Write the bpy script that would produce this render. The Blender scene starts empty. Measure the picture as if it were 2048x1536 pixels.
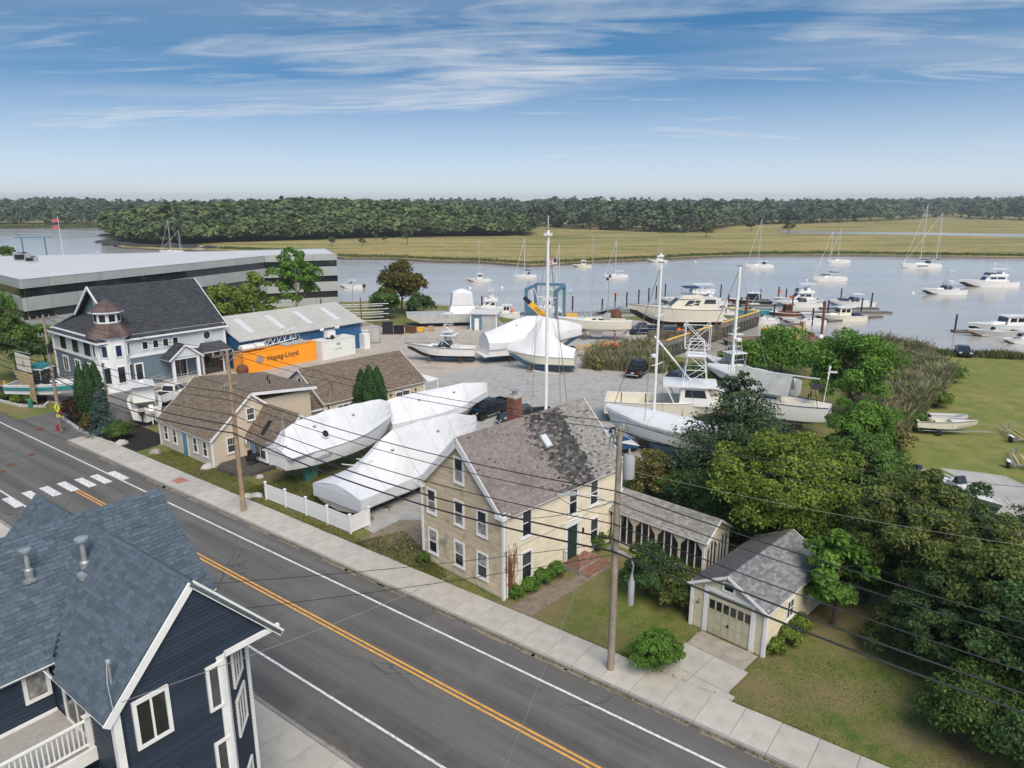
import bpy, bmesh, math, random
import numpy as np
from mathutils import Vector, Matrix
RND = random.Random(7)
SC = bpy.context.scene
COL = SC.collection
rad = math.radians

# ------------------------------------------------------------------ camera
CAM_H = 22.0
FPX = 1420.0                       # focal length in pixels of a 2048 wide frame
PITCH = math.atan((768 - 405) / FPX)
cam = bpy.data.cameras.new('camera')
cam.sensor_width = 36.0
cam.lens = 36.0 * FPX / 2048
cam.clip_start = 0.5
cam.clip_end = 20000
camo = bpy.data.objects.new('camera', cam)
COL.objects.link(camo)
camo.location = (0, 0, CAM_H)
camo.rotation_euler = (math.pi / 2 - PITCH, 0, 0)
SC.camera = camo

# ------------------------------------------------------------------ sky and sun
SUN_EL, SUN_AZ = rad(50), rad(160)      # azimuth measured from +Y towards +X
world = bpy.data.worlds.new('World')
SC.world = world
world.use_nodes = True
nt = world.node_tree
nt.nodes.clear()
def _n(t, **k):
    n = nt.nodes.new(t)
    for a, b in k.items():
        setattr(n, a, b)
    return n
L_ = nt.links.new
tc = _n('ShaderNodeTexCoord')
sep = _n('ShaderNodeSeparateXYZ'); L_(tc.outputs['Generated'], sep.inputs[0])
zc = _n('ShaderNodeMath', operation='MAXIMUM'); L_(sep.outputs[2], zc.inputs[0]); zc.inputs[1].default_value = 0.004
zs = _n('ShaderNodeMath', operation='MULTIPLY_ADD'); L_(zc.outputs[0], zs.inputs[0]); zs.inputs[1].default_value = 3.4; zs.inputs[2].default_value = 0.03
cmb = _n('ShaderNodeCombineXYZ'); L_(sep.outputs[0], cmb.inputs[0]); L_(sep.outputs[1], cmb.inputs[1]); L_(zs.outputs[0], cmb.inputs[2])
nrm = _n('ShaderNodeVectorMath', operation='NORMALIZE'); L_(cmb.outputs[0], nrm.inputs[0])
sky = _n('ShaderNodeTexSky', sky_type='NISHITA')
sky.sun_disc = False
sky.sun_elevation = SUN_EL
sky.sun_rotation = SUN_AZ
sky.air_density = 1.0; sky.dust_density = 0.6; sky.ozone_density = 2.0
L_(nrm.outputs[0], sky.inputs['Vector'])
hsv = _n('ShaderNodeHueSaturation'); hsv.inputs['Hue'].default_value = 0.488; hsv.inputs['Saturation'].default_value = 1.42; hsv.inputs['Value'].default_value = 0.64
L_(sky.outputs[0], hsv.inputs['Color'])
# wispy cloud sheet: direction projected on a flat layer
zd = _n('ShaderNodeMath', operation='ADD'); L_(zc.outputs[0], zd.inputs[0]); zd.inputs[1].default_value = 0.055
dv = _n('ShaderNodeCombineXYZ'); L_(zd.outputs[0], dv.inputs[0]); L_(zd.outputs[0], dv.inputs[1]); dv.inputs[2].default_value = 1
dvv = _n('ShaderNodeVectorMath', operation='DIVIDE'); L_(tc.outputs['Generated'], dvv.inputs[0]); L_(dv.outputs[0], dvv.inputs[1])
mp = _n('ShaderNodeMapping'); L_(dvv.outputs[0], mp.inputs[0])
mp.inputs['Rotation'].default_value = (0, 0, rad(12)); mp.inputs['Scale'].default_value = (0.34, 0.62, 0.0); mp.inputs['Location'].default_value = (8.3, 4.1, 0)
n1 = _n('ShaderNodeTexNoise'); n1.inputs['Scale'].default_value = 0.75; n1.inputs['Detail'].default_value = 9; n1.inputs['Roughness'].default_value = 0.56; n1.inputs['Distortion'].default_value = 0.9
L_(mp.outputs[0], n1.inputs['Vector'])
mp2 = _n('ShaderNodeMapping'); L_(dvv.outputs[0], mp2.inputs[0])
mp2.inputs['Rotation'].default_value = (0, 0, rad(12)); mp2.inputs['Scale'].default_value = (0.9, 3.2, 0.0); mp2.inputs['Location'].default_value = (0.4, 5.0, 0)
n2 = _n('ShaderNodeTexNoise'); n2.inputs['Scale'].default_value = 0.9; n2.inputs['Detail'].default_value = 7; n2.inputs['Roughness'].default_value = 0.58; n2.inputs['Distortion'].default_value = 1.6
L_(mp2.outputs[0], n2.inputs['Vector'])
mx = _n('ShaderNodeMath', operation='MULTIPLY_ADD'); L_(n2.outputs[0], mx.inputs[0]); mx.inputs[1].default_value = 0.5; L_(n1.outputs[0], mx.inputs[2])
cr = _n('ShaderNodeValToRGB')
cr.color_ramp.elements[0].position = 0.68; cr.color_ramp.elements[0].color = (0, 0, 0, 1)
cr.color_ramp.elements[1].position = 1.0; cr.color_ramp.elements[1].color = (1, 1, 1, 1)
L_(mx.outputs[0], cr.inputs[0])
cf = _n('ShaderNodeMath', operation='MULTIPLY'); L_(cr.outputs[0], cf.inputs[0]); cf.inputs[1].default_value = 0.8
# towards the horizon the thin layer is seen edge on and closes up
hz = _n('ShaderNodeMapRange'); L_(zc.outputs[0], hz.inputs[0])
hz.inputs[1].default_value = 0.0; hz.inputs[2].default_value = 0.175; hz.inputs[3].default_value = 0.95; hz.inputs[4].default_value = 0.0
mp3 = _n('ShaderNodeMapping'); L_(dvv.outputs[0], mp3.inputs[0])
mp3.inputs['Scale'].default_value = (0.10, 0.16, 0.0); mp3.inputs['Location'].default_value = (0.55, 0.1, 0)
n3 = _n('ShaderNodeTexNoise'); n3.inputs['Scale'].default_value = 1.0; n3.inputs['Detail'].default_value = 5; n3.inputs['Roughness'].default_value = 0.55; n3.inputs['Distortion'].default_value = 0.6
L_(mp3.outputs[0], n3.inputs['Vector'])
vl = _n('ShaderNodeMapRange'); L_(n3.outputs[0], vl.inputs[0])
vl.inputs[1].default_value = 0.41; vl.inputs[2].default_value = 0.64; vl.inputs[3].default_value = 0.0; vl.inputs[4].default_value = 0.62
cv_ = _n('ShaderNodeMath', operation='MAXIMUM'); L_(cf.outputs[0], cv_.inputs[0]); L_(vl.outputs[0], cv_.inputs[1])
cm = _n('ShaderNodeMath', operation='MAXIMUM'); L_(cv_.outputs[0], cm.inputs[0]); L_(hz.outputs[0], cm.inputs[1])
mixc = _n('ShaderNodeMix', data_type='RGBA'); L_(cm.outputs[0], mixc.inputs['Factor'])
L_(hsv.outputs[0], mixc.inputs['A']); mixc.inputs['B'].default_value = (3.0, 3.12, 3.25, 1)
bg = _n('ShaderNodeBackground'); bg.inputs[1].default_value = 0.108
L_(mixc.outputs['Result'], bg.inputs[0])
wo = _n('ShaderNodeOutputWorld'); L_(bg.outputs[0], wo.inputs[0])

sun = bpy.data.lights.new('sun', 'SUN')
sun.energy = 1.75
sun.angle = rad(38)
sun.color = (1.0, 0.90, 0.76)
suno = bpy.data.objects.new('sun', sun)
COL.objects.link(suno)
sd = Vector((math.sin(SUN_AZ) * math.cos(SUN_EL), math.cos(SUN_AZ) * math.cos(SUN_EL), math.sin(SUN_EL)))
suno.rotation_euler = sd.to_track_quat('Z', 'Y').to_euler()
suno.location = sd * 200

SC.view_settings.view_transform = 'Standard'
SC.view_settings.look = 'None'
SC.view_settings.exposure = 1.25
SC.view_settings.gamma = 1.0
SC.view_settings.use_curve_mapping = False
SC.cycles.use_denoising = True
SC.cycles.max_bounces = 5
SC.cycles.diffuse_bounces = 3
SC.cycles.glossy_bounces = 3
SC.cycles.transparent_max_bounces = 6
SC.cycles.caustics_reflective = False
SC.cycles.caustics_refractive = False

# ------------------------------------------------------------------ places
_cp, _sp = math.cos(PITCH), math.sin(PITCH)
def P(px, py, z=0.0):
    """the point at height z that the photograph shows at (px, py) of 2048 x 1536"""
    dx = (px - 1024) / FPX; dy = -(py - 768) / FPX
    wy = _cp + dy * _sp; wz = -_sp + dy * _cp
    t = (z - CAM_H) / wz
    return Vector((dx * t, wy * t, z))
def PY(px, py, Y):
    """the point in the upright plane y = Y that the photograph shows at (px, py)"""
    dx = (px - 1024) / FPX; dy = -(py - 768) / FPX
    t = Y / (_cp + dy * _sp)
    return Vector((dx * t, Y, CAM_H + (-_sp + dy * _cp) * t))
RA = rad(-37.0)
def RW(u, v, z=0.0):
    """road frame: u along the road, v across it away from the camera"""
    return Vector((u * math.cos(RA) - v * math.sin(RA), u * math.sin(RA) + v * math.cos(RA), z))
def heading(a, b):
    return math.atan2(b[1] - a[1], b[0] - a[0])

# ------------------------------------------------------------------ mesh building
class MB:
    def __init__(s):
        s.v = []; s.f = []; s.m = []
    def add(s, vs, fs, mi=0):
        b = len(s.v)
        s.v.extend([tuple(p) for p in vs])
        for f in fs:
            s.f.append(tuple(i + b for i in f)); s.m.append(mi)
        return s
    def box(s, x0, x1, y0, y1, z0, z1, mi=0):
        return s.add([(x0,y0,z0),(x1,y0,z0),(x1,y1,z0),(x0,y1,z0),(x0,y0,z1),(x1,y0,z1),(x1,y1,z1),(x0,y1,z1)],
                     [(0,3,2,1),(4,5,6,7),(0,1,5,4),(1,2,6,5),(2,3,7,6),(3,0,4,7)], mi)
    def tbox(s, W, u0, u1, d0, d1, z0, z1, mi=0):
        """box on a wall frame: u along the wall, d outwards, z up"""
        c = [(u0,d1,z0),(u1,d1,z0),(u1,d0,z0),(u0,d0,z0),(u0,d1,z1),(u1,d1,z1),(u1,d0,z1),(u0,d0,z1)]
        return s.add([W.T(*p) for p in c], [(0,3,2,1),(4,5,6,7),(0,1,5,4),(1,2,6,5),(2,3,7,6),(3,0,4,7)], mi)
    def tprism(s, W, outline, d0, d1, mi=0):
        """outline [(u, z)] anticlockwise seen from outside, thick from d0 (in) to d1 (out)"""
        n = len(outline)
        vs = [W.T(u, d1, z) for u, z in outline] + [W.T(u, d0, z) for u, z in outline]
        fs = [tuple(range(n)), tuple(range(2*n-1, n-1, -1))]
        for i in range(n):
            j = (i+1) % n
            fs.append((j, i, i+n, j+n))
        return s.add(vs, fs, mi)
    def prism(s, poly, z0, z1, mi=0):
        n = len(poly)
        vs = [(x, y, z1) for x, y in poly] + [(x, y, z0) for x, y in poly]
        fs = [tuple(range(n)), tuple(range(2*n-1, n-1, -1))]
        for i in range(n):
            j = (i+1) % n
            fs.append((j, i, i+n, j+n))
        return s.add(vs, fs, mi)
    def slab(s, quad, t, mi=0):
        """four (or more) 3-D points, thickened downwards along their normal by t"""
        q = [Vector(p) for p in quad]
        n = (q[1]-q[0]).cross(q[2]-q[0]).normalized()
        k = len(q)
        vs = q + [p - n*t for p in q]
        fs = [tuple(range(k)), tuple(range(2*k-1, k-1, -1))]
        for i in range(k):
            j = (i+1) % k
            fs.append((j, i, i+k, j+k))
        return s.add(vs, fs, mi)
    def bar(s, p, q, w, h=None, mi=0, up=(0,0,1)):
        p = Vector(p); q = Vector(q); h = w if h is None else h
        d = (q-p)
        if d.length < 1e-6: return s
        d.normalize()
        a = d.cross(Vector(up))
        if a.length < 1e-3: a = d.cross(Vector((1,0,0)))
        a.normalize(); b = a.cross(d)
        vs = []
        for e in (p, q):
            for i, j in ((-1,-1),(1,-1),(1,1),(-1,1)):
                vs.append(e + a*(w/2*i) + b*(h/2*j))
        return s.add(vs, [(3,2,1,0),(4,5,6,7),(0,1,5,4),(1,2,6,5),(2,3,7,6),(3,0,4,7)], mi)
    def tube(s, pts, r, n=6, mi=0, cap=True):
        pts = [Vector(p) for p in pts]
        rs = r if isinstance(r, (list, tuple)) else [r]*len(pts)
        rings = []
        ref = None
        for i, p in enumerate(pts):
            d = (pts[min(i+1, len(pts)-1)] - pts[max(i-1, 0)])
            if d.length < 1e-9: d = Vector((0,0,1))
            d.normalize()
            if ref is None:
                ref = d.cross(Vector((0,0,1)))
                if ref.length < 1e-2: ref = d.cross(Vector((1,0,0)))
            a = (ref - d*ref.dot(d)).normalized(); ref = a
            b = d.cross(a)
            rings.append([p + a*(rs[i]*math.cos(2*math.pi*k/n)) + b*(rs[i]*math.sin(2*math.pi*k/n)) for k in range(n)])
        return s.loft(rings, True, cap, mi)
    def loft(s, rings, closed=True, cap=True, mi=0, mif=None):
        n = len(rings[0]); b = len(s.v)
        for r in rings: s.v.extend([tuple(p) for p in r])
        for i in range(len(rings)-1):
            for k in range(n if closed else n-1):
                k2 = (k+1) % n
                s.f.append((b+i*n+k, b+i*n+k2, b+(i+1)*n+k2, b+(i+1)*n+k))
                s.m.append(mi if mif is None else mif(i, k))
        if cap and closed:
            s.f.append(tuple(b+k for k in range(n-1,-1,-1))); s.m.append(mi)
            s.f.append(tuple(b+(len(rings)-1)*n+k for k in range(n))); s.m.append(mi)
        return s
    def lathe(s, prof, n=12, c=(0,0,0), mi=0, ax='z'):
        rings = []
        for r, z in prof:
            ring = []
            for k in range(n):
                t = 2*math.pi*k/n
                x, y = r*math.cos(t), r*math.sin(t)
                q = (x, y, z) if ax == 'z' else ((z, x, y) if ax == 'x' else (y, z, x))
                ring.append((c[0]+q[0], c[1]+q[1], c[2]+q[2]))
            rings.append(ring)
        return s.loft(rings, True, True, mi)
    def mesh(s, name, mats, smooth=False):
        me = bpy.data.meshes.new(name)
        me.from_pydata(s.v, [], s.f)
        for m in (mats if isinstance(mats, (list, tuple)) else [mats]):
            me.materials.append(MAT(m))
        if any(s.m): me.polygons.foreach_set('material_index', s.m)
        if smooth:
            me.polygons.foreach_set('use_smooth', [True]*len(me.polygons))
            try: me.set_sharp_from_angle(angle=rad(38))
            except Exception: pass
        me.update()
        return me
    def build(s, name, mats, parent=None, loc=(0,0,0), rz=0, smooth=False):
        return link(name, s.mesh(name, mats, smooth), parent, loc, rz)

def link(name, me, parent=None, loc=(0,0,0), rz=0):
    o = bpy.data.objects.new(name, me)
    o.location = loc
    o.rotation_euler = (0, 0, rz)
    if parent is not None: o.parent = parent
    COL.objects.link(o)
    return o
def tag(o, label, cat, group=None):
    o['label'] = label; o['category'] = cat
    if group: o['group'] = group
    return o
def thing(name, label, cat, loc=(0,0,0), rz=0, group=None):
    o = bpy.data.objects.new(name, None)
    o.empty_display_size = 0.2
    o.location = loc; o.rotation_euler = (0, 0, rz)
    COL.objects.link(o)
    return tag(o, label, cat, group)
def kind(o, k):
    o['kind'] = k
    return o
def copy_tree(o, parent=None):
    c = o.copy(); COL.objects.link(c); c.parent = parent
    for ch in list(o.children): copy_tree(ch, c)
    return c
def again(o, loc, rz, label=None, group=None, scale=None):
    c = copy_tree(o)
    c.location = loc; c.rotation_euler = (0, 0, rz)
    if label: c['label'] = label
    if group: c['group'] = group
    if scale: c.scale = (scale, scale, scale)
    return c
class Wall:
    """upright plane: e runs to the right seen from outside, n points out"""
    def __init__(s, ox, oy, ang, z=0.0):
        s.o = (ox, oy); s.a = rad(ang); s.e = (math.cos(s.a), math.sin(s.a)); s.n = (math.sin(s.a), -math.cos(s.a)); s.z = z
    def T(s, u, d, z):
        return (s.o[0]+s.e[0]*u+s.n[0]*d, s.o[1]+s.e[1]*u+s.n[1]*d, z+s.z)

# ------------------------------------------------------------------ materials
_MATS = {}
_SPEC = {}
def MAT(n):
    if not isinstance(n, str): return n
    if n not in _MATS: _MATS[n] = _SPEC[n]()
    return _MATS[n]
def _newmat(name):
    m = bpy.data.materials.new(name); m.use_nodes = True
    return m, m.node_tree, m.node_tree.nodes['Principled BSDF']
def _mixc(nt, a, b, fac, blend='MIX'):
    x = nt.nodes.new('ShaderNodeMix'); x.data_type = 'RGBA'; x.blend_type = blend
    for sock, val in (('Factor', fac), ('A', a), ('B', b)):
        if isinstance(val, (int, float)): x.inputs[sock].default_value = val
        elif isinstance(val, tuple): x.inputs[sock].default_value = (*val[:3], 1)
        else: nt.links.new(val, x.inputs[sock])
    return x.outputs['Result']
def _noise(nt, vec, scale, detail=4, rough=.55, dist=0):
    n = nt.nodes.new('ShaderNodeTexNoise')
    n.inputs['Scale'].default_value = scale; n.inputs['Detail'].default_value = detail
    n.inputs['Roughness'].default_value = rough; n.inputs['Distortion'].default_value = dist
    if vec is not None: nt.links.new(vec, n.inputs['Vector'])
    return n.outputs[0]
def _ramp(nt, fac, lo, hi):
    r = nt.nodes.new('ShaderNodeMapRange'); r.inputs[1].default_value = lo; r.inputs[2].default_value = hi
    nt.links.new(fac, r.inputs[0])
    return r.outputs[0]
def _obj(nt, scale=None, rot=0):
    t = nt.nodes.new('ShaderNodeTexCoord')
    if scale is None and not rot: return t.outputs['Object']
    m = nt.nodes.new('ShaderNodeMapping'); nt.links.new(t.outputs['Object'], m.inputs[0])
    m.inputs['Scale'].default_value = scale or (1,1,1); m.inputs['Rotation'].default_value = (0,0,rot)
    return m.outputs[0]
def _bump(nt, bs, h, strength, dist=.02):
    b = nt.nodes.new('ShaderNodeBump'); b.inputs['Strength'].default_value = strength; b.inputs['Distance'].default_value = dist
    nt.links.new(h, b.inputs['Height']); nt.links.new(b.outputs[0], bs.inputs['Normal'])
def _isl(nt):
    g = nt.nodes.new('ShaderNodeNewGeometry'); o = nt.nodes.new('ShaderNodeObjectInfo')
    a = nt.nodes.new('ShaderNodeMath'); a.operation = 'ADD'
    nt.links.new(g.outputs['Random Per Island'], a.inputs[0]); nt.links.new(o.outputs['Random'], a.inputs[1])
    f = nt.nodes.new('ShaderNodeMath'); f.operation = 'FRACT'; nt.links.new(a.outputs[0], f.inputs[0])
    return f.outputs[0]
def mat(name, col, rough=.6, var=.12, scale=2.0, col2=None, metal=0.0, bump=0.0, bscale=30, isl=0.0, dirt=None, spec=.5, wave=None):
    """plain stuff with grain: col drifts to col2 over noise, isl varies piece by piece, dirt adds stains"""
    def make():
        m, nt, bs = _newmat(name)
        v = _obj(nt)
        c2 = col2 or tuple(x*(1-var*1.6) for x in col)
        c1 = tuple(min(1, x*(1+var*.6)) for x in col)
        f = _ramp(nt, _noise(nt, v, scale, 5), .3, .7)
        c = _mixc(nt, c1, c2, f)
        if isl:
            k = _isl(nt)
            h = nt.nodes.new('ShaderNodeHueSaturation'); nt.links.new(c, h.inputs['Color'])
            r = nt.nodes.new('ShaderNodeMapRange'); r.inputs[3].default_value = 1-isl; r.inputs[4].default_value = 1+isl
            nt.links.new(k, r.inputs[0]); nt.links.new(r.outputs[0], h.inputs['Value'])
            c = h.outputs[0]
        if dirt:
            f2 = _ramp(nt, _noise(nt, v, dirt[1], 6, .7), dirt[2], dirt[3])
            c = _mixc(nt, c, dirt[0], f2)
        nt.links.new(c, bs.inputs['Base Color'])
        bs.inputs['Roughness'].default_value = rough; bs.inputs['Metallic'].default_value = metal
        bs.inputs['Specular IOR Level'].default_value = spec
        if wave:
            w = nt.nodes.new('ShaderNodeTexWave'); w.wave_type = 'BANDS'; w.bands_direction = wave[0]; w.wave_profile = wave[3] if len(wave) > 3 else 'SIN'
            w.inputs['Scale'].default_value = wave[1]; nt.links.new(v, w.inputs['Vector'])
            _bump(nt, bs, w.outputs[1], wave[2], .03)
        elif bump:
            _bump(nt, bs, _noise(nt, v, bscale, 4), bump)
        return m
    _SPEC[name] = make
mat('white_trim', (.78,.78,.78), .5, .06, 1.5)
mat('white_gloss', (.72,.72,.71), .25, .04, .7, dirt=((.55,.53,.48), .8, .62, .95))
mat('cream_gelcoat', (.72,.68,.57), .3, .05, .7, dirt=((.5,.46,.38), .9, .6, .9))
mat('deck_white', (.66,.65,.61), .55, .08, 2)
mat('shrinkwrap', (.66,.665,.69), .42, .05, .5, bump=.7, bscale=1.6, dirt=((.46,.44,.40), .9, .60, .9))
mat('black', (.012,.012,.013), .5, .2)
mat('rubber', (.018,.018,.019), .85, .2)
mat('dark_glass', (.018,.022,.026), .06, .1, spec=.8)
mat('pane_glass', (.03,.035,.04), .07, .3, 1.2, col2=(.07,.075,.075), spec=.8)
mat('pane_curtain', (.36,.36,.33), .2, .2, 3.5, col2=(.07,.075,.075), spec=.8)
mat('painted_reflection_glass', (.13,.125,.075), .12, .3, .35, col2=(.03,.03,.02), spec=.5, isl=.7)  # greenish tan reflection put into the base colour, varied pane by pane
mat('blue_window', (.02,.03,.09), .07, .2, spec=.8)
mat('steel', (.45,.46,.47), .4, .1, metal=.6)
mat('galvanised', (.42,.44,.45), .5, .12, 4, metal=.4)
mat('alu', (.62,.63,.65), .38, .08, metal=.3)
mat('rust', (.16,.06,.03), .9, .35, 5, col2=(.07,.03,.02), bump=.3)
mat('rust_deck', (.22,.13,.10), .9, .3, 1.2, col2=(.10,.055,.04), bump=.3)
mat('wood_new', (.50,.36,.19), .75, .18, 3, isl=.1)
mat('wood_grey', (.20,.18,.155), .85, .2, 3, isl=.18)
mat('wood_deck', (.085,.075,.065), .85, .2, 3, isl=.2)
mat('pole_wood', (.36,.25,.165), .85, .25, 1.2, col2=(.21,.15,.105), bump=.3, bscale=12)
mat('pole_wood_grey', (.31,.26,.21), .88, .2, 1.2, col2=(.19,.155,.125), bump=.3, bscale=12)
mat('cable', (.014,.014,.015), .6, .1)
mat('cable_light', (.22,.22,.21), .6, .1)
mat('insulator', (.36,.37,.38), .3, .1)
mat('blue_antifoul', (.06,.14,.22), .7, .25, 1.2, col2=(.10,.20,.27))
mat('teal_antifoul', (.05,.24,.21), .7, .2, 1.2, col2=(.10,.28,.24))
mat('black_antifoul', (.025,.025,.026), .75, .2, 1.5)
mat('red_antifoul', (.20,.05,.035), .7, .2)
mat('navy', (.015,.025,.06), .3, .1)
mat('canvas_blue', (.02,.035,.11), .85, .15)
mat('canvas_dark', (.03,.026,.028), .9, .2)
mat('canvas_grey', (.33,.34,.34), .85, .15, 1.2, bump=.3, bscale=4)
mat('hull_grey', (.42,.42,.41), .55, .1, .8, dirt=((.3,.28,.25), .7, .55, .9))
mat('hull_paleblue', (.30,.48,.56), .4, .1)
mat('hull_teal', (.03,.22,.25), .3, .1)
mat('hull_dark', (.02,.02,.026), .3, .1)
mat('orange', (.80,.16,.03), .5, .1)
mat('orange_box', (.88,.33,.015), .55, .06, .8, dirt=((.55,.20,.02), .9, .6, .9))
mat('white_box', (.70,.71,.68), .6, .06, .8, dirt=((.45,.42,.36), 1.1, .58, .85))
mat('yellow', (.80,.43,.02), .5, .1)
mat('yellow_paint', (.82,.52,.09), .55, .12, 2)
mat('sign_yellow', (.78,.82,.05), .5, .05)
mat('lift_blue', (.10,.20,.30), .55, .15, 1.5, dirt=((.12,.09,.07), 1.2, .6, .85))
mat('bright_blue', (.04,.16,.42), .5, .1)
mat('green_plastic', (.03,.2,.12), .5, .1)
mat('red_paint', (.28,.03,.03), .5, .15)
mat('brick_red', (.25,.09,.055), .85, .15, 8, isl=.3, bump=.3)
mat('brick_path', (.24,.12,.085), .88, .15, 6, isl=.25)
mat('mortar', (.30,.27,.24), .9, .15)
mat('stone', (.30,.28,.26), .9, .2, 2.5, bump=.5, bscale=5, isl=.15)
mat('granite_pale', (.48,.46,.43), .85, .15, 3, bump=.4, bscale=6)
mat('rock_dark', (.045,.042,.038), .9, .3, .4, bump=.6, bscale=1.5)
mat('mulch', (.018,.013,.011), .95, .35, 8, bump=.8, bscale=22)
mat('concrete', (.46,.43,.38), .88, .10, 1.1, isl=.07, bump=.15, bscale=60, dirt=((.30,.26,.21), 1.0, .58, .9))
mat('concrete_old', (.36,.32,.275), .9, .14, 1.4, isl=.06, bump=.2, bscale=50, dirt=((.24,.19,.15), 1.4, .52, .85))
mat('kerb_stone', (.30,.28,.26), .9, .15, 3, isl=.1)
mat('paint_white', (.72,.72,.70), .7, .10, 3, dirt=((.2,.2,.19), 6, .50, .70))
mat('paint_orange', (.72,.36,.07), .7, .10, 3, dirt=((.2,.15,.1), 7, .52, .72))
mat('brick_ramp', (.42,.17,.13), .85, .1)
mat('tan_wall', (.56,.47,.365), .75, .05, .6, isl=.03)
mat('tan_wall_grey', (.49,.44,.35), .75, .05, .6)
mat('beige_front', (.58,.48,.335), .8, .10, .7, isl=.12, dirt=((.24,.17,.11), 1.1, .50, .78))
mat('beige_side', (.66,.59,.46), .8, .06, .8, isl=.07, dirt=((.40,.33,.24), 1.2, .55, .92))
mat('garage_cream', (.57,.52,.38), .8, .06, .8, isl=.08, dirt=((.34,.29,.2), 1.3, .58, .9))
mat('door_cream', (.52,.48,.34), .75, .1, 2, dirt=((.10,.06,.04), 2.4, .62, .74))
mat('porch_cream', (.62,.56,.43), .75, .06, .8)
mat('navy_siding', (.018,.030,.052), .5, .08, 1.0, isl=.2, dirt=((.03,.055,.065), .6, .55, .9))
mat('store_pale', (.60,.64,.66), .65, .04, .8, wave=('Z', 2.4, .35, 'SAW'))
mat('store_blue', (.13,.185,.225), .65, .05, .8, wave=('Z', 2.4, .35, 'SAW'))
mat('store_white', (.76,.77,.79), .6, .04, .8)
mat('copper', (.065,.042,.036), .5, .3, 1.5, col2=(.16,.11,.095), metal=.3)
mat('slate_roof', (.048,.051,.058), .92, .3, 7, col2=(.022,.024,.028), isl=.35)
mat('blue_shingle', (.078,.108,.138), .92, .18, 9, col2=(.058,.082,.108), isl=.22)
mat('brown_shingle', (.185,.142,.105), .93, .2, 7, col2=(.11,.085,.065), isl=.26)
mat('grey_shingle', (.23,.195,.185), .93, .15, 5, isl=.16, dirt=((.10,.09,.085), .35, .50, .72))
mat('mossy_shingle', (.055,.054,.052), .95, .3, 4, isl=.4, dirt=((.20,.18,.17), 1.6, .55, .68))
mat('pale_shingle', (.26,.25,.235), .93, .15, 5, isl=.24)
mat('ash_shingle', (.20,.205,.21), .93, .15, 5, isl=.30)
mat('dark_shingle', (.105,.10,.098), .93, .15, 5, isl=.14)
mat('door_green', (.01,.045,.04), .35, .1)
mat('door_blue', (.12,.25,.36), .4, .1)
mat('deck_grey', (.34,.33,.31), .85, .1, 6, bump=.2, bscale=80)
mat('vent_metal', (.45,.48,.50), .45, .15, 3, metal=.5, dirt=((.25,.12,.08), 3, .62, .72))
mat('office_panel', (.36,.38,.385), .6, .07, .5, isl=.05, wave=('X', 5, .12))
mat('membrane', (.55,.55,.55), .7, .04, .15)
mat('shed_roof', (.47,.46,.43), .55, .06, .3, dirt=((.36,.33,.28), .5, .5, .85))
mat('shed_skylight', (.60,.62,.64), .4, .04)
mat('shed_blue', (.03,.12,.27), .5, .1, .6, isl=.05)
mat('pickup_black', (.012,.012,.014), .18, .1)
mat('pickup_grey', (.035,.036,.038), .22, .1)
mat('pickup_blue', (.015,.025,.05), .2, .1)
mat('sedan_green', (.02,.028,.03), .2, .1)
mat('chrome', (.6,.6,.6), .2, .05, metal=.9)
mat('lamp_red', (.35,.01,.01), .3, .1)
mat('lamp_clear', (.7,.7,.7), .2, .05)
mat('trap_mesh', (.20,.17,.13), .9, .3, 6, isl=.4)
mat('flag_red', (.42,.12,.15), .8, .1)
mat('algae_wall', (.045,.05,.035), .9, .3, 1.0)
mat('dry_vine', (.20,.085,.04), .9, .3, 8)
mat('bark', (.10,.082,.065), .95, .25, 4, bump=.4, bscale=12)
mat('bark_pale', (.36,.33,.29), .9, .2, 3)
mat('text_black', (.02,.02,.022), .6, .1)
mat('text_blue', (.03,.05,.22), .6, .1)
mat('text_green', (.10,.45,.08), .6, .1)
mat('logo_grey', (.30,.30,.33), .6, .1)

def leafmat(name, a, b, c=None, trans=.35, ns=.55, nv=.28):
    def make():
        m, nt, bs = _newmat(name)
        k = _isl(nt)
        r = nt.nodes.new('ShaderNodeValToRGB')
        e = r.color_ramp.elements
        e[0].position = 0; e[0].color = (*a, 1)
        e[1].position = .8; e[1].color = (*b, 1)
        if c:
            x = e.new(.93); x.color = (*c, 1)
        nt.links.new(k, r.inputs[0])
        v = _obj(nt)
        f = _ramp(nt, _noise(nt, v, ns, 3), .35, .65)
        h = nt.nodes.new('ShaderNodeHueSaturation'); nt.links.new(r.outputs[0], h.inputs['Color'])
        q = nt.nodes.new('ShaderNodeMapRange'); q.inputs[3].default_value = 1-nv; q.inputs[4].default_value = 1+nv
        nt.links.new(f, q.inputs[0]); nt.links.new(q.outputs[0], h.inputs['Value'])
        nt.links.new(h.outputs[0], bs.inputs['Base Color'])
        bs.inputs['Roughness'].default_value = .62
        bs.inputs['Specular IOR Level'].default_value = .25
        t = nt.nodes.new('ShaderNodeBsdfTranslucent'); nt.links.new(h.outputs[0], t.inputs[0])
        ms = nt.nodes.new('ShaderNodeMixShader'); ms.inputs[0].default_value = trans
        nt.links.new(bs.outputs[0], ms.inputs[1]); nt.links.new(t.outputs[0], ms.inputs[2])
        nt.links.new(ms.outputs[0], nt.nodes['Material Output'].inputs[0])
        return m
    _SPEC[name] = make
leafmat('leaf_mid', (0.056,0.112,0.026), (0.131,0.216,0.048))
leafmat('leaf_bright', (0.072,0.167,0.022), (0.152,0.287,0.047))
leafmat('leaf_yellow', (0.100,0.169,0.025), (0.206,0.281,0.045), (0.275,0.312,0.062))
leafmat('leaf_dark', (0.036,0.078,0.029), (0.087,0.156,0.047))
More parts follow.
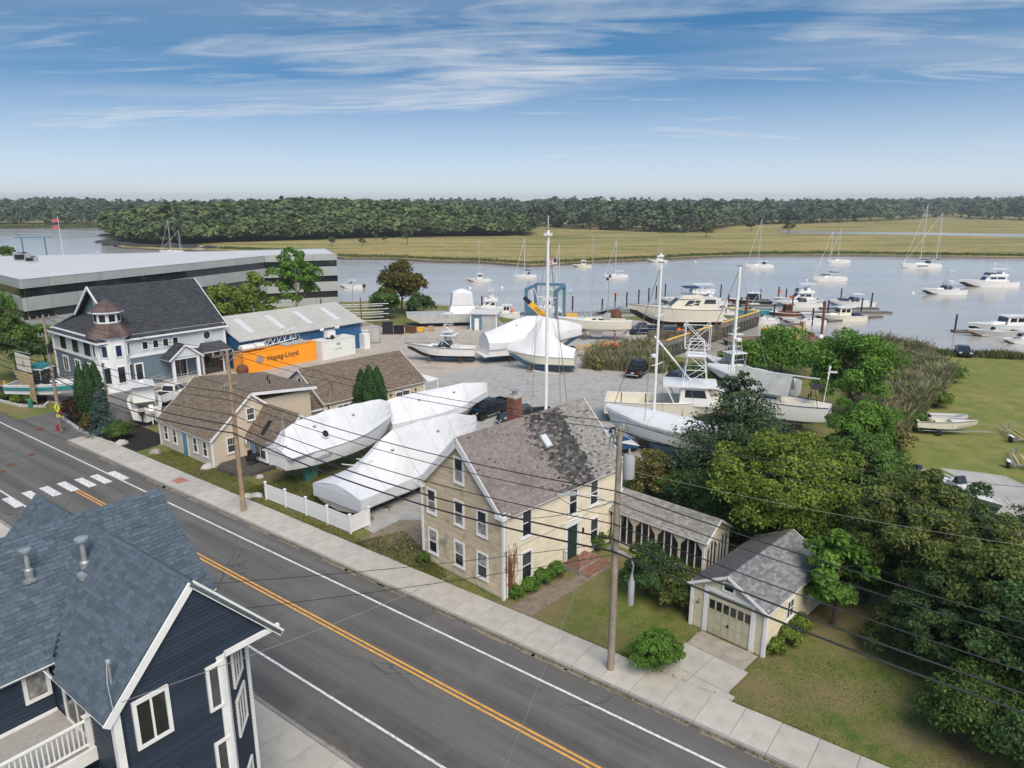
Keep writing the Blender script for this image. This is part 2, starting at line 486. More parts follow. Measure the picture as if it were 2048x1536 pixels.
leafmat('leaf_juniper', (0.041,0.079,0.041), (0.094,0.146,0.064))
leafmat('leaf_olive', (0.076,0.118,0.034), (0.167,0.208,0.052), (0.204,0.197,0.060))
leafmat('leaf_autumn', (0.063,0.081,0.021), (0.144,0.132,0.030), (0.230,0.103,0.029))
leafmat('leaf_spruce', (0.063,0.109,0.109), (0.115,0.178,0.167))
leafmat('leaf_thuja', (0.025,0.070,0.021), (0.061,0.140,0.035))
leafmat('leaf_hydrangea', (0.068,0.098,0.023), (0.239,0.209,0.068), (0.494,0.419,0.194))
leafmat('leaf_red', (0.046,0.029,0.023), (0.111,0.058,0.039))
leafmat('leaf_forest', (.075,.112,.045), (.115,.16,.058), (.15,.165,.06), .2, .09, .55)
leafmat('leaf_far', (.075,.108,.060), (.11,.14,.075), None, .2, .04, .5)
leafmat('reed', (.17,.18,.085), (.28,.275,.145), (.33,.29,.18), .35, .35, .25)
leafmat('reed_green', (0.065,0.098,0.029), (0.143,0.163,0.052), (0.195,0.169,0.078), .3)
leafmat('marsh_grass', (0.138,0.127,0.037), (0.253,0.207,0.063), (0.299,0.218,0.081), .2)
leafmat('grass_blade', (.10,.12,.03), (.17,.18,.05), None, .3)

# ================================================================== GROUND
def groundmat(name, cols, scales, rough=.95, bump=.3, bscale=8, bdist=.05, spots=None, stretch=None, grain=.2, edge=(.42, .62)):
    def make():
        m, nt, bs = _newmat(name)
        v = _obj(nt, stretch) if stretch else _obj(nt)
        c = cols[0]
        for k in range(1, len(cols)):
            lo, hi = edge
            c = _mixc(nt, c, cols[k], _ramp(nt, _noise(nt, v, scales[k-1], 6, .62), lo, hi))
        if spots:
            w = _obj(nt)
            c = _mixc(nt, c, spots[0], _ramp(nt, _noise(nt, w, spots[1], 7, .7), spots[2], spots[3]))
        g = _ramp(nt, _noise(nt, _obj(nt), bscale, 5, .7), .25, .75)
        hs = nt.nodes.new('ShaderNodeHueSaturation'); nt.links.new(c, hs.inputs['Color'])
        q = nt.nodes.new('ShaderNodeMapRange'); q.inputs[3].default_value = 1-grain; q.inputs[4].default_value = 1+grain
        nt.links.new(g, q.inputs[0]); nt.links.new(q.outputs[0], hs.inputs['Value'])
        nt.links.new(hs.outputs[0], bs.inputs['Base Color'])
        bs.inputs['Roughness'].default_value = rough; bs.inputs['Specular IOR Level'].default_value = .2
        _bump(nt, bs, g, bump, bdist)
        return m
    _SPEC[name] = make
groundmat('lawn', [(.155,.18,.042), (.22,.205,.065), (.105,.155,.034), (.24,.195,.095)], [.5, 1.7, .22], bump=.8, bscale=11, bdist=.08, spots=((.26,.20,.13), .8, .62, .76), grain=.42)
groundmat('lot_grass', [(.19,.20,.05), (.25,.215,.085), (.14,.175,.042)], [.12, .5], bump=.5, bscale=7, bdist=.06, spots=((.30,.25,.17), .22, .62, .76), grain=.35)
groundmat('gravel', [(.36,.35,.335), (.29,.285,.27), (.40,.39,.37)], [.25, 1.1], bump=.6, bscale=11, bdist=.04, spots=((.23,.22,.205), .16, .60, .80))
groundmat('pavement', [(.40,.35,.30), (.33,.295,.26), (.43,.38,.33)], [.12, .5], bump=.25, bscale=16, bdist=.02, spots=((.24,.215,.19), .3, .62, .82))
groundmat('apron', [(.17,.165,.16), (.21,.20,.19)], [.3], bump=.25, bscale=16, bdist=.02)
groundmat('asphalt', [(.118,.112,.106), (.150,.142,.134), (.098,.094,.09)], [.9, .35], rough=.9, bump=.25, bscale=34, bdist=.01, stretch=(.10, .9, 1), spots=((.19,.175,.16), .5, .62, .85))
groundmat('dirt', [(.24,.19,.14), (.17,.14,.10), (.28,.23,.18)], [.8, 2.5], bump=.5, bscale=16)
groundmat('crushed_shell', [(.42,.41,.39), (.33,.32,.30)], [.5], bump=.4, bscale=12)
groundmat('marsh', [(.27,.245,.075), (.18,.195,.058), (.33,.265,.10), (.11,.14,.042), (.36,.275,.11)], [.012, .035, .02, .028], bump=.5, bscale=.3, bdist=.6, stretch=(.4, 2.2, 1), grain=.35, edge=(.42, .60))
groundmat('mud', [(.075,.062,.05), (.11,.095,.078)], [.2], rough=.5, bump=.5, bscale=1.5)
groundmat('forest_floor', [(.018,.028,.012), (.028,.04,.015)], [.05])
def _asphalt():
    m, nt, bs = _newmat('asphalt')
    long_ = _noise(nt, _obj(nt, (.03, 1.1, 1)), 1.0, 5, .6)
    c = _mixc(nt, (.088,.085,.081), (.150,.142,.133), _ramp(nt, long_, .32, .68))
    c = _mixc(nt, c, (.165,.155,.145), _ramp(nt, _noise(nt, _obj(nt), .28, 6, .65), .52, .78))
    w = nt.nodes.new('ShaderNodeTexVoronoi'); w.feature = 'DISTANCE_TO_EDGE'; w.inputs['Scale'].default_value = .17
    d = nt.nodes.new('ShaderNodeVectorMath'); d.operation = 'ADD'; n = nt.nodes.new('ShaderNodeTexNoise'); n.inputs['Scale'].default_value = .8; n.inputs['Detail'].default_value = 6
    nt.links.new(_obj(nt, (.6, 1, 1)), d.inputs[0]); nt.links.new(_obj(nt), n.inputs['Vector']); nt.links.new(n.outputs['Color'], d.inputs[1]); nt.links.new(d.outputs[0], w.inputs['Vector'])
    k = nt.nodes.new('ShaderNodeMapRange'); k.inputs[1].default_value = .003; k.inputs[2].default_value = .007; k.inputs[3].default_value = 1; k.inputs[4].default_value = 0
    nt.links.new(w.outputs[0], k.inputs[0])
    q = nt.nodes.new('ShaderNodeMath'); q.operation = 'MULTIPLY'; nt.links.new(k.outputs[0], q.inputs[0]); nt.links.new(_ramp(nt, _noise(nt, _obj(nt), .11, 3), .48, .6), q.inputs[1])
    c = _mixc(nt, c, (.065,.063,.06), q.outputs[0])
    g = _ramp(nt, _noise(nt, _obj(nt), 26, 5, .7), .25, .75)
    h = nt.nodes.new('ShaderNodeHueSaturation'); nt.links.new(c, h.inputs['Color']); z = nt.nodes.new('ShaderNodeMapRange'); z.inputs[3].default_value = .78; z.inputs[4].default_value = 1.22
    nt.links.new(g, z.inputs[0]); nt.links.new(z.outputs[0], h.inputs['Value']); nt.links.new(h.outputs[0], bs.inputs['Base Color'])
    bs.inputs['Roughness'].default_value = .88; bs.inputs['Specular IOR Level'].default_value = .25; _bump(nt, bs, g, .3, .01)
    return m
def _watermat():
    m, nt, bs = _newmat('river_water')
    v = _obj(nt)
    a = _noise(nt, _obj(nt, (.10, .45, 1)), .55, 6, .6, .4)
    b = _noise(nt, _obj(nt, (.5, 1.3, 1)), 1.0, 5, .6, .3)
    c = _mixc(nt, (.36,.34,.315), (.44,.415,.385), _ramp(nt, _noise(nt, _obj(nt, (.012, .05, 1)), .8, 5, .6, .5), .35, .65))
    nt.links.new(c, bs.inputs['Base Color'])
    s = nt.nodes.new('ShaderNodeMath'); s.operation = 'MULTIPLY_ADD'; nt.links.new(b, s.inputs[0]); s.inputs[1].default_value = .45; nt.links.new(a, s.inputs[2])
    _bump(nt, bs, s.outputs[0], .4, .12)
    r = nt.nodes.new('ShaderNodeMapRange'); r.inputs[3].default_value = .06; r.inputs[4].default_value = .22
    nt.links.new(_ramp(nt, _noise(nt, _obj(nt, (.012, .06, 1)), 1.0, 5, .6, .4), .35, .65), r.inputs[0]); nt.links.new(r.outputs[0], bs.inputs['Roughness'])
    bs.inputs['IOR'].default_value = 1.33; bs.inputs['Specular IOR Level'].default_value = .5
    return m
_SPEC['river_water'] = _watermat
_SPEC['asphalt'] = _asphalt

def sheet(name, pts, z, m, kd='structure', skirt=0.0, rz=None, sm=None):
    """flat ground sheet with an outline of world points, optional bank down at its rim"""
    bm = bmesh.new()
    ring = [bm.verts.new((p[0], p[1], z)) for p in pts]
    ed = [bm.edges.new((ring[i], ring[(i+1) % len(ring)])) for i in range(len(ring))]
    bmesh.ops.triangle_fill(bm, use_beauty=True, use_dissolve=False, edges=ed)
    for f in bm.faces:
        if f.normal.z < 0: f.normal_flip()
    if skirt:
        c = Vector((0, 0, 0))
        area = sum(pts[i][0]*pts[(i+1) % len(pts)][1] - pts[(i+1) % len(pts)][0]*pts[i][1] for i in range(len(pts)))
        sg = 1 if area > 0 else -1
        low = []
        n = len(pts)
        for i in range(n):
            a, b = Vector(pts[i-1][:2]), Vector(pts[(i+1) % n][:2])
            t = (b-a).normalized(); nn = Vector((t.y, -t.x))*sg
            low.append(bm.verts.new((pts[i][0]+nn.x*skirt*.7, pts[i][1]+nn.y*skirt*.7, z-skirt)))
        for i in range(n):
            j = (i+1) % n
            try:
                f = bm.faces.new((ring[i], ring[j], low[j], low[i])); f.material_index = 1
            except ValueError: pass
        bmesh.ops.recalc_face_normals(bm, faces=bm.faces)
    me = bpy.data.meshes.new(name); bm.to_mesh(me); bm.free()
    me.materials.append(MAT(m)); me.materials.append(MAT(sm or m))
    o = link(name, me)
    return kind(o, kd) if kd else o

WL = -2.0
kind(MB().add([(-9000,-3000,WL),(9000,-3000,WL),(9000,14000,WL),(-9000,14000,WL)], [(0,1,2,3)]).build('river_water', 'river_water'), 'structure')
shore = [(-600, 215), (-180, 205), (-95, 188)] + [tuple(P(*q)[:2]) for q in
    [(690,604),(790,600),(900,612),(985,628),(1010,636)]] + [tuple(P(*q)[:2]) for q in
    [(1040,640),(1052,655),(1105,655),(1112,636),(1200,636),(1268,632),(1420,628),(1488,632),(1320,690),(1345,712),(1380,716),(1425,722),(1480,716),(1560,708),(1680,702),(1800,695),(1880,703),(2048,711),(2300,722)]]
ground_pts = shore + [(600, 95), (600, -200), (-600, -200)]
ground = sheet('ground', ground_pts, 0.0, 'lawn', skirt=3.5, sm='mud')
# far bank: marsh and woods
far_pts = [(-3500, 760), tuple(P(-200,459,-1.2)[:2])] + [tuple(P(x, y, -1.2)[:2]) for x, y in
    [(0,457),(110,456),(224,454),(224,470),(214,486),(245,494),(330,499),(440,500),(560,504),(640,508),(690,516),(780,516),(870,521),(960,523),(1060,530),(1100,528),(1200,522),(1300,518),(1400,513),(1500,510),(1700,509),(1900,512),(2048,514),(2400,520)]] + [(3500, 330), (9000, 9000), (-9000, 9000)]
sheet('marsh_terrain', far_pts, -1.2, 'marsh', skirt=1.6, sm='mud')
creek = [P(x, y, -1.17) for x, y in [(1555,461),(1700,463),(1900,466),(2060,468),(2060,474),(1850,470),(1650,467),(1560,465)]]
sheet('creek_water', creek, -1.17, 'river_water')
creek2 = [P(x, y, -1.17) for x, y in [(1355,458),(1385,459),(1378,463),(1362,463)]]
sheet('pond_water', creek2, -1.17, 'river_water')

# ---- yard surfaces
sheet('yard_pavement', [P(*q) for q in [(-60,790),(60,800),(150,812),(255,800),(330,860),(560,790),(830,760),(1060,745),(1200,712),(1265,692),(1310,684),(1400,655),(1265,640),(1110,645),(1104,657),(1053,657),(1000,645),(900,640),(780,660),(720,640),(690,650),(440,700),(150,790),(0,770)]], 0.006, 'pavement')
sheet('yard_gravel', [P(*q) for q in [(960,655),(1130,670),(1255,690),(1190,735),(1250,738),(1340,745),(1500,790),(1560,880),(1450,930),(1250,935),(1100,960),(860,1050),(760,1075),(700,1040),(720,960),(770,880),(880,800),(800,770),(960,735)]], 0.012, 'gravel')
sheet('store_apron', [P(*q) for q in [(105,800),(215,790),(330,765),(420,765),(330,830),(290,860),(225,830),(160,822)]], 0.014, 'apron')
sheet('grass_lot', [P(*q) for q in [(1800,700),(1960,706),(2060,714),(2400,730),(2700,1050),(2060,1030),(1800,960),(1760,900),(1830,800)]], 0.006, 'lot_grass')
sheet('shell_patch', [P(*q) for q in [(1880,936),(1935,942),(2010,952),(2060,975),(2080,1035),(1990,1030),(1930,1000),(1935,965)]], 0.012, 'crushed_shell')
sheet('path', [P(*q) for q in [(1020,1214),(1110,1165),(1160,1150),(1185,1158),(1130,1190),(1060,1235),(1045,1228)]], 0.010, 'dirt')
sheet('gravel_drive', [P(*q) for q in [(720,1080),(800,1040),(842,1040),(842,1128),(800,1135),(740,1105)]], 0.018, 'dirt')
sheet('mulch_bed', [P(*q) for q in [(140,826),(180,838),(280,852),(330,872),(318,890),(268,905),(225,893),(150,858),(125,838)]], 0.03, 'mulch')
sheet('mulch_island', [P(*q) for q in [(-30,775),(40,770),(95,792),(92,812),(40,812),(-30,795)]], 0.03, 'mulch')

# ---- road, markings, pavements (local x runs along the road)
def strip(name, u0, u1, v0, v1, z, m, n=1):
    b = MB()
    for k in range(n):
        a0 = u0+(u1-u0)*k/n; a1 = u0+(u1-u0)*(k+1)/n
        b.add([(a0,v0,z),(a1,v0,z),(a1,v1,z),(a0,v1,z)], [(0,1,2,3)])
    return b.build(name, m, None, (0,0,0), RA)
kind(strip('road', -150, 90, 15.3, 25.62, 0.02, 'asphalt'), 'structure')
kind(strip('side_street', -84, -72.5, 25.6, 34, 0.018, 'asphalt'), 'structure')
kind(strip('road_edge_line', -140, 80, 24.06, 24.19, 0.028, 'paint_white'), 'structure')
kind(strip('road_edge_line', -140, 80, 17.28, 17.41, 0.028, 'paint_white'), 'structure')
kind(strip('road_centre_line', -58.9, 80, 21.05, 21.17, 0.028, 'paint_orange'), 'structure')
kind(strip('road_centre_line', -58.9, 80, 20.80, 20.92, 0.028, 'paint_orange'), 'structure')
def inroad(p):
    return (p[0]*math.cos(RA)+p[1]*math.sin(RA), -p[0]*math.sin(RA)+p[1]*math.cos(RA))
for px, py in [(236.5,951.7),(202,958.5),(171,965.5),(136,973.6),(101,983),(65.6,992.7),(26.5,1005)]:
    u, v = inroad(P(px, py))
    kind(strip('crosswalk_bar', u-1.35, u+1.35, v-.32, v+.32, 0.034, 'paint_white'), 'structure')
for px, py in [(63,910),(22,931),(2,944)]:
    c = P(px, py)
    m = MB().lathe([(.36,0),(.36,.012),(.30,.012),(.28,.006),(.0,.006)], 16)
    tag(m.build('manhole_cover', 'rust', None, (c.x, c.y, .022)), 'dark round manhole cover set in the road by the crosswalk', 'manhole cover', 'manhole covers in the road')
c = P(80, 859)
tag(MB().box(-.5,.5,-.35,.35,0,.02).build('storm_drain', 'rust', None, (c.x, c.y, .02), RA), 'rusty storm drain grate at the kerb by the crossing sign', 'drain')

def walk(name, u0, u1, v0, v1, side, skip=()):
    base = MB().box(u0, u1, v0, v1, -.05, .085).build(name, 'concrete_old', None, (0,0,0), RA)
    kind(base, 'structure')
    n = int((u1-u0)/1.55)
    w = (u1-u0)/n
    vm = (v0+v1)/2+.095*side; sw = (v1-v0-.19)/2
    sl = MB().box(-w/2+.012, w/2-.012, -sw, sw, 0, .045).mesh('slab', 'concrete')
    kb = MB().box(-w+.01, w-.01, -.085, .085, 0, .075).mesh('kerb', 'kerb_stone')
    vk = v0+.085 if side > 0 else v1-.085
    for k in range(n):
        o = link('slab', sl, base, (u0+(k+.5)*w, vm, .082+RND.uniform(-.006,.006)))
        o.rotation_euler = (RND.uniform(-.003,.003), RND.uniform(-.004,.004), 0)
        if k % 2 == 0: link('kerb', kb, base, (u0+(k+1)*w, vk, .07+RND.uniform(-.004,.004)))
    return base
fw = walk('sidewalk', -72.3, 14, 25.62, 28.0, 1)
walk('near_sidewalk', -80, 2, 12.6, 15.3, -1)
MB().box(-54.6, -53.4, 26.4, 27.3, .128, .136).build('tactile_plate', 'brick_ramp', fw)
# sandy litter and weeds in the gutters
def _gutter():
    b = MB()
    r = random.Random(3)
    for v0 in (25.45, 15.42):
        u = -72 if v0 > 20 else -34
        while u < 10:
            l = r.uniform(.5, 2.6); w = r.uniform(.05, .22)
            s = -1 if v0 > 20 else 1
            if r.random() < .7:
                n = 7
                top = [(u+l*k/n, v0+.15*(-s)+s*(w*r.uniform(.3,1.1)+.1), .026) for k in range(n+1)]
                bot = [(u+l*k/n, v0-s*.13, .026) for k in range(n+1)]
                for k in range(n):
                    q = [bot[k], bot[k+1], top[k+1], top[k]]
                    b.add(q if s > 0 else q[::-1], [(0,1,2,3)])
            u += l*r.uniform(.7, 1.3)
    return b.build('gutter_sand', 'dirt', None, (0,0,0), RA)
kind(_gutter(), 'stuff')

# driveway slabs in front of the garage
drive = kind(sheet('driveway', [P(*q) for q in [(1395,1266),(1500,1306),(1452,1400),(1462,1412),(1370,1372),(1345,1320)]], .05, 'concrete_old'), 'structure')
dv_o = P(1400, 1262); dv_a = rad(-44.5)
def dslab(name, u0, u1, v0, v1, m):
    MB().box(u0+.015, u1-.015, v0+.015, v1-.015, .05, .10).build(name, m, drive, (dv_o.x, dv_o.y, 0), dv_a)
dslab('slab', .1, 3.25, -1.55, -.05, 'concrete_old')
dslab('slab', .05, 1.7, -3.6, -1.55, 'concrete'); dslab('slab', 1.7, 3.5, -3.6, -1.55, 'concrete')
dslab('slab', -.2, 1.7, -5.3, -3.6, 'concrete'); dslab('slab', 1.7, 3.9, -5.05, -3.6, 'concrete')

# ================================================================== FOLIAGE TOOLS
def npmesh(name, V, Fq, m, smooth=False):
    me = bpy.data.meshes.new(name)
    nv, nf = len(V), len(Fq)
    k = Fq.shape[1]
    me.vertices.add(nv); me.vertices.foreach_set('co', V.astype(np.float32).ravel())
    me.loops.add(nf*k); me.loops.foreach_set('vertex_index', Fq.astype(np.int32).ravel())
    me.polygons.add(nf)
    me.polygons.foreach_set('loop_start', np.arange(0, nf*k, k, dtype=np.int32))
    me.polygons.foreach_set('loop_total', np.full(nf, k, dtype=np.int32))
    me.materials.append(MAT(m))
    me.update(calc_edges=True)
    return me
def leaves(C, N, size, rng, asp=.55, jit=.9):
    """diamond leaves at C (n,3), facing about N, of half-length size"""
    n = len(C)
    nn = N + rng.normal(0, jit, (n, 3)); nn /= np.linalg.norm(nn, axis=1, keepdims=True)+1e-9
    t = rng.normal(0, 1, (n, 3)); a = np.cross(nn, t); a /= np.linalg.norm(a, axis=1, keepdims=True)+1e-9
    b = np.cross(nn, a)
    s = (size*rng.uniform(.65, 1.35, n))[:, None]
    V = np.stack([C+a*s, C+b*s*asp, C-a*s, C-b*s*asp], 1).reshape(-1, 3)
    return V, np.arange(4*n).reshape(-1, 4)
def clumps(rng, n, rx, rz, cz, shell=.6, low=-1.0, top=None):
    d = rng.normal(0, 1, (n*2, 3)); d /= np.linalg.norm(d, axis=1, keepdims=True)
    d = d[d[:, 2] > low][:n]
    rr = rng.uniform(shell, 1.0, len(d))[:, None]
    c = d*rr*np.array([rx, rx, rz]); c[:, 2] += cz
    return c, d
def crown_mesh(name, h, r, m, seed, nleaf=9000, ls=.16, ncl=34, cz=.60, rz=.42, cr=.33, shell=.5, low=-.75, lumpy=.25, flat=.8):
    rng = np.random.default_rng(seed)
    c, d = clumps(rng, ncl, r*(1-cr*.6), h*rz*(1-cr*.4), h*cz, shell, low)
    c *= (1+rng.normal(0, lumpy*.35, (len(c), 1)))*np.array([1,1,.0]) + np.array([0,0,1.0])
    per = max(8, nleaf//len(c))
    rc = r*cr*rng.uniform(.6, 1.35, len(c))
    q = rng.normal(0, 1, (len(c), per, 3)); q /= np.linalg.norm(q, axis=2, keepdims=True)
    q[:, :, 2] = np.where(q[:, :, 2] < -.35, -q[:, :, 2], q[:, :, 2])
    rad_ = rng.uniform(.35, 1.0, (len(c), per, 1))**.6
    Pn = c[:, None, :] + q*rad_*rc[:, None, None]*np.array([1, 1, flat])
    C = Pn.reshape(-1, 3); N = (q*.8+d[:, None, :]*.35+np.array([0,0,.35])).reshape(-1, 3)
    keep = C[:, 2] > .05
    V, Fq = leaves(C[keep], N[keep], ls, rng)
    return npmesh(name, V, Fq, m)
def trunk_mb(h, r0, seed, nb=6, spread=1.0, lean=.05, start=.25):
    rr = random.Random(seed); b = MB()
    pts = [(0,0,-.1)]; x = y = 0
    for k in range(1, 7):
        x += rr.uniform(-lean, lean)*h*.25; y += rr.uniform(-lean, lean)*h*.25
        pts.append((x, y, h*.82*k/6))
    b.tube(pts, [r0*1.25]+[r0*(1-.8*k/6) for k in range(1, 7)], 7)
    for k in range(nb):
        t = start+(.6*k/max(1, nb))
        i = int(t*6); p = Vector(pts[min(i, 5)]).lerp(Vector(pts[min(i+1, 6)]), t*6-i)
        a = k*2.4+rr.uniform(-.5, .5); l = spread*rr.uniform(.6, 1.0)
        e = p+Vector((math.cos(a)*l, math.sin(a)*l, l*rr.uniform(.35, .8)))
        mid = p.lerp(e, .5)+Vector((0, 0, -.08*l))
        b.tube([p, mid, e], [r0*.42, r0*.28, r0*.1], 5)
    return b
_SEED = [100]
def finer(loc, k):
    if loc[1] < 78 and k.get('nleaf', 9000) > 3000:
        k['nleaf'] = int(k.get('nleaf', 9000)*1.55); k['ls'] = k.get('ls', .16)*.76; k['ncl'] = int(k.get('ncl', 34)*1.7); k['cr'] = k.get('cr', .33)*.78; k['lumpy'] = .5
    return k
def tree(name, label, loc, h, r, m, bark='bark', cat='tree', group=None, tr=None, nb=7, start=.25, **k):
    _SEED[0] += 1
    t = thing(name, label, cat, loc, RND.uniform(0, 6.28), group)
    trunk_mb(h, tr or h*.022, _SEED[0], nb, r*.72, start=start).build('trunk', bark, t, smooth=True)
    link('crown', crown_mesh('crown', h, r, m, _SEED[0], **finer(loc, k)), t)
    return t
def bush(name, label, loc, h, r, m, cat='shrub', group=None, **k):
    _SEED[0] += 1
    kk = dict(cz=.48, rz=.5, low=-.6, ncl=22, cr=.4, shell=.45); kk.update(k)
    t = thing(name, label, cat, loc, RND.uniform(0, 6.28), group)
    b = MB(); rr = random.Random(_SEED[0])
    for q in range(7):
        a = q*.9; b.tube([(0,0,-.05), (math.cos(a)*r*.25, math.sin(a)*r*.25, h*.35), (math.cos(a)*r*.5, math.sin(a)*r*.5, h*rr.uniform(.55,.8))], [.03*h**.5, .02*h**.5, .006], 5)
    b.build('stem', 'bark', t)
    link('crown', crown_mesh('crown', h, r, m, _SEED[0], **finer(loc, kk)), t)
    return t
def conifer(name, label, loc, h, r, m, seed, bark='bark', lv=26, per=34, ls=.14, droop=.12, power=.9, base=.06, cat='tree', rough=.25, group=None):
    rng = np.random.default_rng(seed)
    t = thing(name, label, cat, loc, 0, group)
    tb = MB(); tb.tube([(0,0,-.1), (0,0,h*.5), (0,0,h*.97)], [h*.022, h*.013, .01], 7)
    Cs = []; Ns = []
    for i in range(lv):
        f = i/(lv-1); z = h*(base+(.97-base)*f)
        R = r*(1-f)**power+.04*r
        nb = max(4, int(11*(1-f)+4))
        for k in range(nb):
            a = rng.uniform(0, 6.283); rr = R*rng.uniform(1-rough*1.6, 1+rough*.6)
            if k < 3 and i % 2 == 0: tb.tube([(0,0,z), (math.cos(a)*rr*.6, math.sin(a)*rr*.6, z-droop*rr*.3)], [h*.006, .008], 4)
            n = max(5, int(per*(rr/r+.25)))
            s = rng.uniform(.15, 1.0, n)**.6
            side = rng.normal(0, .16, n)*rr*(.4+s*.6)
            x = math.cos(a)*rr*s-math.sin(a)*side; y = math.sin(a)*rr*s+math.cos(a)*side
            zz = z-droop*rr*s+rng.normal(0, .05*rr+.03, n)
            Cs.append(np.stack([x, y, zz], 1)); Ns.append(np.stack([np.cos(a)*np.ones(n)*.5, np.sin(a)*np.ones(n)*.5, np.ones(n)*.9], 1))
    tb.build('trunk', bark, t)
    C = np.concatenate(Cs); N = np.concatenate(Ns)
    k = C[:, 2] > .03
    V, Fq = leaves(C[k], N[k], ls, rng, asp=.42, jit=.55)
    link('crown', npmesh('crown', V, Fq, m), t)
    return t
def thuja(name, label, loc, h, r, seed, m='leaf_thuja', n=5200, cat='tree', group=None):
    rng = np.random.default_rng(seed)
    t = thing(name, label, cat, loc, 0, group)
    MB().tube([(0,0,-.1), (0,0,h*.9)], [.09, .02], 6).build('trunk', 'bark', t)
    f = rng.uniform(0, 1, n); a = rng.uniform(0, 6.283, n)
    prof = np.sin(np.clip(f*.93+.07, 0, 1)**.62*math.pi)**.65
    rr = r*prof*(1+.13*np.sin(a*5+f*9)+rng.normal(0, .07, n))*rng.uniform(.72, 1.0, n)**.5
    C = np.stack([np.cos(a)*rr, np.sin(a)*rr, .05+f*h], 1)
    N = np.stack([np.cos(a), np.sin(a), np.full(n, .25)], 1)
    V, Fq = leaves(C, N, .12, rng, asp=.5, jit=.45)
    link('crown', npmesh('crown', V, Fq, m), t)
    return t
def inpoly(x, y, poly):
    c = np.zeros(len(x), bool); j = len(poly)-1
    for i in range(len(poly)):
        xi, yi = poly[i][0], poly[i][1]; xj, yj = poly[j][0], poly[j][1]
        k = ((yi > y) != (yj > y)) & (x < (xj-xi)*(y-yi)/(yj-yi+1e-12)+xi)
        c ^= k; j = i
    return c
def blades(name, poly, n, h, w, m, seed, z=0.0, lean=.22, hvar=.3, plume=0, bend=True, topz=None):
    """upright blades over an outline; each blade a bent strip of two quads"""
    rng = np.random.default_rng(seed)
    xs = [p[0] for p in poly]; ys = [p[1] for p in poly]
    X = np.empty(0); Y = np.empty(0)
    while len(X) < n:
        x = rng.uniform(min(xs), max(xs), n*2); y = rng.uniform(min(ys), max(ys), n*2)
        k = inpoly(x, y, poly); X = np.concatenate([X, x[k]]); Y = np.concatenate([Y, y[k]])
    X = X[:n]; Y = Y[:n]
    lump = .75+.25*np.sin(X*.55+1.3*np.sin(Y*.4))*np.cos(Y*.61+.7)
    H = h*lump*(1+rng.normal(0, hvar*.6, n)).clip(.35, 1.7)
    a = rng.uniform(0, 6.283, n); dx = np.cos(a); dy = np.sin(a)
    b = rng.uniform(0, 6.283, n); lx = np.cos(b)*lean*H; ly = np.sin(b)*lean*H
    ww = w*rng.uniform(.6, 1.4, n)
    def row(f, k): return np.stack([X+lx*f**1.6, Y+ly*f**1.6, z+H*f*(1-.12*f)], 1), ww*k
    R = [row(0, 1.0), row(.55, .9), row(1.0, .15 if not plume else 1.2)]
    V = []
    for c, k in R:
        o = np.stack([dx*k, dy*k, np.zeros(n)], 1)
        V += [c-o, c+o]
    V = np.stack(V, 1).reshape(-1, 3)
    i = np.arange(n)*6
    Fq = np.concatenate([np.stack([i, i+1, i+3, i+2], 1), np.stack([i+2, i+3, i+5, i+4], 1)])
    return npmesh(name, V, Fq, m)

# ================================================================== FAR WOODS AND MARSH
def lin(pts, x):
    return float(np.interp(x, [p[0] for p in pts], [p[1] for p in pts]))
def _template(rng, n, ls, cone=False):
    if cone:
        f = rng.uniform(0, 1, n)**1.3; a = rng.uniform(0, 6.283, n); rr = (1-f)*.62*rng.uniform(.6, 1, n)
        C = np.stack([np.cos(a)*rr, np.sin(a)*rr, f], 1); N = np.stack([np.cos(a), np.sin(a), np.full(n, .5)], 1)
    else:
        k = 13
        d = rng.normal(0, 1, (k, 3)); d /= np.linalg.norm(d, axis=1, keepdims=True); d[:, 2] = np.abs(d[:, 2])*1.1-.2
        c = d*np.array([.62, .62, .42])*rng.uniform(.7, 1.05, (k, 1))+np.array([0, 0, .47])
        per = n//k
        q = rng.normal(0, 1, (k, per, 3)); q /= np.linalg.norm(q, axis=2, keepdims=True); q[:, :, 2] = np.abs(q[:, :, 2])*1.05-.1
        C = (c[:, None, :]+q*np.array([.40, .40, .24])*rng.uniform(.8, 1.05, (k, per, 1))).reshape(-1, 3)
        N = (q+np.array([0, 0, .3])+d[:, None, :]*.25).reshape(-1, 3)
    V, Fq = leaves(C, N, ls, rng, asp=.8, jit=.28)
    return V, Fq, np.repeat(C, 4, axis=0)
def wood(name, spots, m, seed, nq, ls, cones=.0):
    rng = np.random.default_rng(seed)
    T = [_template(rng, nq, ls) for _ in range(5)]
    TC = [_template(rng, nq, ls*.8, True) for _ in range(2)]
    Vs = []; Fs = []; off = 0
    for (x, y, z, h, r) in spots:
        V, Fq, C = (TC[rng.integers(2)] if rng.random() < cones else T[rng.integers(5)])
        a = rng.uniform(0, 6.283); c, s = math.cos(a), math.sin(a)
        W = np.empty_like(V)
        W[:, 0] = (V[:, 0]*c-V[:, 1]*s)*r+x; W[:, 1] = (V[:, 0]*s+V[:, 1]*c)*r+y; W[:, 2] = C[:, 2]*h+(V[:, 2]-C[:, 2])*r*.8+z
        Vs.append(W); Fs.append(Fq+off); off += len(V)
    o = link(name, npmesh(name, np.concatenate(Vs), np.concatenate(Fs), m))
    return kind(o, 'stuff')
ISL_F = [(225,478),(250,486),(330,491),(420,486),(560,481),(640,479),(760,475),(900,473),(1000,472),(1062,471)]
ISL_T = [(225,424),(300,411),(420,408),(500,403),(560,399),(620,396),(700,399),(760,402),(860,406),(960,414),(1062,438)]
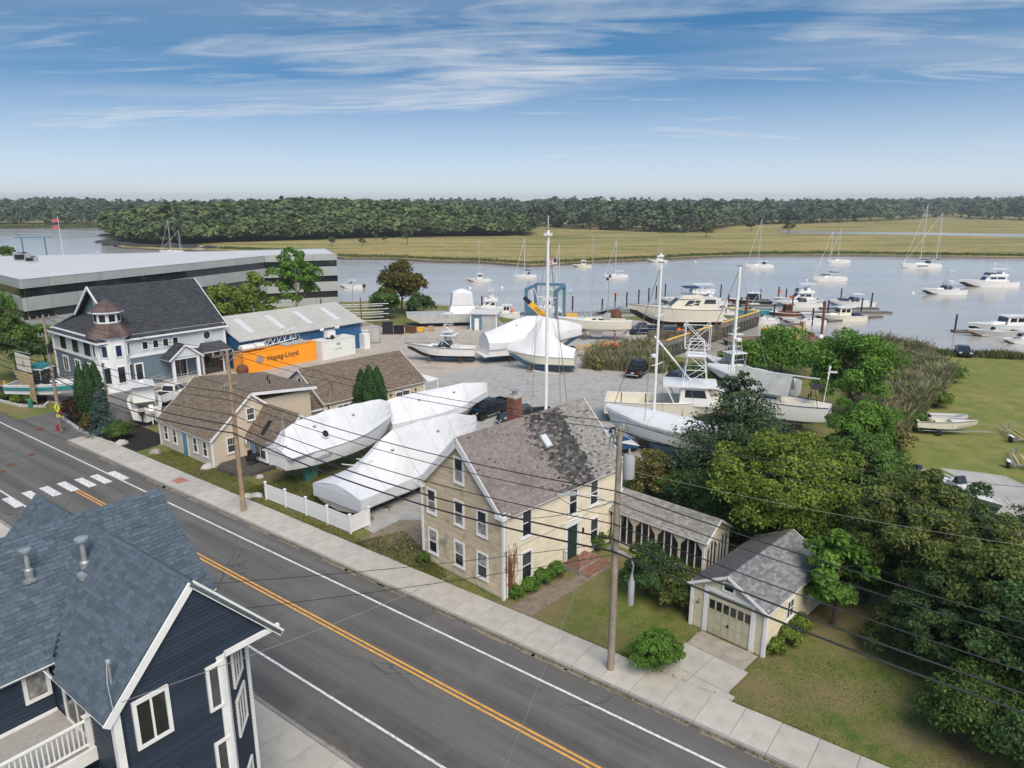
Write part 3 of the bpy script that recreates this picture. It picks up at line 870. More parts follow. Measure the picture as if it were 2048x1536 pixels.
def island():
    r = random.Random(5); out = []
    for k in range(2100):
        px = r.uniform(222, 1064)
        t = 190*r.random()**1.5
        f = P(px, lin(ISL_F, px), -1.0); d = math.hypot(f.x, f.y)
        s = 1+t/d; x, y = f.x*s, f.y*s
        ztop = PY(px, lin(ISL_T, px), y).z
        g = min(1, t/110); g = g*g*(3-2*g)
        h = r.uniform(11, 16) if t < 25 else r.uniform(11, 20)
        if t < 10: h *= r.uniform(.45, .95)
        zb = -1.2 + max(0, ztop-16.5)*g
        h = min(h, max(4, ztop-zb+1.5))
        out.append((x, y, zb, h, h*r.uniform(.40, .58)))
    return out
wood('island_wood', island(), 'leaf_forest', 11, 182, .19)
FAR_F = [(-150,449),(225,449),(300,446),(1040,446),(1062,453),(1200,459),(1330,465),(1400,466),(1442,458),(1480,451),(1560,448),(1620,447),(1800,440),(1915,432),(1935,438),(2048,441),(2200,441)]
FAR_T = [(-150,408),(0,404),(80,401),(150,399),(220,405),(420,404),(700,403),(1000,402),(1150,401),(1400,405),(1600,403),(1800,401),(2000,398),(2200,398)]
def far():
    r = random.Random(6); out = []
    for k in range(4300):
        px = r.uniform(-150, 2200)
        q = r.random()
        t = 90*r.random()**1.4 if q < .55 else 90+1500*r.random()**1.6
        f = P(px, lin(FAR_F, px), -1.0); d = math.hypot(f.x, f.y)
        s = 1+t/d; x, y = f.x*s, f.y*s
        g = min(1, t/500); g = g*g*(3-2*g)
        ztop = PY(px, lin(FAR_T, px), y).z
        h = r.uniform(10, 21)
        if t < 20: h *= r.uniform(.5, 1)
        zb = -1.2+max(0, ztop-17)*g+min(4, t*.03)
        out.append((x, y, zb, h, h*r.uniform(.32, .48)*(1+t/1500)))
    return out
wood('far_wood', far(), 'leaf_far', 12, 78, .24, .12)
def hills():
    b = MB(); rows = []
    for d, zt in ((2400, 0), (2700, 1.0), (3300, 1.0), (3600, 0)):
        row = []
        for px in range(-200, 2260, 20):
            y = lin([(-200,403),(0,402),(60,400),(110,397),(170,398),(215,403),(260,404),(300,403),(360,404),(470,404),(900,403),(1500,402),(2048,400),(2260,400)], px)+math.sin(px*.35)*.35+math.sin(px*.9)*.25
            p = PY(px, y, d)
            row.append((p.x, p.y, p.z*zt-4*(1-zt)))
        rows.append(row)
    b.loft(rows, False, False)
    return kind(b.build('hills', 'leaf_far', smooth=True), 'structure')
hills()
# single trees and scrub on the marsh
MS = [(815,489,9,3.4),(752,482,4,1.8),(725,492,4.5,2.2),(665,492,5,2.6),(770,483,3,2),(1530,444,17,9),(1412,474,8,5),(1425,466,9,4),(1502,462,9,6),(1577,467,9,5),(1395,462,7,5),(1590,444,10,5),(1350,447,8,5),(1470,452,10,6)]
_m = None
for i, (px, py, h, r) in enumerate(MS):
    p = P(px, py, -1.2)
    if _m is None:
        _m = tree('marsh_tree', 'green bush standing alone on the tidal marsh', p, 9, 3.6, 'leaf_forest', group='bushes on the tidal marsh', nleaf=1500, ls=.38, ncl=22)
        o = _m; o.scale = (r/3.6, r/3.6, h/9)
    else:
        o = again(_m, p, i*1.3); o.scale = (r/3.6, r/3.6, h/9)
i0 = [P(x, y, -1.2) for x, y in [(1690,446),(1870,441),(1770,440),(1830,444),(1720,443),(1745,445),(1810,441),(1650,447)]]
wood('marsh_grove', [(p.x+dx, p.y+dy, -1.2, 13+dz, 6.5) for p, dx, dy, dz in [(P(1700+k*10.5, 442+((k*5) % 4), -1.2), RND.uniform(-6,6), RND.uniform(-12,12), RND.uniform(-3,3)) for k in range(9)] for _ in (0, 1)], 'leaf_far', 21, 260, .12)
# tall grass standing along the far bank, and patches over the marsh
def bank(pxs, dy0, dy1, n, h, w, m, seed, name='marsh_grass'):
    front = [(440,498),(560,503),(640,507),(690,515),(780,515),(870,520),(960,522),(1060,529),(1100,527),(1200,521),(1300,517),(1400,512),(1500,509),(1700,508),(1900,511),(2048,513),(2200,516)]
    a = [P(x, lin(front, x)+dy0, -1.2) for x in pxs]; b = [P(x, lin(front, x)+dy1, -1.2) for x in reversed(pxs)]
    return kind(link(name, blades(name, [(p.x, p.y) for p in a+b], n, h, w, m, seed, -1.2, .25, .5)), 'stuff')
bank(list(range(440, 2200, 40)), -.3, -3.5, 14000, .9, .22, 'reed_green', 31)
b_ = [P(x, y, -1.2) for x, y in [(0,453),(224,451),(224,455),(0,457)]]
kind(link('marsh_grass', blades('marsh_grass', [(p.x, p.y) for p in b_], 4000, 2.2, .5, 'reed_green', 33, -1.2)), 'stuff')
for k, (px, py, sc) in enumerate([(222,485,1.0),(232,489,1.3),(250,492,1.2),(268,494,1.0),(300,496,1.1),(218,472,.9),(345,497,1.4),(380,497,1.2),(420,498,1.0)]):
    p = P(px, py, -2.0)
    rng = random.Random(k+50)
    b = MB(); rings = []
    for j in range(5):
        f = j/4; rr = 5.5*sc*math.cos(f*1.45)
        rings.append([(math.cos(a*.785)*rr*rng.uniform(.75,1.25)*1.8, math.sin(a*.785)*rr*rng.uniform(.7,1.2), -.3+2.2*sc*math.sin(f*1.5)*rng.uniform(.8,1.1)) for a in range(8)])
    b.loft(rings)
    tag(b.build('shore_rock', 'rock_dark', None, p, rng.uniform(0, 3)), 'dark weedy rock ledge at the foot of the wooded point', 'rock', 'dark rocks along the wooded point')

# ================================================================== BUILDING TOOLS
def window(parent, W, u0, u1, z0, z1, trim=.10, sash=2, cols=1, upcols=None, m='white_trim', pane='pane_glass', sill=True, name='window', mid=None):
    b = MB()
    for a in ((u0, u1, z1-trim, z1), (u0, u1, z0, z0+trim), (u0, u0+trim, z0+trim, z1-trim), (u1-trim, u1, z0+trim, z1-trim)):
        b.tbox(W, a[0], a[1], 0, .095, a[2], a[3])
    iu0, iu1, iz0, iz1 = u0+trim, u1-trim, z0+trim, z1-trim
    zs = [iz0+(iz1-iz0)*k/sash for k in range(sash+1)]
    for z in zs[1:-1]: b.tbox(W, iu0, iu1, .02, .075, z-.025, z+.025)
    us = [iu0+(iu1-iu0)*k/cols for k in range(cols+1)]
    for u in us[1:-1]: b.tbox(W, u-.03, u+.03, .02, .08, iz0, iz1)
    o = b.build(name, m, parent)
    for i in range(sash):
        for k in range(cols):
            pu0, pu1 = us[k]+(.032 if k else 0), us[k+1]-(.032 if k < cols-1 else 0)
            pz0, pz1 = zs[i]+(.027 if i else 0), zs[i+1]-(.027 if i < sash-1 else 0)
            pm = pane[i % len(pane)] if isinstance(pane, (list, tuple)) else pane
            MB().tbox(W, pu0, pu1, .005, .056, pz0, pz1).build('pane', pm, o)
            if upcols and i == sash-1:
                mb = MB()
                for q in range(1, upcols): mb.tbox(W, pu0+(pu1-pu0)*q/upcols-.012, pu0+(pu1-pu0)*q/upcols+.012, .04, .056, pz0, pz1)
                mb.tbox(W, pu0, pu1, .0405, .0555, (pz0+pz1)/2-.012, (pz0+pz1)/2+.012)
                mb.build('muntin', m, o)
    if sill: MB().tbox(W, u0-.04, u1+.04, .0, .12, z0-.05, z0-.001).build('sill', m, o)
    return o
def boards(parent, W, ext, z0, z1, expo, m, objs=True, name='clapboard', d=0.0, th=.046):
    """lapped boards; ext(z) gives the (u0, u1) of a course"""
    z = z0; j = MB()
    while z < z1-.01:
        h = min(expo, z1-z)
        a, c = ext(z), ext(min(z+h, z1))
        if a and c and a[1]-a[0] > .05:
            b = MB() if objs else j
            vs = [W.T(a[0], d, z), W.T(a[1], d, z), W.T(c[1], d, z+h), W.T(c[0], d, z+h),
                  W.T(a[0], d+th, z), W.T(a[1], d+th, z), W.T(c[1], d+.004, z+h), W.T(c[0], d+.004, z+h)]
            b.add(vs, [(0,3,2,1),(4,5,6,7),(0,1,5,4),(1,2,6,5),(2,3,7,6),(3,0,4,7)])
            if objs: b.build(name, m, parent)
        z += expo
    if not objs: kind(j.build('siding', m, parent), 'stuff')
def rowspan(poly, s):
    us = []
    n = len(poly)
    for i in range(n):
        (u0, s0), (u1, s1) = poly[i], poly[(i+1) % n]
        if (s0 <= s < s1) or (s1 <= s < s0): us.append(u0+(u1-u0)*(s-s0)/(s1-s0))
    return (min(us), max(us)) if len(us) >= 2 else None
def shingles(parent, E, e, s, poly, expo, tab, m, nobj=0, seed=1, th=.018, mfun=None, lap=.5, near=True, name='shingle'):
    rr = random.Random(seed)
    E, e, s = Vector(E), Vector(e).normalized(), Vector(s).normalized()
    n = e.cross(s)
    smax = max(p[1] for p in poly)
    tmpl = [MB() for _ in range(3)]
    for k, t in enumerate(tmpl):
        w = tab-.012; l = expo*(1+lap)
        t.add([(0,0,0),(w,0,0),(w,l,0),(0,l,0),(0,0,th*(1+.25*k)),(w,0,th*(1+.25*k)),(w,l,.002),(0,l,.002)], [(4,5,6,7),(0,1,5,4),(1,2,6,5),(3,0,4,7)])
    mats = m if isinstance(m, (list, tuple)) else [m]
    tm = [t.mesh(name, mats[0]) for t in tmpl] if nobj else None
    j = MB(); done = 0; row = 0
    sv = 0.0
    R3 = Matrix((e, s, n)).transposed().to_4x4()
    while sv < smax-.02:
        sp = rowspan(poly, min(sv+expo*.5, smax-.005))
        if sp:
            u = sp[0]-(tab*(.5 if row % 2 else 0)+rr.uniform(-.02, .02) if sp else 0)
            while u < sp[1]-.02:
                w = tab*(1 if rr.random() < .75 else rr.uniform(.8, 1.25))
                a, b = max(u, sp[0]), min(u+w, sp[1])
                if b-a > .03:
                    off = .004+rr.uniform(0, .004)
                    l = min(expo*(1+lap), smax-sv+.02)
                    if nobj and done < nobj and b-a > tab*.9 and l >= expo*(1+lap)-.001:
                        o = link(name, rr.choice(tm), parent)
                        o.matrix_local = Matrix.Translation(E+e*a+s*sv+n*off) @ R3
                        done += 1
                        if b-a > tab: b = a+tab
                        w = b-a
                    else:
                        t = th*rr.uniform(.8, 1.5); g = .006
                        mi = mfun(a, sv) if mfun else 0
                        q = [E+e*(a+g)+s*sv+n*off, E+e*(b-g)+s*sv+n*off, E+e*(b-g)+s*(sv+l)+n*off, E+e*(a+g)+s*(sv+l)+n*off]
                        j.add(q+[q[0]+n*t, q[1]+n*t, q[2]+n*.002, q[3]+n*.002], [(4,5,6,7),(0,1,5,4),(1,2,6,5),(3,0,4,7)], mi)
                u += w
        sv += expo; row += 1
    if j.v: kind(j.build('shingles', mats, parent), 'stuff')
class Sub:
    """a turned frame inside a thing"""
    def __init__(s, ox=0, oy=0, ang=0, oz=0): s.M = Matrix.Translation((ox, oy, oz)) @ Matrix.Rotation(rad(ang), 4, 'Z'); s.ang = ang; s.o = (ox, oy); s.oz = oz
    def p(s, *q): return s.M @ Vector(q)
    def d(s, *q): return s.M.to_3x3() @ Vector(q)
    def wall(s, x, y, ang):
        q = s.p(x, y, 0); return Wall(q.x, q.y, ang+s.ang, s.oz)
def gable_roof(parent, S, x0, x1, y0, y1, ze, zr, m, yr=None, oh=.25, ohx=.25, expo=.15, tab=.32, nobj=(0, 0), th=.16, trim='white_trim', sides='AB', seed=1, polyA=None, polyB=None, mfun=None, rake=True, ridge=True, lap=.5, gutter=False, cap=.018):
    """ridge along the sub-frame's x; slope A faces -y, slope B faces +y"""
    yr = (y0+y1)/2 if yr is None else yr
    X0, X1 = x0-ohx, x1+ohx
    base = MB(); W_ = X1-X0
    for side in sides:
        run = (yr-y0) if side == 'A' else (y1-yr)
        k = (zr-ze)/run; c = 1/math.sqrt(1+k*k)
        zl = ze-k*oh; ln = (run+oh)/c
        if side == 'A': E, e, s = (X0, y0-oh, zl), (1,0,0), (0, c, k*c)
        else: E, e, s = (X1, y1+oh, zl), (-1,0,0), (0, -c, k*c)
        E, e, s = S.p(*E), S.d(*e), S.d(*s)
        poly = (polyA if side == 'A' else polyB) or [(0,0),(W_,0),(W_,ln),(0,ln)]
        n = e.cross(s)
        base.slab([E+e*u+s*v for u, v in poly], th)
        shingles(parent, E, e, s, poly, expo, tab, m, nobj[0 if side == 'A' else 1], seed+(side == 'B'), mfun=mfun, lap=lap, th=cap)
        # white fascia under the eave
        f = MB().bar(E-n*th*.5+e*.02-s*.012, E-n*th*.5+e*(max(u for u, v in poly if v < .01)-.02)-s*.012, .03, th*1.02, up=tuple(n))
        f.build('fascia', trim, parent)
        if gutter:
            g = MB().bar(E+e*.05-s*.08-n*.03, E+e*(W_-.05)-s*.08-n*.03, .11, .10); g.build('gutter', trim, parent)
        if rake and len(poly) == 4:
            for q in (0, W_):
                a = E+e*q; MB().bar(a-n*th*.45, a+s*ln-n*th*.45, .045, th*1.5, up=tuple(n)).build('rake_board', trim, parent)
    base.build('roof', m[0] if isinstance(m, (list, tuple)) else m, parent)
    if ridge:
        rb = MB(); x = X0
        while x < X1-.05:
            l = min(.3, X1-x)
            for sg in (-1, 1):
                kk = (zr-ze)/((yr-y0) if sg < 0 else (y1-yr)); cc = 1/math.sqrt(1+kk*kk)
                a = S.p(x, yr, zr+.03); b2 = S.p(x+l, yr, zr+.022)
                dn = S.d(0, sg*cc*.16, -kk*cc*.16)
                q = [a, b2, b2+dn, a+dn]
                if sg < 0: q = q[::-1]
                rb.slab(q, .012)
            x += .145
        kind(rb.build('ridge_cap', m[0] if isinstance(m, (list, tuple)) else m, parent), 'stuff')
def body(parent, S, x0, x1, y0, y1, ze, zr=None, yr=None, m='tan_wall', name='wall', z0=0.0, gables='LR'):
    """walls as closed volume; gables on the x ends"""
    yr = (y0+y1)/2 if yr is None else yr
    b = MB()
    prof = [(y0, z0), (y1, z0), (y1, ze-.05)] + ([(yr, zr-.12)] if zr else []) + [(y0, ze-.05)]
    r0 = [S.p(x0, y, z) for y, z in prof]; r1 = [S.p(x1, y, z) for y, z in prof]
    b.loft([r0, r1])
    return b.build(name, m, parent)
def corner(parent, S, x, y, z0, z1, w=.13, m='white_trim'):
    MB().add([S.p(x+a*w/2, y+b*w/2, z) for z in (z0, z1) for a, b in ((-1,-1),(1,-1),(1,1),(-1,1))], [(3,2,1,0),(4,5,6,7),(0,1,5,4),(1,2,6,5),(2,3,7,6),(3,0,4,7)]).build('corner_board', m, parent)
def text_on(parent, W, txt, u, z, size, m, d=.02, name='lettering', align='LEFT'):
    cu = bpy.data.curves.new(name, 'FONT'); cu.body = txt; cu.size = size; cu.extrude = .004; cu.align_x = align
    o = bpy.data.objects.new('tmp', cu); COL.objects.link(o)
    dg = bpy.context.evaluated_depsgraph_get(); me = bpy.data.meshes.new_from_object(o.evaluated_get(dg)); me.name = name
    bpy.data.objects.remove(o)
    me.materials.clear(); me.materials.append(MAT(m))
    n = link(name, me, parent)
    q = W.T(u, d, z)
    n.matrix_local = Matrix.Translation(q) @ Matrix.Rotation(W.a, 4, 'Z') @ Matrix.Rotation(math.pi/2, 4, 'X')
    return n

# ================================================================== BEIGE HOUSE
hB = P(1007.5, 1200)
house = thing('clapboard_house', 'two storey beige clapboard house with weathered grey gable roof and brick chimney', 'house', hB, rad(-44))
HW, HL, HE, HR = 7.1, 11.1, 5.4, 9.0
S0 = Sub(); S90 = Sub(0, 0, 90)
body(house, S90, 0, HL, 0, HW, HE, HR, m='beige_side')
MB().box(-HW+.02, -.02, .02, HL-.02, -.3, .06).build('foundation', 'stone', house)
Wf = Wall(-HW, 0, 0); Ws = Wall(0, 0, 90)
def gab(z):
    if z < HE: return (.07, HW-.07)
    t = (z-HE)/(HR-HE)*HW/2
    return (t, HW-t) if HW-2*t > .2 else None
boards(house, Wf, gab, .06, HR-.15, .112, 'beige_front', True)
boards(house, Ws, lambda z: (.07, HL-.07), .06, HE-.12, .112, 'beige_side', True)
for x, y in ((-HW, 0), (0, 0), (0, HL), (-HW, HL)): corner(house, S0, x, y, 0, HE, .17)
MB().tbox(Ws, 0, HL, .0, .05, HE-.22, HE-.02).build('frieze_board', 'white_trim', house)
hd = (['pane_glass', 'pane_curtain'], 3)
for u0, u1, z0, z1 in [(-6.62,-5.72,3.42,5.05),(-4.1,-3.2,3.42,5.05),(-2.14,-1.22,3.42,5.05),(-6.58,-5.66,.72,2.40),(-4.15,-3.22,.72,2.40),(-2.17,-1.2,.72,2.40),(-4.05,-3.15,6.12,7.75)]:
    window(house, Wf, u0+HW, u1+HW, z0, z1, .12, 2, 1, None, pane=['dark_glass', 'pane_curtain'] if z0 < 3 else ['pane_curtain', 'dark_glass'])
for u0, u1, z0, z1 in [(1.36,2.32,3.30,5.10),(1.34,2.34,.55,2.45),(5.55,6.5,3.25,5.05),(7.65,8.6,3.25,5.05),(7.75,8.72,.55,2.4)]:
    window(house, Ws, u0, u1, z0, z1, .13, 2, 1, None, pane=['dark_glass', 'pane_glass'])
d = MB(); d.tbox(Ws, 5.25, 5.52, 0, .10, .3, 2.62); d.tbox(Ws, 6.62, 6.9, 0, .10, .3, 2.62); d.tbox(Ws, 5.2, 6.95, 0, .16, 2.62, 2.95)
o = d.build('doorway', 'white_trim', house)
MB().tbox(Ws, 5.62, 6.52, .0, .05, .35, 2.5).build('door', 'door_green', o)
MB().tbox(Ws, 6.4, 6.45, .05, .09, 1.3, 1.42).build('handle', 'chrome', o)
MB().tbox(Ws, 7.02, 7.12, .0, .14, 1.75, 2.05).build('porch_lamp', 'black', house)
st = MB(); st.tbox(Ws, 5.1, 7.4, 0, 1.25, 0, .33)
stp = st.build('steps', 'mortar', house)
bk = MB().box(0, .195, 0, .095, 0, .03).mesh('brick', 'brick_path')
for i in range(11):
    for k in range(12):
        p = Ws.T(5.13+i*.205, 1.23-k*.103, .331); link('brick', bk, stp, p, rad(90)).rotation_euler = (0, 0, rad(90))
lowst = MB().tbox(Ws, 5.3, 7.6, 1.25, 2.1, 0, .15).build('steps', 'mortar', house)
for i in range(11):
    for k in range(8): link('brick', bk, lowst, Ws.T(5.33+i*.205, 2.08-k*.103, .151), rad(90))
r_ = MB()
for k in range(7): r_.tube([Ws.T(5.15, .1+k*.18, .3), Ws.T(5.15, .1+k*.18, 1.15)], .012, 5)
r_.tube([Ws.T(5.15, .05, 1.15), Ws.T(5.15, 1.3, 1.12), Ws.T(5.15, 1.3, .0)], .018, 5); r_.build('railing', 'black', house)
MB().tube([Ws.T(.18, .10, .1), Ws.T(.18, .10, HE-.25), Ws.T(.2, .3, HE-.05)], .045, 6).build('downspout', 'white_trim', house)
MB().tbox(Wf, HW-5.35, HW-5.2, .03, .16, 1.75, 2.0).build('vent_hood', 'steel', house)
mb_ = MB(); mb_.tbox(Wf, HW-4.95, HW-4.78, .03, .15, 1.95, 2.25); mb_.build('meter_box', 'galvanised', house)
rv = random.Random(4)
def roofm(a, s):
    # slope A runs along the depth of the house from the street gable
    x = a + rv.uniform(-.35, .35) - s*.12
    if x > 8.3: return 2 if rv.random() < .93 else 3
    q = rv.random()
    if x > 5.4-.15*s: return (1 if q < .42+.2*(x-5.6) else 3) if q < .78+.1*(x-5.6) else 0
    return 3 if q < .02+max(0, (x-3.5)*.05) else 0
gable_roof(house, S90, 0, HL, 0, HW, HE, HR, ['grey_shingle', 'mossy_shingle', 'pale_shingle', 'dark_shingle'], oh=.28, ohx=.32, expo=.135, tab=.25, nobj=(0, 0), th=.13, seed=5, mfun=roofm, cap=.02)
# cornice returns on the street gable
for x in (-HW-.1, -.15): MB().box(x-.25, x+.45, -.36, .0, HE-.36, HE-.14).build('cornice_return', 'white_trim', house)
for sg in (-1, 1):
    x0_ = -HW/2+sg*(HW/2+.22); MB().bar((x0_, -.2, HE-.42), (-HW/2, -.2, HR-.42), .22, .26).build('rake_frieze', 'white_trim', house)
# chimney of single bricks
ch = MB().box(-5.08, -4.42, 5.5, 6.16, 7.4, 9.95).build('chimney', 'mortar', house)
cb = MB()
for r in range(32):
    z = 7.4+r*.078
    for k in range(4):
        a, b = [(-5.09, 5.49), (-4.41, 5.49), (-4.41, 6.17), (-5.09, 6.17)][k], [(-4.41, 5.49), (-4.41, 6.17), (-5.09, 6.17), (-5.09, 5.49)][k]
        dx, dy = (b[0]-a[0])/.68, (b[1]-a[1])/.68
        for q in range(3):
            s0 = .01+q*.225-(.11 if r % 2 else 0); s1 = s0+.21
            s0, s1 = max(.0, s0), min(.68, s1)
            nx, ny = dy, -dx
            pr = .012+RND.uniform(0, .006)
            c0 = (a[0]+dx*s0, a[1]+dy*s0); c1 = (a[0]+dx*s1, a[1]+dy*s1)
            cb.add([(c0[0], c0[1], z), (c1[0], c1[1], z), (c1[0], c1[1], z+.066), (c0[0], c0[1], z+.066)] + [(c0[0]+nx*pr, c0[1]+ny*pr, z), (c1[0]+nx*pr, c1[1]+ny*pr, z), (c1[0]+nx*pr, c1[1]+ny*pr, z+.066), (c0[0]+nx*pr, c0[1]+ny*pr, z+.066)], [(4,5,6,7),(0,1,5,4),(1,2,6,5),(2,3,7,6),(3,0,4,7)])
kind(cb.build('brick', 'brick_red', ch), 'stuff')
MB().box(-5.13, -4.37, 5.45, 6.21, 9.95, 10.08).build('chimney_crown', 'concrete', ch)
fl = MB().lathe([(.16, 10.06), (.16, 10.4)], 10, (-4.75, 5.83, 0)); fl.box(-5.02, -4.48, 5.56, 6.1, 10.42, 10.46); fl.build('flue', 'galvanised', ch)
kk_ = (HR-HE)/(HW/2); nn_ = Vector((kk_, 0, 1)).normalized()
def onroof(x, y, up=0.0): return Vector((x, y, HR-kk_*(x+HW/2))) + nn_*up
sk = MB(); q = [onroof(-2.48, 5.6, .13), onroof(-1.82, 5.6, .13), onroof(-1.82, 6.2, .13), onroof(-2.48, 6.2, .13)]; sk.slab(q, .14)
so = sk.build('skylight', 'galvanised', house)
MB().slab([onroof(-2.42, 5.66, .145), onroof(-1.88, 5.66, .145), onroof(-1.88, 6.14, .145), onroof(-2.42, 6.14, .145)], .012).build('pane', 'shed_skylight', so)
# dead creeper by the corner
vb = MB(); r4 = random.Random(8)
for k in range(34):
    y0_ = .45+r4.gauss(0, .12); z = r4.uniform(0, 1.2)
    pts = [Ws.T(y0_, .05, z)]
    for q in range(5):
        y0_ += r4.gauss(0, .10); z += r4.uniform(.25, .6); pts.append(Ws.T(max(.1, y0_), .05+r4.uniform(0, .1), min(z, 3.9)))
    vb.tube(pts, .012, 4)
    for q in range(8):
        a = r4.choice(pts); vb.bar(a, (a[0]+r4.uniform(0,.15), a[1]+r4.uniform(-.2,.2), a[2]+r4.uniform(-.12,.12)), .012)
tag(vb.build('dead_vine', 'dry_vine', None, hB, rad(-44)), 'dry brown vine climbing the corner of the beige clapboard house', 'vine')

# screened porch behind the house
porch = thing('screen_porch', 'long low cream screened porch with grey roof joining the clapboard house', 'porch', hB, rad(-44))
px0, px1, py0, py1, pze, pzr = .25, 7.0, 10.0, 12.9, 2.55, 3.45
Sp = Sub()
pb = MB(); Wp = Wall(px0, py0, 0)
L_p = px1-px0; n_ar = 4
def arch_panel(W, length, n, name='arcade'):
    b = MB(); w = length/n
    for k in range(n):
        a = k*w; p0, p1 = a+.07, a+w-.07
        zt, zh, zb = 2.4, 2.05, .0
        ch_ = .35
        b.tprism(W, [(a, zb), (p0, zb), (p0, zt-.55), (p0+ch_, zt-.12), (p1-ch_, zt-.12), (p1, zt-.55), (p1, zb), (a+w, zb), (a+w, 2.6), (a, 2.6)], -.06, .06)
    return b.build(name, 'porch_cream', porch)
def arch2(W, length, n):
    w = length/n
    for k in range(n):
        a = k*w; b = MB()
        b.tbox(W, a, a+.14, -.06, .06, 0, 2.55); b.tbox(W, a+.14, a+w, -.06, .06, 2.25, 2.55); b.tbox(W, a+.14, a+w, -.05, .05, 0, .35)
        b.tprism(W, [(a+.14, 1.75), (a+.55, 2.25), (a+.14, 2.25)], -.05, .05); b.tprism(W, [(a+w, 1.75), (a+w, 2.25), (a+w-.41, 2.25)], -.05, .05)
        b.build('arch_bay', 'porch_cream', porch)
        for q in (1, 2): MB().tbox(W, a+.14+(w-.14)*q/3-.025, a+.14+(w-.14)*q/3+.025, -.03, .03, .35, 2.25).build('screen_post', 'white_trim', porch)
        MB().tbox(W, a+.14, a+w, -.045, -.035, .35, 2.25).build('screen', 'dark_glass', porch)
    MB().tbox(W, length, length+.14, -.06, .06, 0, 2.55).build('corner_post', 'white_trim', porch)
arch2(Wp, L_p-.14, 4)
arch2(Wall(px1, py0+.07, 90), py1-py0-.2, 2)
MB().box(px0, px1-.1, py1-.1, py1, 0, 2.5).build('back_wall', 'porch_cream', porch)
MB().box(px0, px1-.1, py0+.1, py1-.1, -.05, .12).build('floor', 'wood_deck', porch)
body(porch, Sp, px1-.14, px1, py0, py1, pze, pzr, name='gable_wall', m='porch_cream', z0=2.5)
gable_roof(porch, Sp, px0, px1, py0, py1, pze, pzr, 'pale_shingle', oh=.2, ohx=.2, expo=.15, tab=.33, th=.1, seed=9, gutter=False)

# ================================================================== GARAGE
gB = P(1381, 1247)
gar = thing('garage', 'small cream clapboard garage with grey gable roof and panelled door', 'garage', gB, rad(-45))
GW, GL, GE, GR = 4.1, 7.0, 2.62, 3.72
Sg = Sub(GW, 0, 90)
body(gar, Sg, 0, GL, 0, GW, GE, GR, m='garage_cream')
Wg = Wall(0, 0, 0); Wgs = Wall(GW, 0, 90)
def ggab(z):
    if z < GE: return (.1, GW-.1)
    t = (z-GE)/(GR-GE)*GW/2
    return (t, GW-t) if GW-2*t > .2 else None
boards(gar, Wg, lambda z: (.08, .72) if z < 2.4 else None, .05, 2.4, .11, 'garage_cream')
boards(gar, Wg, lambda z: (3.58, GW-.1) if z < 2.4 else None, .05, 2.4, .11, 'garage_cream')
boards(gar, Wg, ggab, 2.62, GR-.12, .11, 'garage_cream')
boards(gar, Wgs, lambda z: (.1, GL-.1), .05, GE-.1, .11, 'garage_cream')
for x, y in ((0, 0), (GW, 0), (GW, GL)): corner(gar, S0, x, y, 0, GE, .17)
tb_ = MB(); tb_.tbox(Wg, .72, .95, .0, .09, 0, 2.45); tb_.tbox(Wg, 3.35, 3.58, .0, .09, 0, 2.45); tb_.tbox(Wg, .72, 3.58, .0, .09, 2.45, 2.66); tb_.build('door_frame', 'white_trim', gar)
gd = MB().tbox(Wg, .95, 3.35, -.02, .02, .05, 2.45).build('garage_door', 'door_cream', gar)
for k in range(6):
    u = .97+k*.397
    MB().tbox(Wg, u, u+.03, .02, .045, .05, 2.45).build('stile', 'door_cream', gd)
    MB().tbox(Wg, u+.07, u+.36, .02, .03, 1.45, 1.95).build('pane', 'dark_glass', gd)
    for z0_, z1_ in ((.12, .72), (.80, 1.36)):
        MB().tbox(Wg, u+.06, u+.37, .02, .034, z0_, z1_).build('door_panel', 'door_cream', gd)
for z in (.06, .75, 1.40, 2.0, 2.38): MB().tbox(Wg, .95, 3.35, .02, .05, z, z+.035).build('rail', 'door_cream', gd)
MB().tbox(Wg, 2.1, 2.2, .05, .10, .78, .9).build('handle', 'black', gd)
window(gar, Wg, 1.7, 2.42, 2.72, 3.3, .10, 1, 1, pane='dark_glass', sill=False)
window(gar, Wgs, 2.2, 3.1, 1.0, 2.15, .1, 2, 2, pane='dark_glass'); window(gar, Wgs, 5.0, 5.9, 1.0, 2.15, .1, 2, 2, pane='dark_glass')
gable_roof(gar, Sg, 0, GL, 0, GW, GE, GR, 'ash_shingle', oh=.2, ohx=.28, expo=.15, tab=.31, nobj=(230, 0), th=.09, seed=12, sides='A')
gable_roof(gar, Sg, 0, GL, 0, GW, GE, GR, 'dark_shingle', oh=.2, ohx=.28, expo=.15, tab=.31, th=.09, seed=14, sides='B', ridge=False)

# ================================================================== NAVY HOUSE (by the near pavement)
bO = RW(-18, 8.8)
nav = thing('navy_house', 'navy blue clapboard house with white trim and blue shingle roof by the near pavement', 'house', bO, RA)
NE, NR = 9.1, 11.75
yl, yr_ = -2.35, 2.45
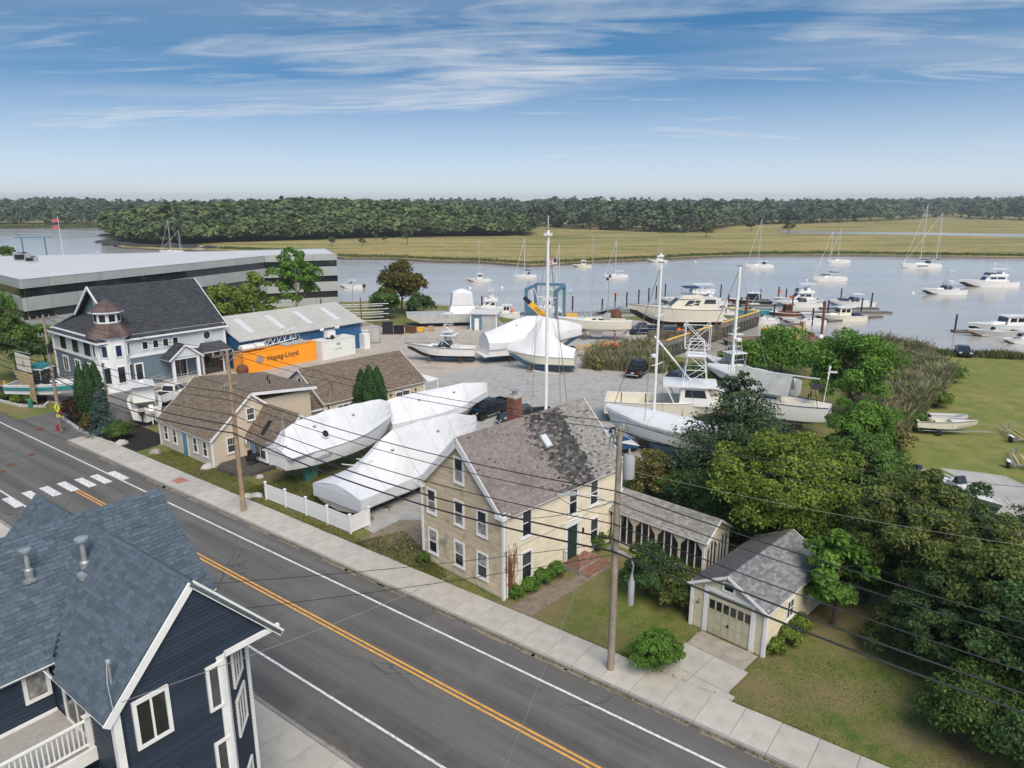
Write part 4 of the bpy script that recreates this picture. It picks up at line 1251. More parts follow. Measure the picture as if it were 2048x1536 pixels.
# volumes
b = MB(); b.prism([(-4.2, yl), (0, yl), (0, .78), (-1.67, yr_), (-4.2, yr_)], -.3, NE-.02); b.build('wall', 'navy_siding', nav)
b = MB(); b.prism([(-4.2, yl), (0, yl), (0, yr_), (-4.2, yr_)], NE-.14, NE-.03); b.build('soffit', 'white_trim', nav)
body(nav, Sub(0, 0, 0, 0), -4.2, 0, yl, yr_, NE, NR, 0.0, m='navy_siding', z0=NE-.02, name='gable_wall')
mainw = body(nav, Sub(-4.1, -14, 90), 0, 16.6, 0, 6.0, NE-.05, NR+.05, 2.95, m='navy_siding', name='wall')
Wn = Wall(0, yl, 90)
def ngab(z):
    if z < NE-.02: return (.22, .78-yl-.02)
    t = max(0, z-NE)/(NR-NE)*(yr_-yl)/2
    return (t, yr_-yl-t) if yr_-yl-2*t > .2 else None
boards(nav, Wn, ngab, .0, NR-.12, .135, 'navy_siding', True, th=.036)
Wc = Wall(0, .78, 135); lc = math.hypot(1.67, 1.67)
boards(nav, Wc, lambda z: (.12, lc-.12), .0, NE-.15, .135, 'navy_siding', True, th=.036)
for x, y, w in ((0, yl, .2), (-1.67, yr_, .16)): corner(nav, S0, x, y, 0, NE-.1, w)
MB().tbox(Wn, .78-yl-.24, .78-yl, .0, .06, 0, NE-.1).build('corner_board', 'white_trim', nav)
MB().tbox(Wc, .0, .16, .0, .05, 0, NE-.1).build('corner_board', 'white_trim', nav)
window(nav, Wn, .42, 1.42, 7.5, 9.0, .11, 1, 2, pane='dark_glass', sill=False)
window(nav, Wn, 2.52, 3.05, 7.35, 8.85, .09, 1, 1, pane='pane_glass', sill=False)
window(nav, Wn, 2.52, 3.05, 4.6, 6.25, .09, 1, 1, pane='pane_glass', sill=False)
window(nav, Wn, .42, 1.42, 4.5, 6.2, .11, 1, 2, pane='dark_glass', sill=False)
for z in (7.3, 5.5, 2.6): window(nav, Wc, .6, 1.65, z, z+1.35, .09, 1, 3, pane='dark_glass', sill=False)
# soffit band seen under the gable
MB().bar((.07, .80, NE-.10), (.07, yr_+.22, NE-.10), .1, .16).build('frieze_board', 'white_trim', nav)
cg_k = (NR-NE)/2.4; cg_ln = (2.4+.30)*math.sqrt(1+cg_k*cg_k)
XL = 6.95; Wt = XL+.35
# near slope of the cross gable: cut by the valley against the main roof
gable_roof(nav, Sub(-XL, 0, 0), 0, XL, yl, yr_, NE, NR, 'blue_shingle', yr=.05, oh=.30, ohx=.16, expo=.145, tab=.30, nobj=(300, 0), th=.12, seed=21, rake=False,
           polyA=[(4.05, 0), (XL+.16, 0), (XL+.16, cg_ln), (.05, cg_ln)], polyB=[(-.0+.0, 0), (4.0-.9, 0), (XL-.05, cg_ln), (0, cg_ln)], cap=.022)
for sg, y0_ in ((-1, yl-.30), (1, yr_+.30)):
    k = cg_k
    MB().bar((.13, y0_-sg*.02, NE-.28*k-.06), (.13, .05, NR-.06), .06, .21, up=(0, -sg*k, 1)).build('rake_board', 'white_trim', nav)
# main roof, ridge along the sub-frame's x (across the road direction)
mk = (11.85-9.08)/3.05
mln = (3.05+.18)*math.sqrt(1+mk*mk)
Sm = Sub(-3.85, -14, 90)
# slope A faces the camera side (+x)
gable_roof(nav, Sm, 0, 16.55, 0, 6.1, 9.08, 11.85, 'blue_shingle', oh=.18, ohx=.25, expo=.145, tab=.30, nobj=(0, 0), th=.12, seed=31, sides='A', rake=False,
           polyA=[(4.0, 0), (17.05, 0), (17.05, mln), (4.0, mln)], cap=.022)
gable_roof(nav, Sm, 0, 16.55, 0, 6.1, 9.08, 11.85, 'blue_shingle', oh=.18, ohx=.25, expo=.145, tab=.30, th=.12, seed=33, rake=False, sides='B', polyB=[(0, 0), (12, 0), (12, mln), (0, mln)], ridge=False)
gable_roof(nav, Sub(-10.4, 0, 0), 0, 3.4, -2.2, 2.3, 9.15, 11.6, 'blue_shingle', oh=.25, ohx=.2, expo=.145, tab=.30, th=.1, seed=35, rake=False)
body(nav, Sub(-10.4, 0, 0), 0, 3.4, -2.2, 2.3, 9.15, 11.6, m='navy_siding')
# balcony
Wb = Wall(-4.1, -9, 90)
boards(nav, Wb, lambda z: (0, 6.6), 7.15, 9.0, .135, 'navy_siding', True, th=.036)
window(nav, Wb, 5.85, 6.55, 7.75, 9.05, .10, 1, 1, pane='pane_curtain', sill=False)
Wsl = Wall(-4.1, yl, 0)
window(nav, Wsl, .85, 2.5, 7.2, 9.0, .09, 1, 2, pane='dark_glass', sill=False, name='sliding_door')
boards(nav, Wsl, lambda z: (2.55, 4.0), 6.0, 9.0, .135, 'navy_siding', True, th=.036)
bal = MB().box(-4.1, -1.55, -9.0, yl-.03, 6.98, 7.15).build('balcony', 'deck_grey', nav)
MB().box(-1.56, -1.5, -9.0, yl-.03, 6.72, 7.14).build('rim_board', 'white_trim', bal)
MB().box(-4.07, -3.99, -9, yl-.05, 7.15, 7.22).build('base_board', 'white_trim', bal)
MB().bar((-1.62, -9, 8.02), (-1.62, yl-.1, 8.02), .09, .05).build('top_rail', 'white_trim', bal)
MB().bar((-1.62, -9, 7.25), (-1.62, yl-.1, 7.25), .05, .06).build('bottom_rail', 'white_trim', bal)
bal_m = MB().box(-.018, .018, -.018, .018, 0, .76).mesh('baluster', 'white_trim')
for k in range(46): link('baluster', bal_m, bal, (-1.62, yl-.28-k*.125, 7.26))
for y in (yl-.12, -5.2):
    pp = MB(); pp.box(-1.69, -1.55, y-.07, y+.07, 7.0, 8.12); pp.box(-1.72, -1.52, y-.1, y+.1, 8.12, 8.16); pp.build('newel_post', 'white_trim', bal)
MB().box(-3.6, -2.2, -9.6, -8.2, 0, 6.98).build('wall', 'navy_siding', nav)
# roof pipes
def vent(x, y, z, h, s, name='roof_vent'):
    b = MB(); b.lathe([(.13*s, z-.3), (.15*s, z+.25*h), (.085*s, z+.3*h), (.085*s, z+h*.9)], 12, (x, y, 0)); b.lathe([(.09*s, z+h*.86), (.19*s, z+h*.88), (.20*s, z+h*.96), (.05*s, z+h)], 14, (x, y, 0))
    v = b.build(name, 'vent_metal', nav, smooth=True)
    MB().box(x-.22*s, x+.22*s, y-.25*s, y+.12*s, z-.14, z-.05).build('flashing', 'vent_metal', v)
    return v
v1 = vent(-4.95, -.70, 10.75, 1.15, 1.0)
MB().lathe([(.12, 0), (.13, .24), (.02, .25)], 12, (0, 0, 0), ax='x').build('hood', 'vent_metal', v1, (-4.75, -.95, 10.75))
vent(-5.7, -2.0, 10.85, .95, .85)
ms = MB(); ms.tube([(-.62, yl+.28, 8.9), (-.62, yl+.28, 10.05), (-.55, yl+.26, 10.12)], .035, 8); ms.lathe([(.06, 10.02), (.07, 10.14), (.0, 10.18)], 8, (-.6, yl+.27, 0)); ms.tube([(-.62, yl+.24, 10.1), (-.4, yl+.1, 9.6), (.25, yl-.1, 9.25)], .014, 5)
ms.build('service_mast', 'galvanised', nav)

# ================================================================== BOAT STORE WITH TURRET
stO = Vector((-46.3, 84.1, 0))
store = thing('boat_store', 'two storey grey and slate blue store with corner turret and dark gable roof', 'building', stO, rad(51.5))
SX0, SX1, SW, SE, SR = -3.2, 12.4, 14.0, 6.5, 11.9
MB().box(SX0, SX1, 0, SW, 3.95, SE+.05).build('upper_wall', 'store_pale', store)
MB().box(SX0+.015, SX1-.015, .015, SW-.015, -.2, 3.7).build('lower_wall', 'store_blue', store)
bd = MB(); bd.box(SX0-.05, SX1+.05, -.05, SW+.05, 3.68, 3.98); bd.build('band', 'store_white', store)
Wr = Wall(SX0, 0, 0); Wl = Wall(SX0, SW, -90)
for x, y in ((SX1, 0), (SX0, SW), (SX1, SW)): corner(store, S0, x, y, 0, SE, .28, 'store_white')
MB().box(SX0-.04, SX1+.04, -.04, SW+.04, 6.25, 6.48).build('frieze_board', 'store_white', store)
# main roof: full gable to the right, hipped skirt and small gable to the left
k_ = (SR-SE)/(SW/2); cS = 1/math.sqrt(1+k_*k_); oh = .45; lnS = (SW/2+oh)/cS
XG = -.2                                  # plane of the small gable
zg = 8.15; sg_ = (zg-(SE-k_*oh))/(k_*cS)  # slope length where the skirt meets it
def rp(x, y, z): return Vector((x, y, z))
E0 = rp(SX0-.45, -oh, SE-k_*oh); e0 = Vector((1, 0, 0)); s0 = Vector((0, cS, k_*cS)); wS = SX1+.35-(SX0-.45)
a_g = XG-.8-(SX0-.45)
poly = [(0, 0), (wS, 0), (wS, lnS), (a_g, lnS), (a_g, sg_)]
rb = MB(); rb.slab([E0+e0*u+s0*v for u, v in poly], .2)
shingles(store, E0, e0, s0, poly, .16, .5, 'slate_roof', 0, 41)
E1 = rp(SX1+.35, SW+oh, SE-k_*oh); e1 = Vector((-1, 0, 0)); s1 = Vector((0, -cS, k_*cS))
poly1 = [(0, 0), (wS, 0), (wS-a_g, sg_), (wS-a_g, lnS), (0, lnS)]
rb.slab([E1+e1*u+s1*v for u, v in poly1], .2)
rb.build('roof', 'slate_roof', store)
yb = -oh+sg_*cS
sk_run = (XG)-(SX0-.45); sk_l = math.hypot(sk_run, zg-(SE-k_*oh))
Es = rp(SX0-.45, SW+oh, SE-k_*oh); es = Vector((0, -1, 0)); ss = Vector((sk_run, 0, zg-(SE-k_*oh))).normalized()
pk = [(0, 0), (SW+2*oh, 0), (SW+2*oh-(yb+oh), sk_l), (yb+oh, sk_l)]
MB().slab([Es+es*u+ss*v for u, v in pk], .15).build('skirt_roof', 'slate_roof', store)
shingles(store, Es, es, ss, pk, .16, .5, 'slate_roof', 0, 43)
gt = MB(); yl_, yh_ = yb+.1, SW-yb-.1
gt.loft([[(XG, yl_, zg-.1), (XG, yh_, zg-.1), (XG, SW/2, SR-.25)], [(XG+1, yl_, zg-.1), (XG+1, yh_, zg-.1), (XG+1, SW/2, SR-.25)]]); gt.build('gable_wall', 'store_blue', store)
for sg in (-1, 1):
    MB().bar((XG-.82, SW/2+sg*(SW/2-yb+.1), zg-.12), (XG-.82, SW/2, SR-.08), .1, .34, up=(0, sg*k_, 1)).build('rake_board', 'store_white', store)
    MB().slab([(XG-.8, SW/2+sg*(SW/2-yb), zg-.2), (XG, SW/2+sg*(SW/2-yb), zg-.2), (XG, SW/2, SR-.24), (XG-.8, SW/2, SR-.24)][::sg], .06).build('soffit', 'store_white', store)
    MB().bar((SX1+.36, SW/2+sg*(SW/2+oh), SE-k_*oh-.1), (SX1+.36, SW/2, SR-.1), .08, .3, up=(0, sg*k_, 1)).build('rake_board', 'store_white', store)
body(store, S0, SX1-.3, SX1, 0, SW, SE, SR, name='gable_wall', m='store_pale', z0=SE-.1)
MB().bar((SX0-.5, -oh-.06, SE-k_*oh-.12), (SX1+.35, -oh-.06, SE-k_*oh-.12), .12, .2).build('gutter', 'store_white', store)
MB().bar((SX0-.51, -oh, SE-k_*oh-.12), (SX0-.51, SW+oh, SE-k_*oh-.12), .12, .2).build('gutter', 'store_white', store)
def round_window(W, u, z, ru, rz_, name='round_window'):
    n = 28; rings = []
    for d, f in ((0, 1.0), (.1, 1.0), (.1, .76), (.03, .76)):
        rings.append([W.T(u+ru*f*math.cos(2*math.pi*k/n), d, z+rz_*f*math.sin(2*math.pi*k/n)) for k in range(n)])
    o = MB().loft(rings, True, False).build(name, 'store_white', store)
    MB().tprism(W, [(u+ru*.78*math.cos(2*math.pi*k/n), z+rz_*.78*math.sin(2*math.pi*k/n)) for k in range(n)], .0, .04).build('pane', 'dark_glass', o)
round_window(Wr, 13.15, 5.15, .62, .68)
round_window(Wall(XG, SW, -90), SW/2+.0, 9.75, .55, .75)
for u in (5.15, 6.45, 7.7, 8.95): window(store, Wr, u-.42, u+.42, 4.45, 5.55, .12, 1, 1, m='store_white', pane='dark_glass', sill=False)
window(store, Wr, 3.55, 4.65, .75, 3.0, .16, 1, 1, m='store_white', pane='dark_glass', sill=False)
for u in (3.2, 6.9, 10.4):
    window(store, Wl, u-.75, u+.75, 4.15, 5.95, .06, 1, 2, m='black', pane='dark_glass', sill=False)
    window(store, Wl, u-.8, u+.8, 1.1, 3.2, .14, 1, 2, m='store_white', pane='dark_glass', sill=False)
# turret
tc_ = (-1.45, 1.2); tr_ = 2.05
def octo(r, z, n=8, ph=22.5): return [(tc_[0]+r*math.cos(rad(ph+45*k)), tc_[1]+r*math.sin(rad(ph+45*k)), z) for k in range(n)]
tur = MB().loft([octo(tr_, 0), octo(tr_, 6.6)]).build('turret', 'store_white', store)
MB().loft([octo(tr_+.08, 6.35), octo(tr_+.3, 6.5), octo(tr_+.3, 6.68), octo(tr_+.1, 6.7)]).build('turret_cornice', 'store_white', tur)
MB().loft([octo(tr_+.45, 6.62), octo(tr_+.25, 7.0), octo(tr_-.3, 7.7), octo(1.5, 8.2)]).build('turret_skirt', 'copper', tur)
sm_ = MB()
for k in range(8):
    a0, a1 = octo(tr_+.47, 6.66)[k], octo(tr_+.47, 6.66)[(k+1) % 8]; b0, b1 = octo(1.52, 8.22)[k], octo(1.52, 8.22)[(k+1) % 8]
    m0, m1 = octo(tr_-.27, 7.73)[k], octo(tr_-.27, 7.73)[(k+1) % 8]
    for q in range(6):
        f = q/6; sm_.tube([Vector(a0).lerp(Vector(a1), f), Vector(m0).lerp(Vector(m1), f), Vector(b0).lerp(Vector(b1), f)], .025, 4)
sm_.build('seam', 'copper', tur)
lan = MB().loft([octo(1.42, 8.1), octo(1.42, 9.45)]).build('lantern', 'store_white', tur)
for k in range(8):
    a = octo(1.42, 0)[k]; b2 = octo(1.42, 0)[(k+1) % 8]
    W_ = Wall(a[0], a[1], math.degrees(math.atan2(b2[1]-a[1], b2[0]-a[0]))); l_ = math.dist(a, b2)
    MB().tbox(W_, .2, l_-.2, .0, .03, 8.4, 9.2).build('pane', 'dark_glass', lan)
    a = octo(tr_, 0)[k]; b2 = octo(tr_, 0)[(k+1) % 8]
    W_ = Wall(a[0], a[1], math.degrees(math.atan2(b2[1]-a[1], b2[0]-a[0]))); l_ = math.dist(a, b2)
    if k in (3, 4, 5, 6):
        window(store, W_, l_/2-.42, l_/2+.42, 4.2, 5.7, .1, 1, 1, m='store_white', pane='blue_window', sill=False)
        window(store, W_, l_/2-.5, l_/2+.5, 1.0, 3.1, .1, 1, 1, m='store_white', pane='dark_glass', sill=False)
MB().loft([octo(1.55, 9.35), octo(1.9, 9.42), octo(1.9, 9.6)]).build('lantern_cornice', 'store_white', tur)
MB().loft([octo(1.95, 9.6), octo(1.1, 10.3), octo(.06, 10.95)]).build('turret_roof', 'copper', tur)
# entrance porch
Wq = Wall(7.0, -2.1, 0)
pr = thing('entrance_porch', 'white gabled entrance porch with ramp railings on the turret store', 'porch', stO, rad(51.5))
for x in (4.2, 7.4):
    for y in (-2.0,): MB().box(x-.16, x+.16, y-.16, y+.16, .3, 3.05).build('column', 'store_white', pr)
MB().box(3.9, 7.7, -2.2, 0, 3.0, 3.3).build('beam', 'store_white', pr)
Spz = Sub(7.75, -2.3, 90)
gable_roof(pr, Spz, 0, 2.3, 0, 3.95, 3.28, 4.85, 'slate_roof', oh=.3, ohx=.2, expo=.16, tab=.4, th=.12, seed=51, trim='store_white')
body(pr, Spz, 0.05, .3, 0, 3.95, 3.28, 4.85, name='gable_wall', m='store_pale', z0=3.3)
MB().box(3.6, 8.0, -2.4, 0, 0, .32).build('platform', 'concrete', pr)
MB().box(-.5, 3.6, -2.2, -.7, 0, .2).build('ramp', 'concrete', pr)
rl = MB()
for y in (-2.25, -.65):
    for z in (.75, 1.1): rl.tube([(-.5, y, z-.2), (3.6, y, z+.1)], .025, 6)
    for x in (-.4, 1, 2.4, 3.5): rl.tube([(x, y, 0), (x, y, 1.1)], .025, 6)
for z in (.75, 1.15): rl.tube([(4.4, -2.3, z), (7.2, -2.3, z)], .025, 6)
for x in (5.2, 6.2): rl.tube([(x, -2.3, .3), (x, -2.3, 1.15)], .025, 6)
rl.build('railing', 'galvanised', pr)
Wd = Wall(0, 0, 0)
dd = MB(); dd.tbox(Wd, 5.0, 6.9, 0, .1, .3, 2.75); o = dd.build('entrance_door', 'store_white', store); MB().tbox(Wd, 5.15, 5.92, .1, .12, .4, 2.6).build('pane', 'dark_glass', o); MB().tbox(Wd, 5.98, 6.75, .1, .12, .4, 2.6).build('pane', 'dark_glass', o)
dd = MB(); dd.tbox(Wd, 8.9, 12.0, 0, .14, 0, 3.2); o = dd.build('service_door', 'store_white', store); MB().tbox(Wd, 9.15, 11.75, .14, .16, 0, 2.95).build('pane', 'dark_glass', o)
aw = MB(); aw.loft([[(8.5, -1.5, 3.05), (12.35, -1.5, 3.05), (12.35, 0, 3.05), (8.5, 0, 3.05)], [(8.5, -1.5, 3.25), (12.35, -1.5, 3.25), (12.35, 0, 3.25), (8.5, 0, 3.25)]]); aw.build('canopy', 'store_white', store)
MB().loft([[(8.4, -1.6, 3.25), (12.4, -1.6, 3.25), (12.4, 0, 3.25), (8.4, 0, 3.25)], [(9.0, -.3, 4.2), (11.8, -.3, 4.2), (11.8, 0, 4.2), (9.0, 0, 4.2)]]).build('canopy_roof', 'slate_roof', store)

# ================================================================== OFFICE BLOCK
off = thing('office_block', 'long flat roofed grey office block with bands of windows with painted-in reflections', 'building', (0, 0, 0))
OP = [(-86, 117), (-72.1, 104.5), (-52.6, 152.7), (-38.6, 158.6), (-46, 178), (-110, 152)]
def oring(d, z):
    n = len(OP); out = []
    for i in range(n):
        p0, p1, p2 = Vector(OP[i-1]), Vector(OP[i]), Vector(OP[(i+1) % n])
        a = (p1-p0).normalized(); b = (p2-p1).normalized(); na = Vector((a.y, -a.x)); nb = Vector((b.y, -b.x))
        m = (na+nb); m = m/(m.length_squared)*2 if m.length > .1 else na
        q = p1+m*d/1.0*.5*2/2
        out.append((q.x, q.y, z))
    return out
MB().loft([oring(-.5, -.5), oring(-.5, 10.8)]).build('core', 'dark_glass', off)
for z0_, z1_ in ((9.7, 11.0), (6.35, 8.35), (3.0, 5.05), (0, 1.6)):
    for i in range(4):
        a, b2 = OP[i], OP[i+1]; L = math.dist(a, b2); n = max(1, round(L/4.4)); W_ = Wall(a[0], a[1], math.degrees(math.atan2(b2[1]-a[1], b2[0]-a[0])))
        for k in range(n): MB().tbox(W_, L*k/n+.03, L*(k+1)/n-.03, -.3, .0, z0_, z1_).build('panel', 'office_panel', off)
for z0_, z1_ in ((8.35, 9.7), (5.05, 6.35), (1.6, 3.0)):
    for i in range(4):
        a, b2 = OP[i], OP[i+1]; L = math.dist(a, b2); n = max(1, round(L/1.45)); W_ = Wall(a[0], a[1], math.degrees(math.atan2(b2[1]-a[1], b2[0]-a[0])))
        if z0_ < 3 and i > 1: continue
        fm = MB()
        for k in range(n):
            MB().tbox(W_, L*k/n+.05, L*(k+1)/n-.05, -.40, -.36, z0_, z1_).build('pane', 'painted_reflection_glass', off)
            fm.tbox(W_, L*k/n-.05, L*k/n+.05, -.42, -.32, z0_, z1_)
        fm.build('mullion', 'black', off)
MB().prism([(x, y) for x, y, z in oring(-.28, 0)], 10.7, 10.93).build('roof', 'membrane', off)
cp_ = MB().loft([oring(.04, 10.98), oring(.04, 11.06), oring(-.3, 11.06), oring(-.3, 10.98)], True, False).build('coping', 'galvanised', off)
def hvac(px, py, s, label):
    p = P(px, py, 10.95)
    t = thing('rooftop_unit', label, 'air conditioner', p, rad(68), 'units on the office roof')
    MB().box(-1*s, 1*s, -.7*s, .7*s, .25, 1.3*s).build('cabinet', 'galvanised', t)
    MB().box(-1.02*s, -.1*s, -.72*s, .3*s, .45, 1.15*s).build('grille', 'black', t)
    MB().lathe([(.4*s, 1.3*s), (.45*s, 1.45*s), (.3*s, 1.45*s)], 12, (.4*s, 0, 0)).build('fan', 'black', t)
    MB().box(-1.1*s, 1.1*s, -.8*s, .8*s, 0, .25).build('curb', 'membrane', t)
hvac(46, 523, 1.2, 'large boxy air conditioning unit on the office roof'); hvac(64, 526, .9, 'smaller grey air unit beside the large one on the roof'); hvac(36, 515, .7, 'low white duct unit at the edge of the roof units')

# ================================================================== BLUE SHED
shO = Vector((-37.9, 90.9, 0))
shed = thing('metal_shed', 'long blue corrugated metal shed with pale low pitched roof', 'shed', shO, rad(51.3))
SHL, SHW, SHE, SHR = 23.2, 13.2, 4.25, 6.6
SH0 = 2.7
body(shed, S0, SH0, SHL, .15, SHW, SHE, SHR, m='shed_blue')
Wsh = Wall(SH0, .15, 0)
rib = MB().box(-.07, .07, -.05, 0, 0, SHE-.1).mesh('rib', 'shed_blue')
for k in range(int((SHL-SH0)/.42)): link('rib', rib, shed, (SH0+.1+k*.42, .15, .05))
Wse = Wall(SHL, .15, 90)
for k in range(int(SHW/.42)):
    y = .2+k*.42; zt = SHE+(SHR-SHE)*(1-abs(y-SHW/2)/(SHW/2))-.25
    MB().box(SHL, SHL+.05, y, y+.14, .05, zt).build('rib', 'shed_blue', shed)
kk2 = (SHR-SHE)/(SHW/2); c2 = 1/math.sqrt(1+kk2*kk2); ln2 = (SHW/2+.4)/c2
E2 = Vector((SH0-.3, -.4, SHE-.4*kk2)); ee2 = Vector((1, 0, 0)); s2 = Vector((0, c2, kk2*c2))
MB().slab([E2, E2+ee2*(SHL-SH0+.7), E2+ee2*(SHL-SH0+.7)+s2*ln2, E2+s2*ln2], .1).build('roof', 'shed_roof', shed)
E3 = Vector((SHL+.4, SHW+.4, SHE-.4*kk2))
MB().slab([E3, E3-ee2*(SHL-SH0+.7), E3-ee2*(SHL-SH0+.7)+Vector((0, -c2, kk2*c2))*ln2, E3+Vector((0, -c2, kk2*c2))*ln2], .1).build('roof', 'shed_roof', shed)
rm_ = MB().bar((0, 0, 0), tuple(s2*(ln2-.05)), .05, .05, up=(1, 0, 0)).mesh('roof_seam', 'shed_roof')
for k in range(34): link('roof_seam', rm_, shed, tuple(E2+ee2*(.2+k*.61)+Vector((0, 0, .03))))
for u in (2.6, 7.4, 12.2, 17.0):
    a = E2+ee2*u+s2*1.8+Vector((0, 0, .05)); MB().slab([a, a+ee2*.9, a+ee2*.9+s2*4.2, a+s2*4.2], .03).build('skylight_strip', 'shed_skylight', shed)
window(shed, Wsh, 8.2, 9.3, 2.9, 3.7, .06, 1, 1, pane='pane_glass', sill=False)
MB().box(SHL-.6, SHL+.5, -1.3, -.1, 0, 2.3).build('meter_cabinet', 'white_trim', shed)

# ================================================================== CONTAINERS
def container(name, label, loc, rz, L, m, h=2.75, w=2.44):
    t = thing(name, label, 'container', loc, rz, 'shipping containers by the blue shed')
    MB().box(.08, L-.08, .06, w-.06, .15, h-.06).build('shell', m, t)
    f = MB()
    for x in (0, L-.14):
        for y in (0, w-.14): f.box(x, x+.14, y, y+.14, 0, h)
    for y in (0, w-.1):
        f.box(.14, L-.14, y, y+.1, 0, .17); f.box(.14, L-.14, y, y+.1, h-.11, h)
    for x in (0, L-.1):
        f.box(x, x+.1, .14, w-.14, 0, .17); f.box(x, x+.1, .14, w-.14, h-.11, h)
    f.build('frame', m, t)
    r = MB(); n = int((L-.3)/.28); rbm = MB()
    rbm.add([(-.09, 0, .17), (-.05, -.04, .17), (.05, -.04, .17), (.09, 0, .17), (-.09, 0, h-.11), (-.05, -.04, h-.11), (.05, -.04, h-.11), (.09, 0, h-.11)], [(0,1,5,4),(1,2,6,5),(2,3,7,6)])
    me = rbm.mesh('corrugation', m)
    for k in range(n):
        for y, q in ((.06, 0), (w-.06, math.pi)): link('corrugation', me, t, (.22+k*.28, y, 0), q)
    for k in range(2):
        MB().box(-.02, .08, .16+k*1.06, 1.20+k*1.06, .2, h-.15).build('door', m, t)
        for q in (.3, .7): MB().tube([(-.04, .16+k*1.06+q, .2), (-.04, .16+k*1.06+q, h-.15)], .025, 6).build('lock_rod', 'galvanised', t)
    rf = MB()
    for k in range(n): rf.box(.15+k*.28, .29+k*.28, .12, w-.12, h-.06, h-.03)
    rf.build('roof_ribs', m, t)
    return t
cO = P(490, 749)
ang_c = rad(53.0)
oc = container('shipping_container', 'long orange shipping container with dark lettering and cargo on top', cO, ang_c, 11.6, 'orange_box')
Wo = Wall(0, 0, 0)
text_on(oc, Wo, 'Hapag-Lloyd', 3.55, 1.25, 1.0, 'text_black', .02)
lg = MB()
for k, (u, z, w, h) in enumerate([(2.05, 1.2, .28, .34), (2.4, 1.2, .34, .34), (2.05, 1.6, .28, .36), (2.4, 1.6, .34, .36), (2.8, 1.35, .16, .5), (1.85, 1.35, .14, .5), (2.2, 2.0, .4, .14), (2.2, 1.02, .4, .12)]): lg.tbox(Wo, u, u+w, .012, .02, z, z+h)
lg.build('logo', 'logo_grey', oc)
wO = P(646, 721)
wc = container('shipping_container', 'short off-white shipping container carrying a light tower by the shed', wO, ang_c, 6.1, 'white_box')
text_on(wc, Wo, 'IEA', 2.6, 1.85, .5, 'text_blue', .02); text_on(wc, Wo, 'intermodal', 2.3, 1.25, .3, 'text_green', .02)
# things lying on the containers
def on_c(o, L, x, y, z): 
    a = ang_c; return Vector((o.x+x*math.cos(a)-y*math.sin(a), o.y+x*math.sin(a)+y*math.cos(a), z))
tb = MB()
for q in ((0, 0), (.0, .55)): tb.bar((0, q[1], q[0]), (6.2, q[1], 2.1*1), .09)
tb.bar((0, .27, 1.0), (0, .27, 0), .09); 
tb = MB()
pA, pB, pC = [], [], []
for k in range(8):
    f = k/7; x = 6.8*f
    pA.append(Vector((x, 0, .05+.55*f))); pB.append(Vector((x, .7, .05+.55*f))); pC.append(Vector((x, .35, .35+1.75*f)))
for s_ in (pA, pB, pC):
    for a, b2 in zip(s_, s_[1:]): tb.bar(a, b2, .09)
for k in range(7):
    tb.bar(pA[k], pC[k+1], .05); tb.bar(pB[k], pC[k+1], .05); tb.bar(pA[k+1], pC[k+1], .05); tb.bar(pB[k+1], pC[k+1], .05)
tag(tb.build('crane_boom', 'white_trim', None, on_c(cO, 0, 2.6, 1.4, 2.75), ang_c), 'white lattice boom section lying on the orange container', 'crane boom')
tk = thing('water_tank', 'two white plastic tanks lying on the end of the orange container', 'tank', on_c(cO, 0, .4, .3, 2.75), ang_c)
for x, l in ((0, 1.9), (2.05, 1.3)):
    b = MB(); r_ = [[(x+o_, .8+.75*math.cos(a)*f, .5+.45*math.sin(a)*f) for a in [2*math.pi*k/14 for k in range(14)]] for o_, f in ((0, .8), (.12, 1), (l-.12, 1), (l, .8))]
    b.loft(r_); b.build('tank_shell', 'deck_white', tk, smooth=True)
tp = MB(); rr = random.Random(3)
rows = []
for i in range(9):
    rows.append([(i*.55, j*.33, .12+.16*math.sin(i*1.1)*math.cos(j*1.3)+rr.uniform(0, .12) if 0 < i < 8 and 0 < j < 6 else .02) for j in range(7)])
tp.loft(rows, False, False)
tag(tp.build('tarpaulin', 'canvas_grey', None, on_c(cO, 0, 6.6, .2, 2.76), ang_c), 'crumpled grey tarpaulin over gear on the orange container', 'tarpaulin')
lt = thing('light_tower', 'small white towable light tower standing on the white container', 'light tower', on_c(wO, 0, 2.2, .9, 2.75), ang_c)
MB().box(-.7, .7, -.45, .45, .3, 1.15).build('cabinet', 'white_trim', lt)
for y in (-.55, .55): MB().lathe([(.3, -.09), (.3, .09)], 14, (0, y, .3), ax='y').build('wheel', 'rubber', lt)
MB().bar((.7, 0, .4), (1.9, 0, .3), .08).build('drawbar', 'galvanised', lt)
MB().bar((-1.2, 0, 1.3), (1.8, 0, 1.3), .12).build('mast', 'galvanised', lt)
for x in (-1.3, -1.0, 1.4, 1.8): MB().lathe([(.05, -.1), (.2, .1), (.2, .14)], 10, (x, .1, 1.45), ax='y').build('lamp', 'lamp_clear', lt)
bl = thing('mooring_ball', 'rusty steel ball hanging on a chain before the orange container', 'buoy', P(486, 752), 0)
MB().lathe([(.0, .12), (.45, .22), (.72, .55), (.78, .85), (.62, 1.3), (.3, 1.52), (.0, 1.58)], 18).build('ball', 'rust', bl, smooth=True)
MB().tube([(0, 0, 1.5), (.05, 0, 2.4), (.15, .1, 3.0)], .04, 6).build('chain', 'rust', bl)

